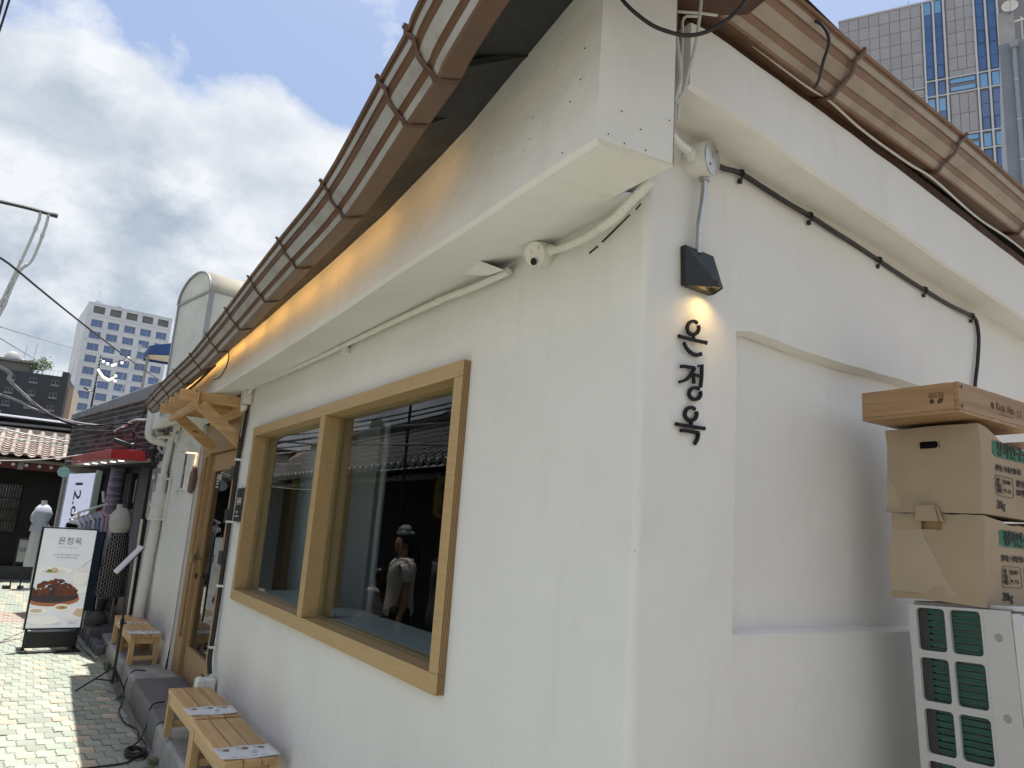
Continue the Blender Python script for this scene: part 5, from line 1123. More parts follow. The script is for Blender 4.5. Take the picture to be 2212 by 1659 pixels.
# utility box and its pipes between shop and restaurant
ub = thing('utility_box', 'grey electric meter box with loose wires beside the drain pipes', 'meter box', BW(.2, 1.4, .06))
mb = MB(); mb.obox(BW(.10, 1.52, -.03), TB*.28, UZ*.56, NB*.06); mb.build('box_body', mat('grey_meter_enamel', (.22, .225, .225), .5, dirt=(.2, .19, .18), damt=.5), ub, bevel=.008)
mb = MB(); mb.lathe(BW(.30, 1.98, .031), [(.028, 0), (.028, .006), (.02, .008)], 14, ax=NB); mb.build('dial', WHITEP, ub)
mb = MB(); mb.tube(catmull([BW(.16, 1.52, .04), BW(.16, 1.62, .045), BW(.19, 1.75, .045), BW(.19, 1.90, .04)], 4), .008, 6); mb.tube([BW(.26, 1.5, .04), BW(.26, 1.72, .04)], .008, 6); mb.tube([BW(.30, 1.5, .08), BW(.30, .2, .06)], .014, 8); mb.build('pipe', WHITEC, ub)
for i in range(7):
    random.seed(50+i); a = BW(random.uniform(.12, .42), 2.10+random.uniform(0, .15), .02); b = BW(random.uniform(.12, .45), 2.36+random.uniform(0, .15), .02)
    mb = MB(); mb.tube(catmull([a, a.lerp(b, .3)+NB*random.uniform(.01, .05)+TB*random.uniform(-.1, .1), a.lerp(b, .7)+NB*random.uniform(.01, .05)+TB*random.uniform(-.1, .1), b], 5), random.choice((.006, .010, .013)), 6); mb.build('wire', random.choice((RUBBER, RUBBER, GREYC, STEEL)), ub)
mb = MB(); mb.lathe(BW(.22, 2.16, .03), [(.035, 0), (.042, .04), (.03, .09)], 12, wob=lambda i, j, a: 1+.25*math.sin(4*a+i*2)); mb.build('wire_bundle', mat('foil_wrap', (.22, .21, .20), .3, .7, var=.7, vscale=40), ub)
# floodlight and cable nest on the brick face
fl_ = thing('flood_light', 'black flood light hanging in a nest of cables on the dark brick wall', 'flood light', BW(1.4, 2.35, .2))
mb = MB(); mb.obox(V(.735, 9.95, 2.42), V(.20, -.02, -.055), V(.0, .10, 0), V(-.02, 0, -.06)); mb.build('housing', BLACK, fl_, bevel=.01)
mb = MB(); mb.tube(catmull([V(.78, 9.97, 2.40), V(.75, 10.0, 2.50), V(.82, 10.02, 2.56), V(.90, 10.1, 2.57)], 5), .009, 6); mb.tube(catmull([V(.92, 9.95, 2.36), V(.98, 9.98, 2.40), V(.95, 10.0, 2.50), V(.93, 10.05, 2.56)], 5), .008, 6); mb.build('bracket', BLACK, fl_)
SILV = mat('taped_cable', (.45, .46, .47), .35, .5)
for i, (lab, pts, r, m) in enumerate((
    ('thick black cable running along the brick wall under the parapet', [BW(3.9, 2.72, .05), BW(3.0, 2.66, .06), BW(2.0, 2.60, .08), BW(1.4, 2.63, .09), BW(.9, 2.68, .08), BW(.3, 2.69, .07)], .014, RUBBER),
    ('silver taped cable splice on the brick wall', [BW(1.9, 2.58, .09), BW(1.5, 2.63, .10), BW(1.1, 2.68, .10), BW(.7, 2.66, .09), BW(.5, 2.69, .08)], .018, SILV),
    ('black cable dropping down the brick wall beside the flood light', [BW(.95, 2.92, .04), BW(.93, 2.75, .06), BW(1.0, 2.6, .08), BW(1.15, 2.55, .08), BW(1.1, 2.4, .06), BW(.75, 2.35, .05), BW(.62, 2.2, .05)], .010, RUBBER),
    ('thin crossed grey wires on the brick wall near the drain pipe', [BW(1.3, 2.52, .06), BW(.9, 2.47, .06), BW(.4, 2.40, .06)], .006, GREYC),
    ('thin grey wire slanting down to the drain pipe elbow', [BW(.95, 2.55, .05), BW(.6, 2.45, .06), BW(.35, 2.38, .06)], .005, GREYC))):
    wire(lab, pts, r, m)
# clothes rail with shirts
rk = thing('clothes_rail', 'white metal clothes rail standing in front of the shop window', 'clothes rail', (.7, 10.95, .12))
mb = MB(); r1a, r1b = V(.515, 10.93, 1.495), V(.86, 10.90, 1.648); r2a, r2b = V(.71, 10.80, 1.405), V(.965, 10.84, 1.54)
mb.tube([r1a, r1b], .013, 8); mb.tube([r2a, r2b], .013, 8); mb.tube([V(.83, 10.91, 1.64), V(.83, 10.91, .12)], .012, 8); mb.tube([V(.56, 10.93, 1.50), V(.56, 10.93, .12)], .012, 8); mb.tube([V(.80, 10.86, 1.45), V(.83, 10.91, 1.45)], .01, 6); mb.tube([V(.93, 10.84, 1.52), V(.93, 10.84, .12)], .012, 8); mb.build('rail_frame', WHITEP, rk)
mb = MB(); mb.obox(V(.80, 10.93, 1.66), V(.03, 0, 0), V(-.03, 0, .14), V(0, .01, 0)); mb.build('price_card', PAPER, rk)
SH = [((.62, .36, .42), 'pink'), ((.55, .58, .66), 'pale blue'), ((.40, .45, .58), 'mid blue'), ((.66, .67, .70), 'white'), ((.30, .36, .50), 'denim blue'), ((.45, .50, .62), 'sky blue')]
for i in range(7):
    t = i/6; p = r1a.lerp(r1b, .05+.8*t)+UZ*-.02; c, nm = SH[i % 6] if i else SH[3]
    sh = thing('hanging_shirt', '%s shirt on a wooden hanger, %s from the open end of the rail' % (nm, ('first', 'second', 'third', 'fourth', 'fifth', 'sixth', 'seventh')[i]), 'shirt', p, 'shirts on the white rail')
    fm = mat('shirt_%s' % nm.replace(' ', '_'), c, .8, var=.12, vscale=8, bump=.3, bscale=14, bdist=.02)
    D = V(.42, -.91, 0)
    mb = MB(); mb.prism([(-.15, -.62), (.15, -.62), (.145, -.2), (.17, -.34), (.19, -.28), (.165, -.07), (.05, -.005), (.0, -.02), (-.05, -.005), (-.165, -.07), (-.19, -.28), (-.17, -.34), (-.145, -.2)], p-UZ*.045-D.cross(UZ)*.02, D, UZ, D.cross(UZ), .04); mb.build('shirt_body', fm, sh, bevel=.012)
    mb = MB(); mb.bar(p-UZ*.045, p-UZ*.105+D*.15, .018, .016); mb.bar(p-UZ*.045, p-UZ*.105-D*.15, .018, .016); mb.tube([p-UZ*.045, p+UZ*.0, p+UZ*.035], .003, 5); mb.build('hanger', PINE['X'], sh)
t = thing('hanging_shirt', 'white shirt with a slanting wooden hanger at the low end of the short rail', 'shirt', (.83, 10.83, 1.42), 'shirts on the white rail')
p = V(.83, 10.83, 1.43); D = V(.94, -.34, 0)
mb = MB(); mb.prism([(-.13, -.80), (.15, -.80), (.14, -.2), (.16, -.06), (.04, 0), (-.04, 0), (-.16, -.07), (-.14, -.2)], p-UZ*.05, D, UZ, D.cross(UZ), .05); mb.build('shirt_body', mat('shirt_white', (.66, .67, .70), .8), t, bevel=.014)
mb = MB(); mb.bar(p-UZ*.045, p-UZ*.09+D*.13, .02, .018); mb.bar(p-UZ*.045, p-UZ*.09-D*.13, .02, .018); mb.build('hanger', PINE['X'], t)
t = thing('hanging_dress', 'dark navy dress hanging beside the white shirt on the rail', 'dress', (.80, 10.75, 1.25)); p = V(.80, 10.74, 1.30)
mb = MB(); mb.prism([(-.14, -.95), (.12, -.95), (.09, -.2), (.10, 0), (-.09, 0)], p, V(.94, -.34, 0), UZ, V(-.34, -.94, 0), .05); mb.build('dress_body', mat('navy_cloth', (.02, .03, .06), .85, bump=.3, bscale=12, bdist=.02), t, bevel=.012)
# mannequins
def pleat(n_, a_): return lambda i, j, a: 1+a_*(i/4)*math.sin(n_*a+i*.4)
MW = mat('mannequin_white', (.68, .67, .63), .5); BL = mat('cream_blouse', (.74, .72, .65), .7, var=.15, vscale=9, bump=.5, bscale=16, bdist=.02)
mk = thing('mannequin', 'dress form in a cream blouse and dark patterned long skirt by the shop step', 'mannequin', (1.12, 11.1, .12))
mx_ = 1.09
mb = MB(); mb.lathe((1.145, 11.1, .125), [(.12, 0), (.12, .012), (.03, .02), (.018, .03), (.018, .5)], 16); mb.build('stand', mat('wooden_stand', (.24, .20, .15), .5), mk)
mb = MB(); mb.lathe((1.03, 11.1, 1.52), [(.06, 0), (.045, .05), (.040, .12), (.043, .135)], 16); mb.build('neck', MW, mk, smooth=60)
mb = MB(); mb.lathe((1.062, 11.1, 1.285), [(.095, 0), (.118, .03), (.135, .12), (.132, .2), (.105, .27), (.06, .315), (.045, .33)], 22, sy=.75, wob=lambda i, j, a: 1+.035*math.sin(5*a+i*1.7)); mb.lathe((1.135, 11.08, 1.41), [(.03, -.09), (.055, -.03), (.055, .05), (.03, .11)], 12); mb.build('blouse', BL, mk, smooth=60)
SK = bpy.data.materials.new('patterned_skirt'); SK.use_nodes = True
N = SK.node_tree.nodes; Lk = SK.node_tree.links; b = N['Principled BSDF']; b.inputs['Roughness'].default_value = .85
t = N.new('ShaderNodeTexCoord'); mpn = N.new('ShaderNodeMapping'); mpn.inputs['Scale'].default_value = (1, 1, 1); Lk.new(t.outputs['Object'], mpn.inputs[0])
br_ = N.new('ShaderNodeTexBrick'); br_.inputs['Scale'].default_value = 9; br_.inputs['Color1'].default_value = (.012, .012, .014, 1); br_.inputs['Color2'].default_value = (.03, .025, .024, 1); br_.inputs['Mortar'].default_value = (.42, .36, .32, 1); br_.inputs['Mortar Size'].default_value = .022
sw_ = N.new('ShaderNodeSeparateXYZ'); cm_ = N.new('ShaderNodeCombineXYZ'); Lk.new(mpn.outputs[0], sw_.inputs[0]); Lk.new(sw_.outputs['Z'], cm_.inputs['X']); Lk.new(sw_.outputs['X'], cm_.inputs['Y']); Lk.new(cm_.outputs[0], br_.inputs['Vector'])
Lk.new(br_.outputs['Color'], b.inputs['Base Color'])
mb = MB(); mb.lathe((1.085, 11.1, .49), [(.185, 0), (.175, .15), (.155, .35), (.135, .50), (.128, .56), (.105, .76), (.092, .80)][::1], 40, sy=.85, wob=lambda i, j, a: 1+.05*(1-i/7)*math.sin(11*a)+.03*(1-i/7)*math.sin(17*a+1)); mb.build('skirt', SK, mk, smooth=60)
for o_ in (mk,): o_.location = V(1.12*.96, 11.1*.96, 1.6-1.48*.96); o_.scale = (.96, .96, .96)
mw = thing('mannequin', 'sunlit dress form in pale blue blouse and long white skirt', 'mannequin', (.28, 16.9, 0))
mb = MB(); mb.lathe((.31, 16.9, .0), [(.16, 0), (.16, .02), (.03, .03), (.02, .04), (.02, .5)], 14); mb.build('stand', MW, mw)
mb = MB(); mb.lathe((.268, 16.9, 1.50), [(.08, 0), (.055, .06), (.05, .13), (.055, .15)], 14); mb.build('neck', MW, mw, smooth=60)
mb = MB(); mb.lathe((.275, 16.9, 1.07), [(.17, 0), (.15, .10), (.115, .18), (.145, .24), (.165, .34), (.13, .44), (.07, .50)], 20, sy=.7, wob=lambda i, j, a: 1+.05*math.sin(6*a+i)); mb.lathe((.15, 16.88, 1.22), [(.03, 0), (.06, .06), (.06, .14), (.03, .22)], 10); mb.build('blouse', mat('pale_blue_blouse', (.46, .49, .57), .8, bump=.4, bscale=14, bdist=.02), mw, smooth=60)
mb = MB(); mb.lathe((.25, 16.9, .42), [(.125, 0), (.125, .2), (.115, .5), (.10, .74)], 36, sy=.8, wob=lambda i, j, a: 1+.07*(1-i/5)*math.sin(9*a)); mb.build('skirt', mat('white_gauze', (.58, .60, .60), .8), mw, smooth=60)
sg = thing('standing_sign', 'small black standing frame sign reading 12.0 beside the far mannequin', 'sign', (.06, 17, 0))
mb = MB(); mb.box(-.03, .15, 16.98, 17.02, .90, .93); mb.box(-.03, -.005, 16.98, 17.02, .04, .8995); mb.box(.125, .15, 16.98, 17.02, .04, .8995); mb.box(-.0045, .1245, 16.985, 17.015, .46, .49); mb.box(-.14, .0, 16.95, 17.25, 0, .0395); mb.box(.10, .2, 16.95, 17.25, 0, .0395); mb.build('frame', BLACK, sg)
mb = MB(); mb.box(-.0045, .1245, 16.99, 17.01, .491, .899); mb.build('board', mat('grey_sign_board', (.42, .42, .43), .6), sg)
text_mb('12.0', .11, (.002, 16.989, .68), (1, 0, 0), UZ, sx=.62, bold=.002).build('lettering', INKP, sg, smooth=0)
# boulder
def rock(x, y, z, r, lab, sq=.7, seed=1):
    mb = MB(); mb.lathe((x, y, z), [(r*.75, 0), (r*.98, .25*r), (r, .6*r), (r*.88, 1.0*r), (r*.55, 1.35*r), (r*.15, 1.5*r)], 16, wob=lambda i, j, a: 1+.16*nz3(math.cos(a)*1.3+seed, math.sin(a)*1.3, i*.5)+.05*nz3(math.cos(a)*4, math.sin(a)*4, i*1.2+seed), sy=sq)
    return tag(mb.build('boulder', mat('grey_granite', (.17, .17, .165), .85, var=.5, vscale=9, bump=.7, bscale=14, bdist=.02), loc=(x, y, z), smooth=80), lab, 'boulder')
rock(.94, 10.70, .17, .13, 'rounded grey boulder on the step under the dark patterned skirt', .8)
rock(.36, 16.6, .0, .06, 'small grey stone on the ground by the far mannequin', .8, 5)
mb = MB(); mb.lathe((.97, 11.2, .18), [(.08, 0), (.10, .22), (.11, .27)], 14); o = mb.build('planter', mat('grey_planter', (.2, .2, .2), .7), loc=(.97, 11.2, .18)); tag(o, 'plain grey planter standing behind the boulder', 'planter')
# weeds in the joint
LEAF = mat('weed_leaf', (.085, .15, .04), .6, var=.4, vscale=20)
for i, (x, y, n_, h, lab) in enumerate(((.955, 8.75, 26, .10, 'tallest weed tuft growing by the step beside the far bench'), (.955, 8.15, 16, .05, 'low weed tuft at the foot of the step behind the tripod'), (.945, 7.45, 18, .05, 'flat weed tuft by the right leg of the tripod'), (.955, 5.50, 22, .06, 'weed tuft at the foot of the step beside the coiled cable'), (.97, 5.32, 14, .04, 'tiny weed at the bottom edge near the bench leg'))):
    random.seed(80+i); w = thing('weed', lab, 'weed', (x, y, 0), 'weeds along the step'); mb = MB()
    for k in range(n_):
        a = random.uniform(0, 2*PI); r = random.uniform(.01, .06); c = V(x+random.uniform(-.03, .03), y+random.uniform(-.05, .05), 0); tip = c+V(math.cos(a)*r, math.sin(a)*r, random.uniform(.3, 1)*h); sd_ = V(-math.sin(a), math.cos(a), 0)*random.uniform(.004, .009); md = c.lerp(tip, .55)+UZ*h*.12
        mb.add([c-sd_*.3, c+sd_*.3, md+sd_, md-sd_, tip], [(0, 1, 2, 3), (3, 2, 4)])
    mb.build('foliage', LEAF, w, smooth=0)

# ================================================================== THE TILED HOUSE AT THE END
hk = thing('tiled_house', 'old dark timber house with pinkish clay roof tiles closing the alley', 'house', (-.5, 19.2, 0))
DWOOD = mat('black_stained_timber', (.011, .009, .008), .7, var=.5, vscale=6, bump=.3, bscale=20)
mb = MB(); mb.box(-4, 1.4, 19.2, 19.4, .26, 2.45); mb.build('wall', DWOOD, hk)
mb = MB(); mb.box(-4, 1.4, 19.0, 19.2, 0, .2595); mb.build('plinth', mat('plinth_stone', (.16, .16, .155), .85, var=.3, vscale=5), hk, bevel=.01)
lt = MB()
for i in range(9): lt.box(-.56+i*.05, -.54+i*.05, 19.14, 19.199, .95, 1.95)
for z in (.95, 1.18, 1.42, 1.66, 1.95): lt.box(-.6, -.12, 19.13, 19.139, z-.012, z+.012)
wq = lt.build('window', DWOOD, hk)
mb = MB(); mb.box(-.58, -.14, 19.19, 19.1995, .96, 1.94); mb.build('glass_pane', mat('reflecting_pane', (.16, .18, .15), .12, var=.8, vscale=4, col2=(.02, .03, .015)), wq, smooth=0)
HR = mat('red_eave_lacquer', (.13, .022, .016), .6); WEND = mat('white_rafter_end', (.62, .61, .58), .6)
mb = MB(); mb.box(-4, 1.4, 18.64, 18.70, 2.26, 2.43); mb.box(-4, 1.4, 18.70, 19.2, 2.42, 2.44); mb.build('eave_beam', HR, hk)
mb = MB(); mb.box(-4, 1.4, 18.55, 18.60, 2.405, 2.475); mb.build('fascia', mat('pale_fascia', (.30, .25, .19), .7, var=.3, vscale=6), hk)
for x in (-.62, -.384, -.151, .081, .296, .52, -.86): mb = MB(); mb.tube([(x, 18.58, 2.345), (x, 19.1, 2.40)], .034, 12, m=1); mb.lathe((x, 18.575, 2.345), [(.034, 0), (.034, .004)], 14, ax=(0, -1, 0)); mb.build('rafter', [WEND, HR], hk, smooth=40)
mb = MB(); mb.box(-.30, -.20, 18.62, 18.639, 2.25, 2.44); mb.build('bracket', mat('pale_bracket', (.30, .27, .23), .7), hk)
TILE = mat('pink_clay_tile', (.34, .265, .225), .75, var=.35, vscale=9, col2=(.24, .20, .175), bump=.4, bscale=30, rnd=.22)
TILEG = mat('grey_clay_tile', (.30, .27, .24), .75, var=.35, vscale=9, bump=.4, bscale=30, rnd=.2)
sl_d = V(0, 1.1, .60).normalized(); sl_n = V(0, -.60, 1.1).normalized(); E0 = V(0, 18.5, 2.50); pitch_x = .236
def curved(mb, x0, x1, sag, s0, s1, base, thick, n=8, up=False):
    vs = []
    for s in (s0, s1):
        for i in range(n+1):
            u = i/n*2-1; x = x0+(x1-x0)*i/n; h = (1-u*u)*sag*(1 if up else -1)
            q = E0+sl_d*s+sl_n*(base+h); vs += [V(x, q.y, q.z), V(x, q.y, q.z)-sl_n*thick]
    k = 2*(n+1); fs = []
    for i in range(n): a = 2*i; fs += [(a, a+2, k+a+2, k+a), (a+1, k+a+1, k+a+3, a+3), (a, a+1, a+3, a+2), (k+a, k+a+2, k+a+3, k+a+1)]
    mb.add(vs, fs)
random.seed(31); cp_ = None; vp_ = None
for c in range(-1, 6):
    xc = -.446-.236+c*pitch_x
    for r in range(5):
        if c == -1 and r > 1: pass
        s0 = r*.235
        mb = MB(); vs = []; n = 8
        for s, rr in ((s0-.02, .052), (s0+.235, .045)):
            for i in range(n+1): a = PI*i/n; q = E0+sl_d*s+sl_n*(.060+rr*math.sin(a)); vs.append(V(xc+rr*math.cos(a), q.y, q.z))
        fs = [(i, i+1, n+2+i, n+1+i) for i in range(n)]+[tuple(range(n, -1, -1))]
        mb.add(vs, fs); mb.build('ridge_tile', random.choice((TILE, TILE, TILEG)), hk, smooth=60)
    for r in range(11):
        s0 = r*.105
        mb = MB(); vs = []; n = 8; x0_, x1_ = xc+.032, xc+pitch_x-.032
        for s, base in ((s0, .072), (s0+.16, .040)):
            for i in range(n+1):
                u = i/n*2-1; q = E0+sl_d*s+sl_n*(base-(1-u*u)*.05); x = x0_+(x1_-x0_)*i/n; vs += [V(x, q.y, q.z), V(x, q.y, q.z)-sl_n*.020]
        k = 2*(n+1); fs = []
        for i in range(n): a = 2*i; fs += [(a, a+2, k+a+2, k+a), (a+1, k+a+1, k+a+3, a+3), (a, a+1, a+3, a+2)]
        mb.add(vs, fs); mb.build('roof_tile', random.choice((TILE, TILE, TILEG)), hk, smooth=40)
mb = MB(); mb.add([E0+V(-4, 0, -.02), E0+V(1.6, 0, -.02), E0+sl_d*1.5+V(1.6, 0, -.02), E0+sl_d*1.5+V(-4, 0, -.02)], [(0, 1, 2, 3)]); mb.build('roof_bed', mat('roof_clay', (.03, .026, .022), .9), hk, smooth=0)
ln = mat('pale_gutter_metal', (.52, .53, .54), .35, .3)
bh = thing('shed', 'black boarded shed with two pale metal gutters behind the tiled roof', 'building', (-.5, 20.2, 0))
mb = MB(); mb.box(-4, .9, 20.2, 21.5, 0, 3.30); mb.build('wall', DWOOD, bh)
mb = MB(); mb.tube([(-4, 20.1, 3.23), (.55, 20.1, 3.32)], .035, 8); mb.tube([(-4, 20.05, 3.46), (.60, 20.05, 3.44)], .045, 8); mb.build('gutter', ln, bh)
mb = MB(); mb.box(-4, .9, 19.95, 21.6, 3.40, 3.43); mb.build('roof', SOF, bh)

# ================================================================== BACKGROUND BUILDINGS
GLB = mat('blue_sky_glass', (.075, .16, .36), .06, var=.25, vscale=.25, spec=.8); GLB2 = mat('pale_blue_glass', (.16, .36, .60), .08, spec=.8)
WTW = mat('white_tower_cladding', (.60, .635, .67), .6, var=.1, vscale=.2)
def frame_building(a, b, depth, zb):
    U = (b-a).normalized(); Nn = V(U.y, -U.x, 0)
    return U, Nn, lambda u, z, off=0: V(a.x, a.y, 0)+U*u+UZ*z+Nn*off
a, b = V(3.885, 175.96, 0), V(20.35, 176.95, 0); U, Nn, P = frame_building(a, b, 20, 0); WT = (b-a).length; ZT_ = 43.97; k22 = 2.2
wtw = thing('white_hotel_tower', 'tall white hotel tower with a regular grid of blue windows', 'tower', P(8, 0))
wins = []
for r in range(15):
    zt = 1.6+((20.53 if r == 0 else 19.2-1.165*(r-1))-1.6)*k22; zb = zt-.70*k22
    if zb < 4: break
    for c in range(5): u0 = (.46+c*1.437)*k22; wins.append((u0, u0+.975*k22, zb, zt, r))
mb = MB(); uu = sorted({0, WT, *[w[0] for w in wins], *[w[1] for w in wins]}); zz = sorted({0, ZT_, *[w[2] for w in wins], *[w[3] for w in wins]})
for i in range(len(uu)-1):
    for j in range(len(zz)-1):
        um, zm = (uu[i]+uu[i+1])/2, (zz[j]+zz[j+1])/2
        if any(w[0] < um < w[1] and w[2] < zm < w[3] for w in wins): continue
        mb.add([P(uu[i], zz[j]), P(uu[i+1], zz[j]), P(uu[i+1], zz[j+1]), P(uu[i], zz[j+1])], [(0, 1, 2, 3)])
mb.add([P(0, 0), P(0, ZT_), P(0, ZT_, -20), P(0, 0, -20), P(WT, 0), P(WT, ZT_), P(WT, ZT_, -20), P(WT, 0, -20)], [(0, 1, 2, 3), (4, 7, 6, 5), (2, 6, 7, 3)])
mb.add([P(0, ZT_-.9), P(WT, ZT_-.9), P(WT, ZT_-.9, -20), P(0, ZT_-.9, -20)], [(0, 1, 2, 3)])
mb.build('wall', WTW, wtw, smooth=0)
LOUV = mat('grey_plant_louvre', (.17, .18, .175), .6, var=.3, vscale=1)
GJ = mat('white_panel_joint', (.44, .45, .45), .7)
for (u0, u1, z0, z1, r) in wins:
    mb = MB()
    for q in ((u0, u1, z0, z0+.12), (u0, u1, z1-.08, z1), (u0, u0+.08, z0+.12, z1-.12), (u1-.12, u1, z0+.12, z1-.12), (u0+(u1-u0)*.62, u0+(u1-u0)*.62+.1, z0+.12, z1-.12)): mb.obox(P(q[0], q[2], -.25), U*(q[1]-q[0]), UZ*(q[3]-q[2]), Nn*.1)
    mb.add([P(u0, z0), P(u1, z0), P(u1, z0, -.25), P(u0, z0, -.25), P(u0, z1), P(u1, z1), P(u1, z1, -.25), P(u0, z1, -.25)], [(0, 1, 2, 3), (4, 7, 6, 5), (0, 3, 7, 4), (1, 5, 6, 2)])
    w = mb.build('window', mat('window_frame_grey', (.28, .31, .36), .5) if r else LOUV, wtw, smooth=0)
    mb = MB(); mb.add([P(u0, z0, -.2), P(u1, z0, -.2), P(u1, z1, -.2), P(u0, z1, -.2)], [(0, 1, 2, 3)]); mb.build('glass_pane', GLB if r else LOUV, w, smooth=0)
mb = MB()
for r in range(15):
    z = 1.6+(19.55-1.165*(r-1)-1.6)*k22
    if z > 4: mb.obox(P(0, z, .001), U*WT, UZ*.07, Nn*.02)
mb.build('panel_joint', GJ, wtw, smooth=0)
for i in range(9): mb = MB(); u = 2.2+i*1.15; mb.obox(P(u, ZT_-.9, -2.5), U*.75, UZ*(1.4+.3*(i % 3 == 0)), -Nn*.8); mb.build('rooftop_unit', LOUV if i % 2 else WTW, wtw, smooth=0)
mb = MB(); mb.obox(P(1.6, ZT_-.9, -5), U*1.3, UZ*2.6, -Nn*2); mb.tube([P(2.2, ZT_+1.4, -6), P(2.2, ZT_+4.4, -6)], .05, 5); mb.build('rooftop_hut', WTW, wtw, smooth=0)
# dark apartment block
a, b = V(-6.885, 134.8, 0), V(2.016, 133.7, 0); U, Nn, P = frame_building(a, b, 12, 0); ZD = 21.06; k3 = 3.0
def z3(z): return 1.6+(z-1.6)*k3
db = thing('dark_apartment_block', 'dark charcoal apartment block with small windows and rooftop antennas', 'building', P(0, 0))
DG = mat('charcoal_render', (.042, .046, .054), .8, var=.25, vscale=.4); DP = mat('beige_side_wall', (.45, .36, .29), .8)
mb = MB(); mb.obox(P(-22, 0, -12), U*(22+3.02*k3), UZ*ZD, Nn*12); mb.build('wall', DG, db, smooth=0)
mb = MB(); mb.obox(P(3.03*k3, 0, -11), U*.8, UZ*(ZD-1.2), Nn*9); mb.build('side_wall', DP, db, smooth=0)
mb = MB(); mb.obox(P(2.72*k3, ZD, -3), U*.9, UZ*.8, Nn*3); mb.build('parapet_block', DG, db, smooth=0)
for r in range(6):
    for c in range(-5, 3):
        u0 = (.38+c*.97)*k3; zt = z3(7.84-.66*r); mb = MB()
        mb.obox(P(u0, zt-.22*k3, .0), U*(.33*k3), UZ*(.22*k3), Nn*.05); mb.obox(P(u0-.1, zt-.22*k3-.25, .0), U*(.33*k3+.2), UZ*.25, Nn*.12); w = mb.build('window', mat('dark_window_frame', (.16, .17, .19), .5), db, smooth=0)
        mb = MB()
        for q in (0, 1): mb.obox(P(u0+.07+q*.16*k3, zt-.22*k3+.06, .052), U*(.15*k3-.06), UZ*(.22*k3-.12), Nn*.01)
        mb.build('glass_pane', mat('black_window_glass', (.015, .017, .02), .1), w, smooth=0)
mb = MB(); mb.obox(P(-8, ZD, -6), U*11.5, UZ*1.6, Nn*4); mb.obox(P(-9, ZD+1.6, -7), U*13.5, UZ*.35, Nn*6); mb.obox(P(-8, ZD+.3, -1.9), U*8, UZ*.06, Nn*.05); mb.build('penthouse', mat('penthouse_render', (.20, .20, .19), .8), db, smooth=0)
mb = MB(); mb.lathe(P(.6, ZD+1.95, -4), [(1.0, 0), (1.1, .7), (.8, 1.3), (.2, 1.6)], 12); mb.build('water_tank', mat('pale_tank', (.40, .41, .41), .6), db)
mb = MB()
for u, h in ((2.1, 4.6), (3.4, 5.2), (9.0, 7.0)): mb.tube([P(u, ZD, -3), P(u+.3, ZD+h, -3)], .05, 5)
mb.lathe(P(2.2, ZD+1.9, -3), [(.05, 0), (.3, .3), (.05, .6)], 8); mb.build('antenna', STEEL, db)
mb = MB()
for i in range(9): mb.tube([P(4.0+i*.55, ZD, -2), P(4.0+i*.55, ZD+1.1, -2)], .03, 4)
mb.tube([P(4, ZD+1.1, -2), P(8.4, ZD+1.1, -2)], .03, 4); mb.build('roof_rail', STEEL, db)
def tree(x, y, z, h, r, lab, seed, nleaf=500, name='rooftop_tree'):
    random.seed(seed); t = thing(name, lab, 'tree', (x, y, z))
    mb = MB(); mb.tube([(x, y, z), (x+.05*h, y, z+h*.5), (x, y, z+h*.8)], [.05*h*.4, .035*h*.4, .01*h], 6)
    for i in range(6): a = i*1.05; mb.tube([(x+.03*h, y, z+h*.4), (x+math.cos(a)*r*.6, y+math.sin(a)*r*.6, z+h*.75)], [.012*h, .004*h], 4)
    mb.build('trunk', mat('bark', (.10, .08, .06), .9), t)
    mb = MB(); cl = [(V(random.gauss(0, r*.45), random.gauss(0, r*.45), h*.62+random.gauss(0, h*.15)), random.uniform(.25, .5)*r) for _ in range(14)]
    for i in range(nleaf):
        c, rr = random.choice(cl); p = V(x, y, z)+c+V(random.gauss(0, 1), random.gauss(0, 1), random.gauss(0, 1))*rr*.5; d = V(random.gauss(0, 1), random.gauss(0, 1), random.gauss(0, 1)).normalized(); e = d.orthogonal().normalized()*.05*h*.7; d = d*.05*h
        mb.add([p-d, p+e, p+d, p-e], [(0, 1, 2, 3)])
    mb.build('crown', mat('sparse_leaf', (.10, .16, .055), .6, var=.4, vscale=.8), t, smooth=0)
tree(*P(5.2, ZD, -2), 3.1, 1.5, 'sparse green tree growing on the roof of the dark block', 3)
mb = MB(); q0 = P(-14, 0, 4.5); mb.obox(q0, U*16, UZ*(z3(5.86)), Nn*4); mb.build('annex', mat('blue_tarp_roof', (.12, .17, .25), .6, var=.4, vscale=.6), db, smooth=0)
mb = MB(); mb.obox(P(-3.5, z3(5.86), 7), U*1.2, UZ*2.6, Nn*.8); mb.obox(P(-1.2, z3(5.86), 7), U*.7, UZ*1.2, Nn*.8); mb.build('roof_plant', mat('pale_equipment', (.42, .42, .42), .6, var=.5, vscale=2), db, smooth=0)

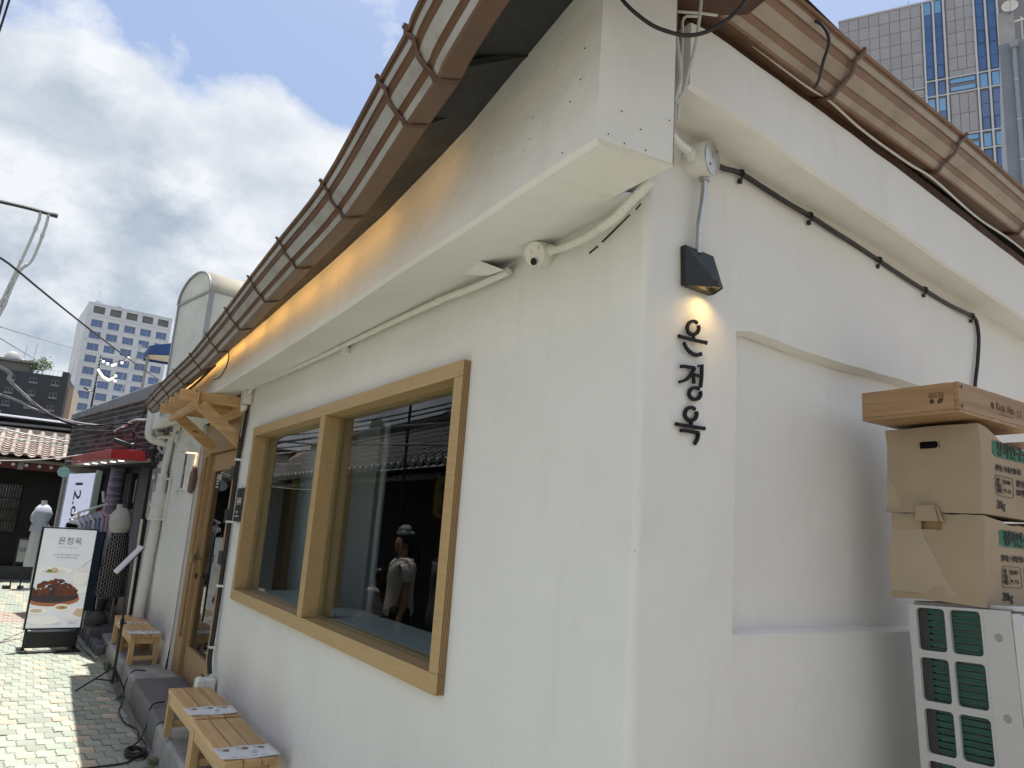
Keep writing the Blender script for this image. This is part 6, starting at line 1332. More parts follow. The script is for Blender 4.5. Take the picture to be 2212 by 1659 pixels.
# stone and glass office tower, upper right
k14 = 1.4
a = V(70.42, 45.79, 0); U = V(3.125, -5.299, 0).normalized(); Nn = V(U.y, -U.x, 0)
def P(u, z, off=0): return a+U*(u*k14)+UZ*(1.6+(z-1.6)*k14)+Nn*off
ow = thing('office_tower', 'grey stone office tower with vertical strips of blue glass', 'tower', V(a.x, a.y, 0))
STN = mat('grey_stone_panel', (.34, .335, .345), .55, var=.1, vscale=.5, rnd=.05); ALU = mat('pale_aluminium', (.52, .53, .54), .4, .2); BACK = mat('stone_joint_shadow', (.20, .20, .205), .8)
def gz(u): return 45.62
ZTOP = 45.63
mb = MB(); mb.obox(P(0, 2, -14), U*(13.6*k14), UZ*((ZTOP-2.1)*k14), Nn*13.94); mb.build('wall', BACK, ow, smooth=0)
pr_ = None
def panel(u0, u1, z0, z1, m=STN, off=.0, name='stone_panel', g_=.055):
    global pr_
    mb = MB(); mb.obox(P(u0, z0, -.06)+U*g_*.5+UZ*g_*.5, U*((u1-u0)*k14-g_), UZ*((z1-z0)*k14-g_), Nn*(.06+off)); return mb.build(name, m, ow, smooth=0)
rows = [ZTOP-i*1.08 for i in range(8)]
for i in range(7):
    for c in range(8): u0 = c*.752; panel(u0, u0+.752, rows[i]-1.08, rows[i])
for z1, z0 in ((38.0, 37.5), (37.3, 36.9), (36.8, 35.7), (35.7, 34.6), (34.6, 33.5)):
    for c in range(4, 8): panel(c*.752, c*.752+.752, z0, z1)
for i in range(6):
    for c in range(3): panel(7.73+c*.6, 7.73+c*.6+.6, rows[i]-1.08 if i < 6 else 38.5, rows[i])
for c in range(2): panel(7.73+c*.9, 8.63+c*.9, 38.45, 39.14)
for (z1, z0) in ((37.1, 35.4), (35.4, 33.75), (32.4, 30.9), (30.9, 29.3)):
    for c in range(3): panel(7.73+c*.575, 7.73+c*.575+.575, z0, z1)
def win_(u0, u1, z0, z1, m=GLB, op=False):
    mb = MB(); t = .045; um, wd, zb, hd = P(u0, z0, .0), (u1-u0)*k14, z0, (z1-z0)*k14; e = .06 if op else .03
    for q in ((0, wd, 0, e), (0, wd, hd-e, hd), (0, e, e, hd-e), (wd-e, wd, e, hd-e)): mb.obox(um+U*q[0]+UZ*q[2]-Nn*.08, U*(q[1]-q[0]), UZ*(q[3]-q[2]), Nn*(.10 if op else .085))
    w = mb.build('window', mat('dark_window_gasket', (.04, .06, .11), .4), ow, smooth=0)
    mb = MB(); mb.obox(um+U*e+UZ*e-Nn*.04, U*(wd-2*e), UZ*(hd-2*e), Nn*.03); mb.build('glass_pane', m, w, smooth=0)
for (u0, u1) in ((6.21, 6.71), (6.95, 7.42), (9.70, 10.20), (10.47, 10.96)):
    z = 45.6
    for i in range(6): z1 = 45.6-i*1.147; win_(u0, u1, z1-1.147, z1, GLB2 if (i == 0 and u0 < 8) else GLB, op=(i == 5 and u0 < 8) or (i == 3 and u0 > 8))
    win_(u0, u1, 37.28, 38.43, GLB2 if u0 > 9 else GLB)
    for i in range(3): z1 = 37.0-i*1.12; win_(u0, u1, z1-1.12, z1, GLB2 if i == 0 and u0 < 8 else GLB, op=(i == 2))
    win_(u0, u1, 32.35, 33.45, GLB2 if u0 > 9 else GLB); win_(u0, u1, 30.6, 32.1, GLB); win_(u0, u1, 28.2, 30.55, GLB)
for z0, z1 in ((38.02, 38.42), (37.36, 37.76), (33.12, 33.55), (32.5, 32.92)): win_(7.76, 9.42, z0, z1, GLB2)
mb = MB()
for u in (6.06, 6.78, 7.49, 9.50, 10.25, 11.02): mb.obox(P(u, 26, 0), U*(.14*k14), UZ*(19.55*k14), Nn*.16)
for z in (38.47, 37.12, 33.58, 32.18): mb.obox(P(6.2, z, -.002), U*(4.8*k14), UZ*.14, Nn*.14)
for z in (38.05, 37.35, 36.82): mb.obox(P(3.0, z, -.002), U*(3.06*k14), UZ*.10, Nn*.10)
mb.obox(P(-.05, ZTOP, -.3), U*(13.7*k14), UZ*.18, Nn*.42)
mb.build('mullion', ALU, ow, smooth=0)
mb = MB(); mb.tube([P(5.2, ZTOP, -1), P(5.2, ZTOP+1.0, -1)], .05, 5); mb.tube([P(5.35, ZTOP, -1), P(5.35, ZTOP+.7, -1)], .05, 5); mb.build('roof_mast', STEEL, ow)

# painted building with downpipe and dish, far right
a = V(27.712, 11.492, 0); U = V(.403, -.915, 0).normalized(); Nn = V(U.y, -U.x, 0)
def P(u, z, off=0): return a+U*u+UZ*z+Nn*off
gb = thing('painted_building', 'blue-grey painted building with a downpipe at the right edge', 'building', P(0, 0))
BGP = mat('blue_grey_paint', (.215, .245, .29), .7, var=.15, vscale=.8, bump=.5, bscale=9, bdist=.03, dirt=(.33, .35, .37), damt=.25, dscale=1.5)
mb = MB(); mb.obox(P(0, 0, -9), U*8, UZ*20.9, Nn*9); mb.build('wall', BGP, gb, smooth=0)
mb = MB(); mb.obox(P(.02, 20.9, -1.2), U*.5, UZ*1.35, Nn*1.15); mb.build('roof_stub', mat('stub_concrete', (.36, .36, .35), .8, var=.2, vscale=2), gb, smooth=0)
mb = MB(); mb.tube([P(.46, 20.6, .1), P(.46, 0, .1)], .075, 10); mb.prism([(-.11, 0), (.11, 0), (.16, .25), (-.16, .25)], P(.46, 20.55, .0), U, UZ, Nn, .24); mb.build('downpipe', mat('grey_downpipe', (.27, .29, .32), .5), gb, smooth=40)
for z in (19.2, 17.6, 16.0): mb = MB(); mb.lathe(P(.46, z, .1), [(.09, 0), (.09, .06)], 10); mb.build('pipe_collar', STEEL, gb)
mb = MB()
for u in (.75, 1.6, 2.5): mb.tube([P(u, 20.9, -.2), P(u, 22.0, -.2)], .025, 6)
mb.tube([P(.02, 21.75, -.1), P(3, 22.0, -.2)], .03, 6); mb.tube([P(.1, 20.9, -.1), P(.1, 21.7, -.1)], .03, 6); mb.tube([P(.25, 20.9, -.1), P(.1, 21.6, -.1)], .02, 6); mb.build('roof_rail', mat('pale_rail', (.55, .55, .54), .5), gb)
dh = thing('satellite_dish', 'white satellite dish on the rail of the painted building', 'satellite dish', (27.8, 11.2, 21.7))
dc = V(27.85, 11.1, 22.35); dax = V(-.85, -.45, .15).normalized()
mb = MB(); mb.lathe(dc, [(.02, -.02), (.12, 0), (.22, .05), (.26, .09), (.265, .085), (.22, .04), (.10, -.02)], 24, ax=dax); mb.build('reflector', mat('white_dish', (.66, .66, .64), .5), dh, smooth=50)
mb = MB(); mb.tube([dc+UZ*-.2, dc+dax*.25-UZ*.12, dc+dax*.36+UZ*.0], .015, 6); mb.lathe(dc+dax*.36, [(.04, -.04), (.04, .05)], 8, ax=dax); mb.tube([dc-dax*.02, dc-dax*.12-UZ*.3, V(27.9, 11.15, 21.7)], .02, 6); mb.build('feed_arm', STEEL, dh)

# glazed arched stair hood on the shop roof
pcm = mat('milky_polycarbonate', (.74, .75, .72), .35, var=.25, vscale=2.6, col2=(.60, .62, .60), dirt=(.25, .27, .26), damt=.75, dscale=3.5); 
pcc = mat('cream_polycarbonate', (.66, .62, .50), .35, var=.1, vscale=2)
for q, tp in ((pcm, .22), (pcc, .05)):
    nt = q.node_tree; pb = nt.nodes['Principled BSDF']; tl = nt.nodes.new('ShaderNodeBsdfTranslucent'); tr = nt.nodes.new('ShaderNodeBsdfTransparent'); m1 = nt.nodes.new('ShaderNodeMixShader'); m2 = nt.nodes.new('ShaderNodeMixShader')
    tl.inputs[0].default_value = (.86, .87, .83, 1); tr.inputs[0].default_value = (.9, .92, .9, 1); m1.inputs[0].default_value = .55; m2.inputs[0].default_value = tp
    nt.links.new(pb.outputs[0], m1.inputs[1]); nt.links.new(tl.outputs[0], m1.inputs[2]); nt.links.new(m1.outputs[0], m2.inputs[1]); nt.links.new(tr.outputs[0], m2.inputs[2]); nt.links.new(m2.outputs[0], nt.nodes['Material Output'].inputs['Surface'])
hd = thing('stair_hood', 'milky arched polycarbonate stair hood standing on the shop roof', 'stair hood', (1.7, 12.8, 2.95))
H0 = V(1.857, 12.09, 0); HT = TB.copy(); HD = V(TB.y, -TB.x, 0); HWD = 1.405; ZS_, ZA_ = 5.07, .43
arch = [(HWD/2-HWD/2*math.cos(PI*i/14), ZS_+ZA_*math.sin(PI*i/14)) for i in range(15)]
def HP(u, z, d=0): return H0+HT*u+UZ*z+HD*d
mb = MB(); mb.obox(HP(.03, 2.95, .015), HT*(HWD-.06), UZ*(ZS_-2.95-.02), HD*.02); mb.build('front_panel', pcm, hd, smooth=0)
mb = MB(); mb.prism([(p[0], p[1]+.012) for p in reversed(arch)], HP(0, 0, .015), HT, UZ, HD, .02); mb.build('arch_panel', pcm, hd, smooth=0)
mb = MB(); n = len(arch); vs = [HP(p[0], p[1], 0) for p in arch]+[HP(p[0], p[1], 2.2) for p in arch]; mb.add(vs, [(i, i+1, n+i+1, n+i) for i in range(n-1)]); o = mb.build('barrel_roof', pcc, hd, smooth=60); so = o.modifiers.new('sheet', 'SOLIDIFY'); so.thickness = .02
mb = MB(); mb.obox(HP(.0, 2.95, .07), HT*.02, UZ*(ZS_-2.95), HD*2.1); mb.obox(HP(HWD-.02, 2.95, .07), HT*.02, UZ*(ZS_-2.95), HD*2.1); mb.build('side_panel', pcm, hd, smooth=0)
FRG = mat('grey_hood_frame', (.26, .27, .27), .4, .3)
mb = MB()
for u in (-.01, HWD-.035): mb.obox(HP(u, 2.95, 0), HT*.055, UZ*(ZS_-2.95), HD*.07)
mb.obox(HP(-.01, ZS_-.02, -.004), HT*(HWD+.02), UZ*.045, HD*.05)
mb.tube([HP(p[0], p[1], 0) for p in arch], .022, 6); mb.tube([HP(p[0], p[1], .12) for p in arch], .015, 6)
for u in (-.012, HWD-.02): mb.obox(HP(u, ZS_-.02, .07), HT*.03, UZ*.05, HD*2.1)
for d in (.75, 1.4): mb.obox(HP(-.008, 2.95, d), HT*.03, UZ*(ZS_-2.95), HD*.05)
mb.obox(HP(-.006, 4.1, .07), HT*.022, UZ*.04, HD*2.0)
mb.build('hood_frame', FRG, hd, bevel=.003)
mb = MB()
for i in range(9): mb.lathe(HP(.012, 3.4+i*.2, -.001), [(.008, 0), (.006, .004)], 6, ax=-HD)
mb.build('rivet', DARK, hd)
# rooftop terrace behind: parasol, light poles, bulbs
tr_ = thing('rooftop_terrace', 'low plain building behind the shop carrying a terrace', 'building', (2.5, 16, 0))
mb = MB(); mb.box(.80, 4.6, 14.0, 19.5, 0, 3.3); mb.build('wall', PARA, tr_, smooth=0)
pz = thing('rooftop_parasol', 'blue and cream terrace parasol beside the stair hood', 'parasol', (1.69, 17.92, 3.3))
mb = MB(); mb.tube([(1.675, 17.92, 3.3), (1.695, 17.92, 4.95)], .03, 8); mb.build('pole', mat('parasol_pole', (.3, .29, .27), .5), pz)
mb = MB(); c_ = [V(1.66, 17.5, 4.93), V(2.5, 17.5, 4.93), V(2.5, 18.5, 4.93), V(1.66, 18.5, 4.93)]; ap = V(2.08, 18, 5.40); ap2 = V(1.66, 17.5, 5.09)
cc_ = [V(1.655, 17.495, 5.10), V(2.6, 17.495, 5.42), V(2.6, 18.5, 5.42), V(1.655, 18.5, 5.10)]
mb.add(c_+cc_, [(0, 1, 5, 4), (1, 2, 6, 5), (2, 3, 7, 6), (3, 0, 4, 7), (4, 5, 6, 7)]); mb.build('canopy', mat('blue_canvas', (.035, .09, .26), .8, var=.2, vscale=4), pz, smooth=0)
mb = MB(); mb.add([V(1.67, 17.48, 4.90), V(2.6, 17.45, 4.86), V(2.6, 18.45, 4.98), V(1.67, 18.45, 4.98), V(2.6, 17.46, 5.02)], [(0, 1, 4), (0, 3, 2, 1)]); mb.build('valance', mat('cream_canvas', (.58, .50, .36), .8), pz, smooth=0)
sp_ = thing('street_light_pole', 'slim rooftop pole wrapped in wire with a black lamp arm', 'lamp post', (.8, 17.98, 3.3))
mb = MB(); mb.tube([(.793, 17.983, 3.3), (.793, 17.983, 4.05), (.797, 17.983, 4.80)], [.022, .02, .014], 8); mb.build('pole', BLACK, sp_)
mb = MB(); mb.tube([(.787, 17.983, 4.02), (.70, 17.985, 4.0), (.60, 17.99, 4.045)], .012, 6); mb.obox(V(.585, 17.96, 4.05), V(.10, 0, -.045), V(0, .06, 0), V(.005, 0, .018)); mb.build('lamp_head', BLACK, sp_)
mb = MB(); hx = [V(.795+.026*math.cos(i*.9), 17.983+.026*math.sin(i*.9), 4.1+i*.011) for i in range(62)]; mb.tube(hx, .006, 4); mb.build('wrapped_wire', mat('pale_wire', (.5, .5, .47), .5), sp_)
BULB = mat('opal_bulb', (.85, .85, .80), .25, emit=(1, .97, .88), estr=.35)
def bulbs(pts, lab):
    t = thing('string_lights', lab, 'string lights', pts[0], 'bulb strings on the terrace')
    mb = MB(); mb.tube(catmull([p+UZ*.05 for p in pts], 4), .005, 4); mb.build('wire', RUBBER, t)
    for p in pts:
        mb = MB(); mb.lathe(p-UZ*.035, [(.006, 0), (.026, .012), (.033, .032), (.026, .052), (.014, .062)], 10); o = mb.build('bulb', BULB, t, smooth=60)
        mb = MB(); mb.lathe(p+UZ*.026, [(.014, 0), (.014, .03)], 8); mb.build('socket', RUBBER, o)
bulbs([V(*q) for q in ((.815, 16.98, 4.502), (.897, 16.976, 4.472), (.986, 16.971, 4.454), (1.03, 16.969, 4.484), (1.148, 16.961, 4.539), (1.247, 16.954, 4.658))], 'upper sagging string of white bulbs beside the wire-wrapped pole')
bulbs([V(*q) for q in ((.759, 16.983, 4.314), (.79, 16.98, 4.275), (.819, 16.98, 4.236), (.85, 16.98, 4.205), (.885, 16.977, 4.181), (.92, 16.97, 4.165), (.957, 16.973, 4.149), (.99, 16.97, 4.165), (1.027, 16.969, 4.194), (1.077, 16.966, 4.247), (1.083, 16.965, 4.147))], 'lower tight string of cream bulbs beside the wire-wrapped pole')
gp = thing('guy_pole', 'thin grey pole on the terrace with a small floodlight and guy wires', 'pole', (1.3, 17.95, 3.3))
mb = MB(); mb.tube([(1.287, 17.954, 3.3), (1.29, 17.954, 3.99), (1.513, 17.936, 5.15)], .012, 6); mb.tube([(1.513, 17.936, 5.15), (1.30, 17.95, 4.68)], .005, 4); mb.tube([(1.513, 17.936, 5.15), (.95, 17.8, 3.4)], .004, 4); mb.build('pole', STEEL, gp)
mb = MB(); mb.obox(V(1.47, 17.92, 5.13), V(.09, 0, -.02), V(0, .05, 0), V(0, 0, .05)); mb.build('lamp_head', mat('pale_lamp', (.5, .5, .5), .4), gp)

# ================================================================== OVERHEAD WIRES
def sag(a, b, d, n=10):
    a, b = V(a), V(b); return [a.lerp(b, i/n)-UZ*d*4*(i/n)*(1-i/n) for i in range(n+1)]
def ow_(lab, pts, r, m): wire(lab, pts, r, m, 'overhead_wire', 'wire', k=2, n=6, group='overhead wires across the alley')
ow_('thick black wire slanting down across the sky in front of the white tower', sag((-1.4, 5.5, 3.55), (-.503, 7.984, 3.719), .0)+sag((-.503, 7.984, 3.719), (1.749, 15.904, 4.147), .04)[1:], .011, RUBBER)
ow_('thick grey cable sagging from upper left to the corner of the brick shop', catmull([(-1.2, 5.6, 2.70), (-.359, 6.99, 2.62), (-.301, 7.99, 2.641), (-.001, 10.0, 2.629), (.329, 10.995, 2.643), (.877, 11.6, 2.70)], 5), .014, mat('grey_sheath', (.33, .34, .35), .45))
ow_('second grey cable joining the bundle from lower left', catmull([(-1.4, 5.4, 2.45), (-.345, 7.49, 2.464), (-.15, 9, 2.55), (-.001, 10.0, 2.615), (.329, 10.99, 2.625), (.86, 11.6, 2.69)], 4), .012, mat('grey_sheath', (.33, .34, .35), .45))
ow_('black cable under the grey bundle reaching the flood light', catmull([(-.001, 10.0, 2.60), (.329, 10.995, 2.61), (.60, 10.8, 2.62), (.80, 10.2, 2.62), (.92, 10.1, 2.62)], 5), .013, RUBBER)
ow_('faint grey wire crossing level in front of the white tower', [(-1.183, 19.965, 5.424), (.898, 39.99, 8.812), (3.49, 39.847, 8.812)], .016, GREYC)
ow_('faint grey wire slanting behind the dark block', [(-1.137, 19.968, 5.161), (-.127, 40.0, 7.697)], .014, GREYC)
ow_('thin wire strung low across the tiled roof', sag((-2, 17.0, 3.25), (.5, 16.8, 2.80), .08), .010, GREYC)
ow_('pale cable drooping across the front of the tiled roof', sag((-2, 15.5, 3.05), (.44, 14.6, 2.64), .05), .012, WHITEC)
ow_('second pale cable across the tiled roof', sag((-2, 15.6, 2.78), (.44, 14.6, 2.60), .05), .010, WHITEC)
ow_('grey wire drooping in front of the tiled eaves to the red canopy', sag((-1.6, 12.0, 2.18), (.55, 12.3, 2.32), .14), .008, GREYC)
ow_('black vertical cable at the top left edge, outer', [(-.748, 5.953, 5.4), (-.74, 5.953, 5.06), (-.76, 5.957, 4.3), (-.85, 5.9, 3.6)], .009, RUBBER)
ow_('black vertical cable at the top left edge, inner', [(-.70, 5.959, 5.4), (-.705, 5.959, 5.088), (-.735, 5.957, 4.6), (-.80, 5.96, 3.8)], .008, RUBBER)
for i in range(5): ow_('%s wire strung along the dark tiled eaves opposite' % ('lowest', 'second lowest', 'middle', 'second highest', 'highest')[i], sag((-1.15-.1*i, 2.0, 2.95+.12*i), (-1.0-.15*i, 15.0, 2.80+.16*i), .12+.03*i), .012, RUBBER)
ra = thing('rope_light_arm', 'dark pole arm with clear rope lights hanging from its tip against the sky', 'light arm', (-1.3, 8.9, 3.0))
mb = MB(); mb.tube(catmull([(-1.35, 8.95, 0), (-1.35, 8.95, 3.0), (-1.33, 8.95, 4.4), (-1.1, 8.96, 4.60), (-.755, 8.968, 4.612), (-.514, 8.985, 4.622), (-.285, 8.996, 4.618)], 5), .020, 8); mb.lathe((-.27, 8.996, 4.618), [(.026, -.03), (.026, .03)], 8, ax=(1, 0, 0)); mb.build('arm', mat('dark_green_steel', (.03, .04, .04), .5), ra)
ROPE = mat('clear_rope_light', (.55, .55, .50), .25)
for pts in ([(-.322, 8.994, 4.61), (-.33, 8.993, 4.45), (-.382, 8.992, 4.088), (-.475, 8.987, 3.91), (-.56, 8.983, 3.43), (-.70, 8.98, 3.0)], [(-.40, 8.993, 4.612), (-.40, 8.993, 4.50), (-.455, 8.99, 4.15), (-.50, 8.987, 3.92), (-.60, 8.98, 3.43), (-.75, 8.98, 3.0)]):
    p = catmull(pts, 8); mb = MB(); mb.tube(p, [(.021 if i % 10 == 0 else .015) for i in range(len(p))], 7); mb.build('rope_light', ROPE, ra, smooth=60)

# ================================================================== ACROSS THE ALLEY (seen in the window glass)
oh = thing('opposite_tiled_house', 'dark tiled house across the alley mirrored in the restaurant window', 'house', (-2.2, 11, 0))
mb = MB(); mb.box(-6, -2.1, 4.5, 17.5, 0, 2.5); mb.build('wall', mat('opposite_dark_timber', (.022, .016, .013), .7, var=.5, vscale=4), oh)
RT = mat('black_roof_tile', (.040, .041, .044), .6, var=.35, vscale=5)
e0, e1_ = V(-1.6, 0, 2.45), V(-2.9, 0, 3.32)
mb = MB(); mb.add([(-1.6, 4.3, 2.44), (-1.6, 17.7, 2.44), (-2.9, 17.7, 3.30), (-2.9, 4.3, 3.30)], [(0, 1, 2, 3)]); mb.add([(-1.75, 4.3, 2.43), (-1.75, 17.7, 2.43), (-2.3, 17.7, 2.5), (-2.3, 4.3, 2.5)], [(3, 2, 1, 0)]); mb.build('roof_bed', RT, oh, smooth=0)
mb = MB(); y = 4.4
while y < 17.6:
    for r in range(7):
        p0 = V(-1.58, y, 2.465).lerp(V(-2.9, y, 3.34), r/7); p1 = V(-1.58, y, 2.465).lerp(V(-2.9, y, 3.34), (r+1.05)/7); mb.tube([p0, p1], [.058, .046], 8)
        for q in range(2): c0 = V(-1.58, y+.12, 2.45).lerp(V(-2.9, y+.12, 3.325), (r+q*.5)/7); mb.obox(c0+V(0, -.075, .0), V(-.10, 0, .068), V(0, .15, 0), V(.010, 0, .015))
    y += .24
mb.build('tile_rows', RT, oh, smooth=50, stuff=True)
mb = MB(); y = 4.4
while y < 17.6: mb.lathe((-1.575, y, 2.465), [(.058, 0), (.058, .02)], 12, ax=(1, 0, -.2)); mb.tube([(-1.78, y+.1, 2.33), (-2.15, y+.1, 2.36)], .038, 8); y += .24
mb.build('eave_ends', mat('pale_tile_end', (.42, .42, .42), .7), oh, smooth=40, stuff=True)
mb = MB(); mb.box(-3.0, -2.8, 4.3, 17.7, 3.28, 3.42); mb.tube([(-2.9, 4.3, 3.44), (-2.9, 17.7, 3.44)], .07, 8)
mb.lathe((-2.9, 10.0, 3.40), [(.16, 0), (.17, .2), (.13, .34), (.06, .42)], 12); mb.lathe((-2.9, 10.75, 3.38), [(.15, 0), (.13, .12), (.05, .2)], 10); mb.lathe((-2.9, 13.9, 3.40), [(.13, 0), (.15, .16), (.10, .30)], 12); mb.build('ridge', RT, oh)
sh_ = thing('added_shading_house', 'plain beige walled house with a flat eave closing the lane behind the viewer', 'house', (4, -3.0, 0))  # unseen house, added behind the camera to dim and warm the right wall
mb = MB(); mb.box(-.6, 9, -9, -5.0, 0, 3.1); mb.build('wall', mat('beige_house_wall', (.45, .36, .27), .85, var=.2, vscale=2, bump=.3, bscale=12), sh_)
mb = MB(); mb.box(-.9, 9.3, -9.3, -4.65, 3.11, 3.3); mb.build('roof', RT, sh_)
pk = thing('pink_tiled_gable', 'gabled roof of pinkish scalloped tiles farther along the opposite side', 'house', (-3.2, 18.4, 0))
mb = MB(); mb.box(-5.5, -3.0, 17.8, 20, 0, 3.0); mb.build('wall', mat('opposite_pale_wall', (.35, .33, .30), .8), pk)
mb = MB(); mb.add([(-2.8, 17.6, 3.0), (-2.8, 20.2, 3.0), (-3.6, 20.2, 3.75), (-3.6, 17.6, 3.75), (-4.6, 17.6, 3.0), (-4.6, 20.2, 3.0)], [(0, 1, 2, 3), (3, 2, 5, 4), (0, 3, 4)]); mb.build('roof', TILE, pk, smooth=0)
mb = MB()
for r in range(7):
    for c in range(12): p = V(-2.79, 17.72+c*.21+(.1 if r % 2 else 0), 3.02).lerp(V(-3.59, 17.72+c*.21+(.1 if r % 2 else 0), 3.77), r/7); mb.obox(p+V(0, -.09, 0), V(-.14, 0, .13), V(0, .18, 0), V(.012, 0, .014))
mb.build('scallop_tiles', TILE, pk, smooth=0, stuff=True)
ys_ = thing('hanging_sign', 'yellow cut-corner coffee sign hanging under the opposite eaves', 'sign', (-1.7, 8.4, 2.0))
mb = MB(); w, h, c = .48, .52, .09; mb.prism([(c, 0), (w-c, 0), (w, c), (w, h-c), (w-c, h), (c, h), (0, h-c), (0, c)], (-1.70, 8.24, 1.755), V(0, 1, 0), UZ, V(-1, 0, 0), .04); mb.build('board', mat('yellow_sign', (.36, .25, .025), .5), ys_, smooth=0)
mb = MB()
for i, q in enumerate(('Coffee', '&', 'drink')): text_mb(q, .13, (-1.698, 8.48, 2.10-i*.14), (0, 1, 0), UZ, mb=mb, alignx='CENTER', bold=.002, sx=.9)
mb.build('lettering', INKP, ys_, smooth=0)
# ================================================================== PEOPLE (standing in the alley, mirrored in the window)
def skin_mesh(name, joints, bones, m, parent, root=0, sub=2):
    me = bpy.data.meshes.new(name); o = bpy.data.objects.new(name, me); o.parent = parent; ORG[name] = ORG[parent.name]
    me.from_pydata([tuple(V(j[0])-ORG[parent.name]) for j in joints], bones, []); me.materials.append(m)
    COL.objects.link(o); md = o.modifiers.new('skin', 'SKIN'); md.use_smooth_shade = True
    for v, j in zip(me.skin_vertices[0].data, joints):
        r = j[1]; v.radius = r if isinstance(r, tuple) else (r, r)
    me.skin_vertices[0].data[root].use_root = True
    sb = o.modifiers.new('smooth', 'SUBSURF'); sb.levels = sub; sb.render_levels = sub
    return o
def person(loc, face, H, label, skin, top_m, leg_m, hair_m, arms, bun=False, sleeve='short', long_hair=False, bag=False):
    """arms: for each side (elbow, wrist) offsets in body axes (right, forward, up) as fractions of H"""
    t = thing('person', label, 'person', loc); L = V(loc); f = V(math.cos(face), math.sin(face), 0); r = V(f.y, -f.x, 0)
    def B(a, b, c): return L+r*(a*H)+f*(b*H)+UZ*(c*H)
    J = [(B(0, 0, .53), (.085*H, .062*H)), (B(0, .004, .62), (.068*H, .052*H)), (B(0, 0, .72), (.082*H, .058*H)), (B(0, -.004, .80), (.072*H, .045*H)), (B(0, 0, .845), .030*H), (B(0, .008, .875), (.038*H, .044*H)), (B(0, .010, .915), (.046*H, .054*H)), (B(0, .006, .955), (.044*H, .050*H)), (B(0, .0, .985), (.022*H, .026*H)), (B(0, .062, .905), .008*H)]
    E_ = [(0, 1), (1, 2), (2, 3), (3, 4), (4, 5), (5, 6), (6, 7), (7, 8), (6, 9)]
    for s, (el_, wr_) in zip((-1, 1), arms):
        i = len(J); sh_ = B(s*.105, -.004, .795); J.append((sh_, .034*H)); e = sh_+r*(el_[0]*H)+f*(el_[1]*H)+UZ*(el_[2]*H); J.append((e, .025*H)); w = e+r*(wr_[0]*H)+f*(wr_[1]*H)+UZ*(wr_[2]*H); J.append((w, .017*H)); d = (w-e).normalized(); J.append((w+d*.035*H, (.022*H, .012*H)))
        E_ += [(3, i), (i, i+1), (i+1, i+2), (i+2, i+3)]
        sd_ = d.orthogonal().normalized()
        for k in range(4): a = w+d*.045*H+sd_*(k-1.5)*.010*H; J.append((a+d*(.050-.006*abs(k-1.4))*H, .0052*H)); E_.append((i+3, len(J)-1))
        J.append((w+d*.045*H+sd_*.030*H, .0058*H)); E_.append((i+3, len(J)-1))
    for s in (-1, 1):
        i = len(J); J += [(B(s*.055, 0, .48), .058*H), (B(s*.056, .012, .28), .036*H), (B(s*.056, -.008, .05), .023*H), (B(s*.06, .07, .018), (.026*H, .014*H))]; E_ += [(0, i), (i, i+1), (i+1, i+2), (i+2, i+3)]
    skin_mesh('body', J, E_, skin, t)
    # clothes: their own skinned shells a little outside the body
    g_ = 1.16
    Jt = [(B(0, 0, .455), (.112*H, .084*H)), (B(0, 0, .53), (.108*H, .080*H)), (B(0, .004, .62), (.092*H, .072*H)), (B(0, -.002, .75), (.104*H, .076*H)), (B(0, -.004, .80), (.086*H, .060*H)), (B(0, 0, .842), (.044*H, .042*H))]; Et = [(0, 1), (1, 2), (2, 3), (3, 4), (4, 5)]
    for s, (el_, wr_) in zip((-1, 1), arms):
        i = len(Jt); sh_ = B(s*.105, -.004, .79); e = sh_+r*(el_[0]*H)+f*(el_[1]*H)+UZ*(el_[2]*H); q = .62; Jt += [(sh_, .046*H), (sh_.lerp(e, q*.6), .046*H), (sh_.lerp(e, q), .040*H)]; Et += [(4, i), (i, i+1), (i+1, i+2)]
    skin_mesh('shirt', Jt, Et, top_m, t)
    Jl = [(B(0, 0, .575), (.090*H, .068*H)), (B(0, 0, .485), (.10*H, .076*H))]; El = [(0, 1)]
    for s in (-1, 1):
        i = len(Jl); Jl += [(B(s*.055, 0, .44), .068*H), (B(s*.056, .010, .28), .052*H), (B(s*.056, -.006, .07), .046*H)]; El += [(1, i), (i, i+1), (i+1, i+2)]
    skin_mesh('trousers', Jl, El, leg_m, t)
    for s in (-1, 1): mb = MB(); c = B(s*.06, .035, .0); mb.lathe(c, [(.045*H*.6, 0), (.05*H*.62, .012), (.045*H*.6, .028*H), (.02*H, .045*H)], 12, sx=.9+abs(f.x)*.9, sy=.9+abs(f.y)*.9); mb.build('shoe', mat('dark_shoe', (.03, .03, .03), .6), t, smooth=60)
    mb = MB(); hc = B(0, -.012, .945); n = 16
    mb.lathe(hc, [(.050*H, -.05*H), (.058*H, -.02*H), (.058*H, .015*H), (.048*H, .042*H), (.022*H, .058*H)], n, wob=lambda i, j, a: 1+.05*math.sin(6*a+i)); mb.v = [p if (p-B(0, 0, .93)).dot(f) < .03*H or p.z > B(0, 0, .955).z else p-f*.045*H for p in mb.v]
    if long_hair: mb.tube([B(0, -.045, .93), B(0, -.062, .86), B(0, -.068, .78), B(0, -.062, .70)], [.040*H, .050*H, .046*H, .02*H], 10)
    if bun: mb.lathe(B(0, -.02, .985), [(.02*H, 0), (.034*H, .012*H), (.030*H, .03*H), (.010*H, .042*H)], 12)
    mb.build('hair', hair_m, t, smooth=60)
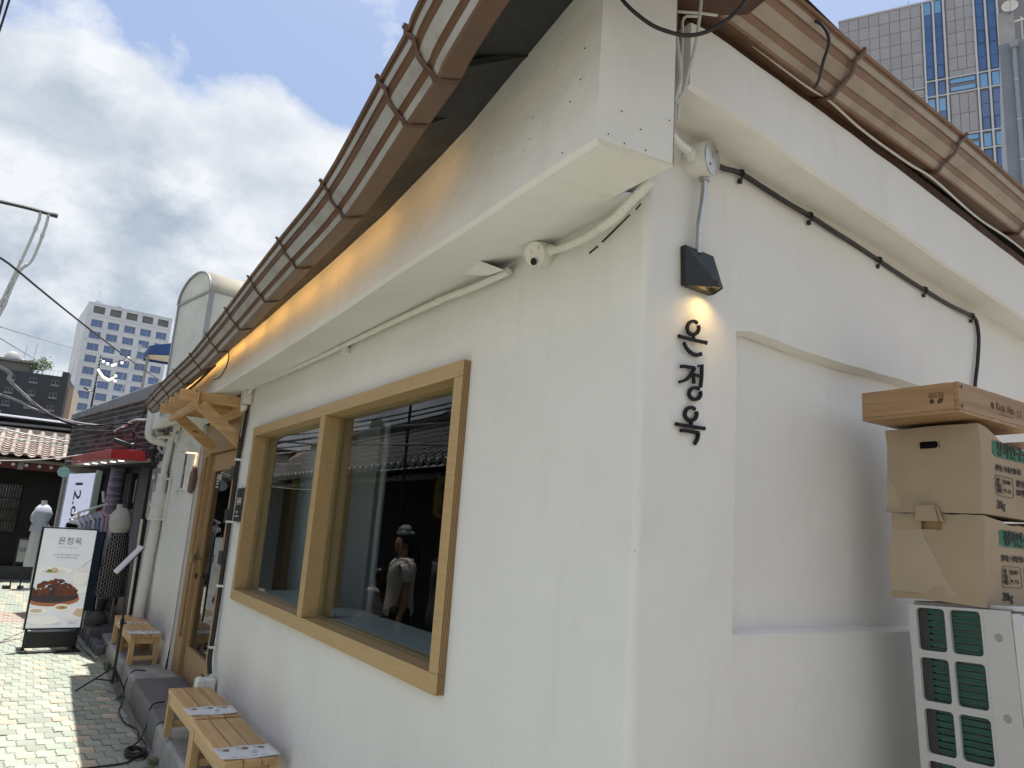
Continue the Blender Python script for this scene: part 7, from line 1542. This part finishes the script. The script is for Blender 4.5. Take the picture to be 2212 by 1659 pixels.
    if bun: mb = MB(); mb.lathe(B(0, -.005, .985), [(.052*H, -.012*H), (.056*H, .006*H), (.045*H, .018*H)], 14, wob=lambda i, j, a: 1+.14*math.sin(5*a)); mb.lathe(B(0, .0, .995), [(.04*H, 0), (.045*H, .02*H), (.02*H, .045*H)], 12, wob=lambda i, j, a: 1+.2*math.sin(4*a+i)); mb.build('head_scarf', mat('grey_scarf', (.28, .32, .33), .8), t, smooth=60)
    for s in (-1, 1): mb = MB(); mb.lathe(B(s*.018, .055, .922), [(.006*H, 0), (.004*H, .003*H)], 8, ax=f); mb.build('eye', DARK, t); mb = MB(); mb.lathe(B(s*.048, .0, .915), [(.010*H, 0), (.012*H, .004*H), (.006*H, .008*H)], 8, ax=r*s, sy=1.5); mb.build('ear', skin, t)
    mb = MB(); mb.lathe(B(0, .054, .888), [(.012*H, 0), (.009*H, .004*H)], 10, ax=f, sy=.4); mb.build('mouth', mat('lip', (.30, .10, .08), .5), t)
    return t
SKN = mat('skin', (.42, .25, .17), .5); HAIR = mat('black_hair', (.010, .008, .007), .45)
person((-.55, 7.0, 0), rad(12), 1.575, 'woman with a grey head scarf, white puff-sleeved top and dark trousers standing in the alley', SKN, mat('white_crinkle_top', (.66, .65, .63), .8, var=.2, vscale=20, bump=.6, bscale=30, bdist=.01), mat('navy_trousers', (.012, .014, .022), .8), HAIR, [((-.02, -.01, -.17), (.01, .03, -.15)), ((.02, -.01, -.17), (-.01, .03, -.15))], bun=True, long_hair=True)
person((-.58, 6.12, 0), rad(190), 1.62, 'man in a dark grey shirt looking down at his hands behind the scarfed woman', SKN, mat('dark_grey_tee', (.10, .11, .125), .85), mat('blue_jeans', (.03, .04, .06), .85), HAIR, [((-.03, .02, -.17), (.07, .14, .02)), ((.03, .02, -.17), (-.05, .13, -.02))])
person((-.62, 7.75, 0), rad(60), 1.16, 'child with dark hair and striped top standing in front of the scarfed woman', SKN, mat('striped_top', (.55, .55, .55), .8, var=.9, vscale=10, stretch=(.2, .2, 6), col2=(.03, .03, .03)), mat('black_leggings', (.02, .02, .02), .8), HAIR, [((-.02, .0, -.17), (.01, .08, -.10)), ((.02, .0, -.17), (-.02, .10, -.06))], long_hair=True)
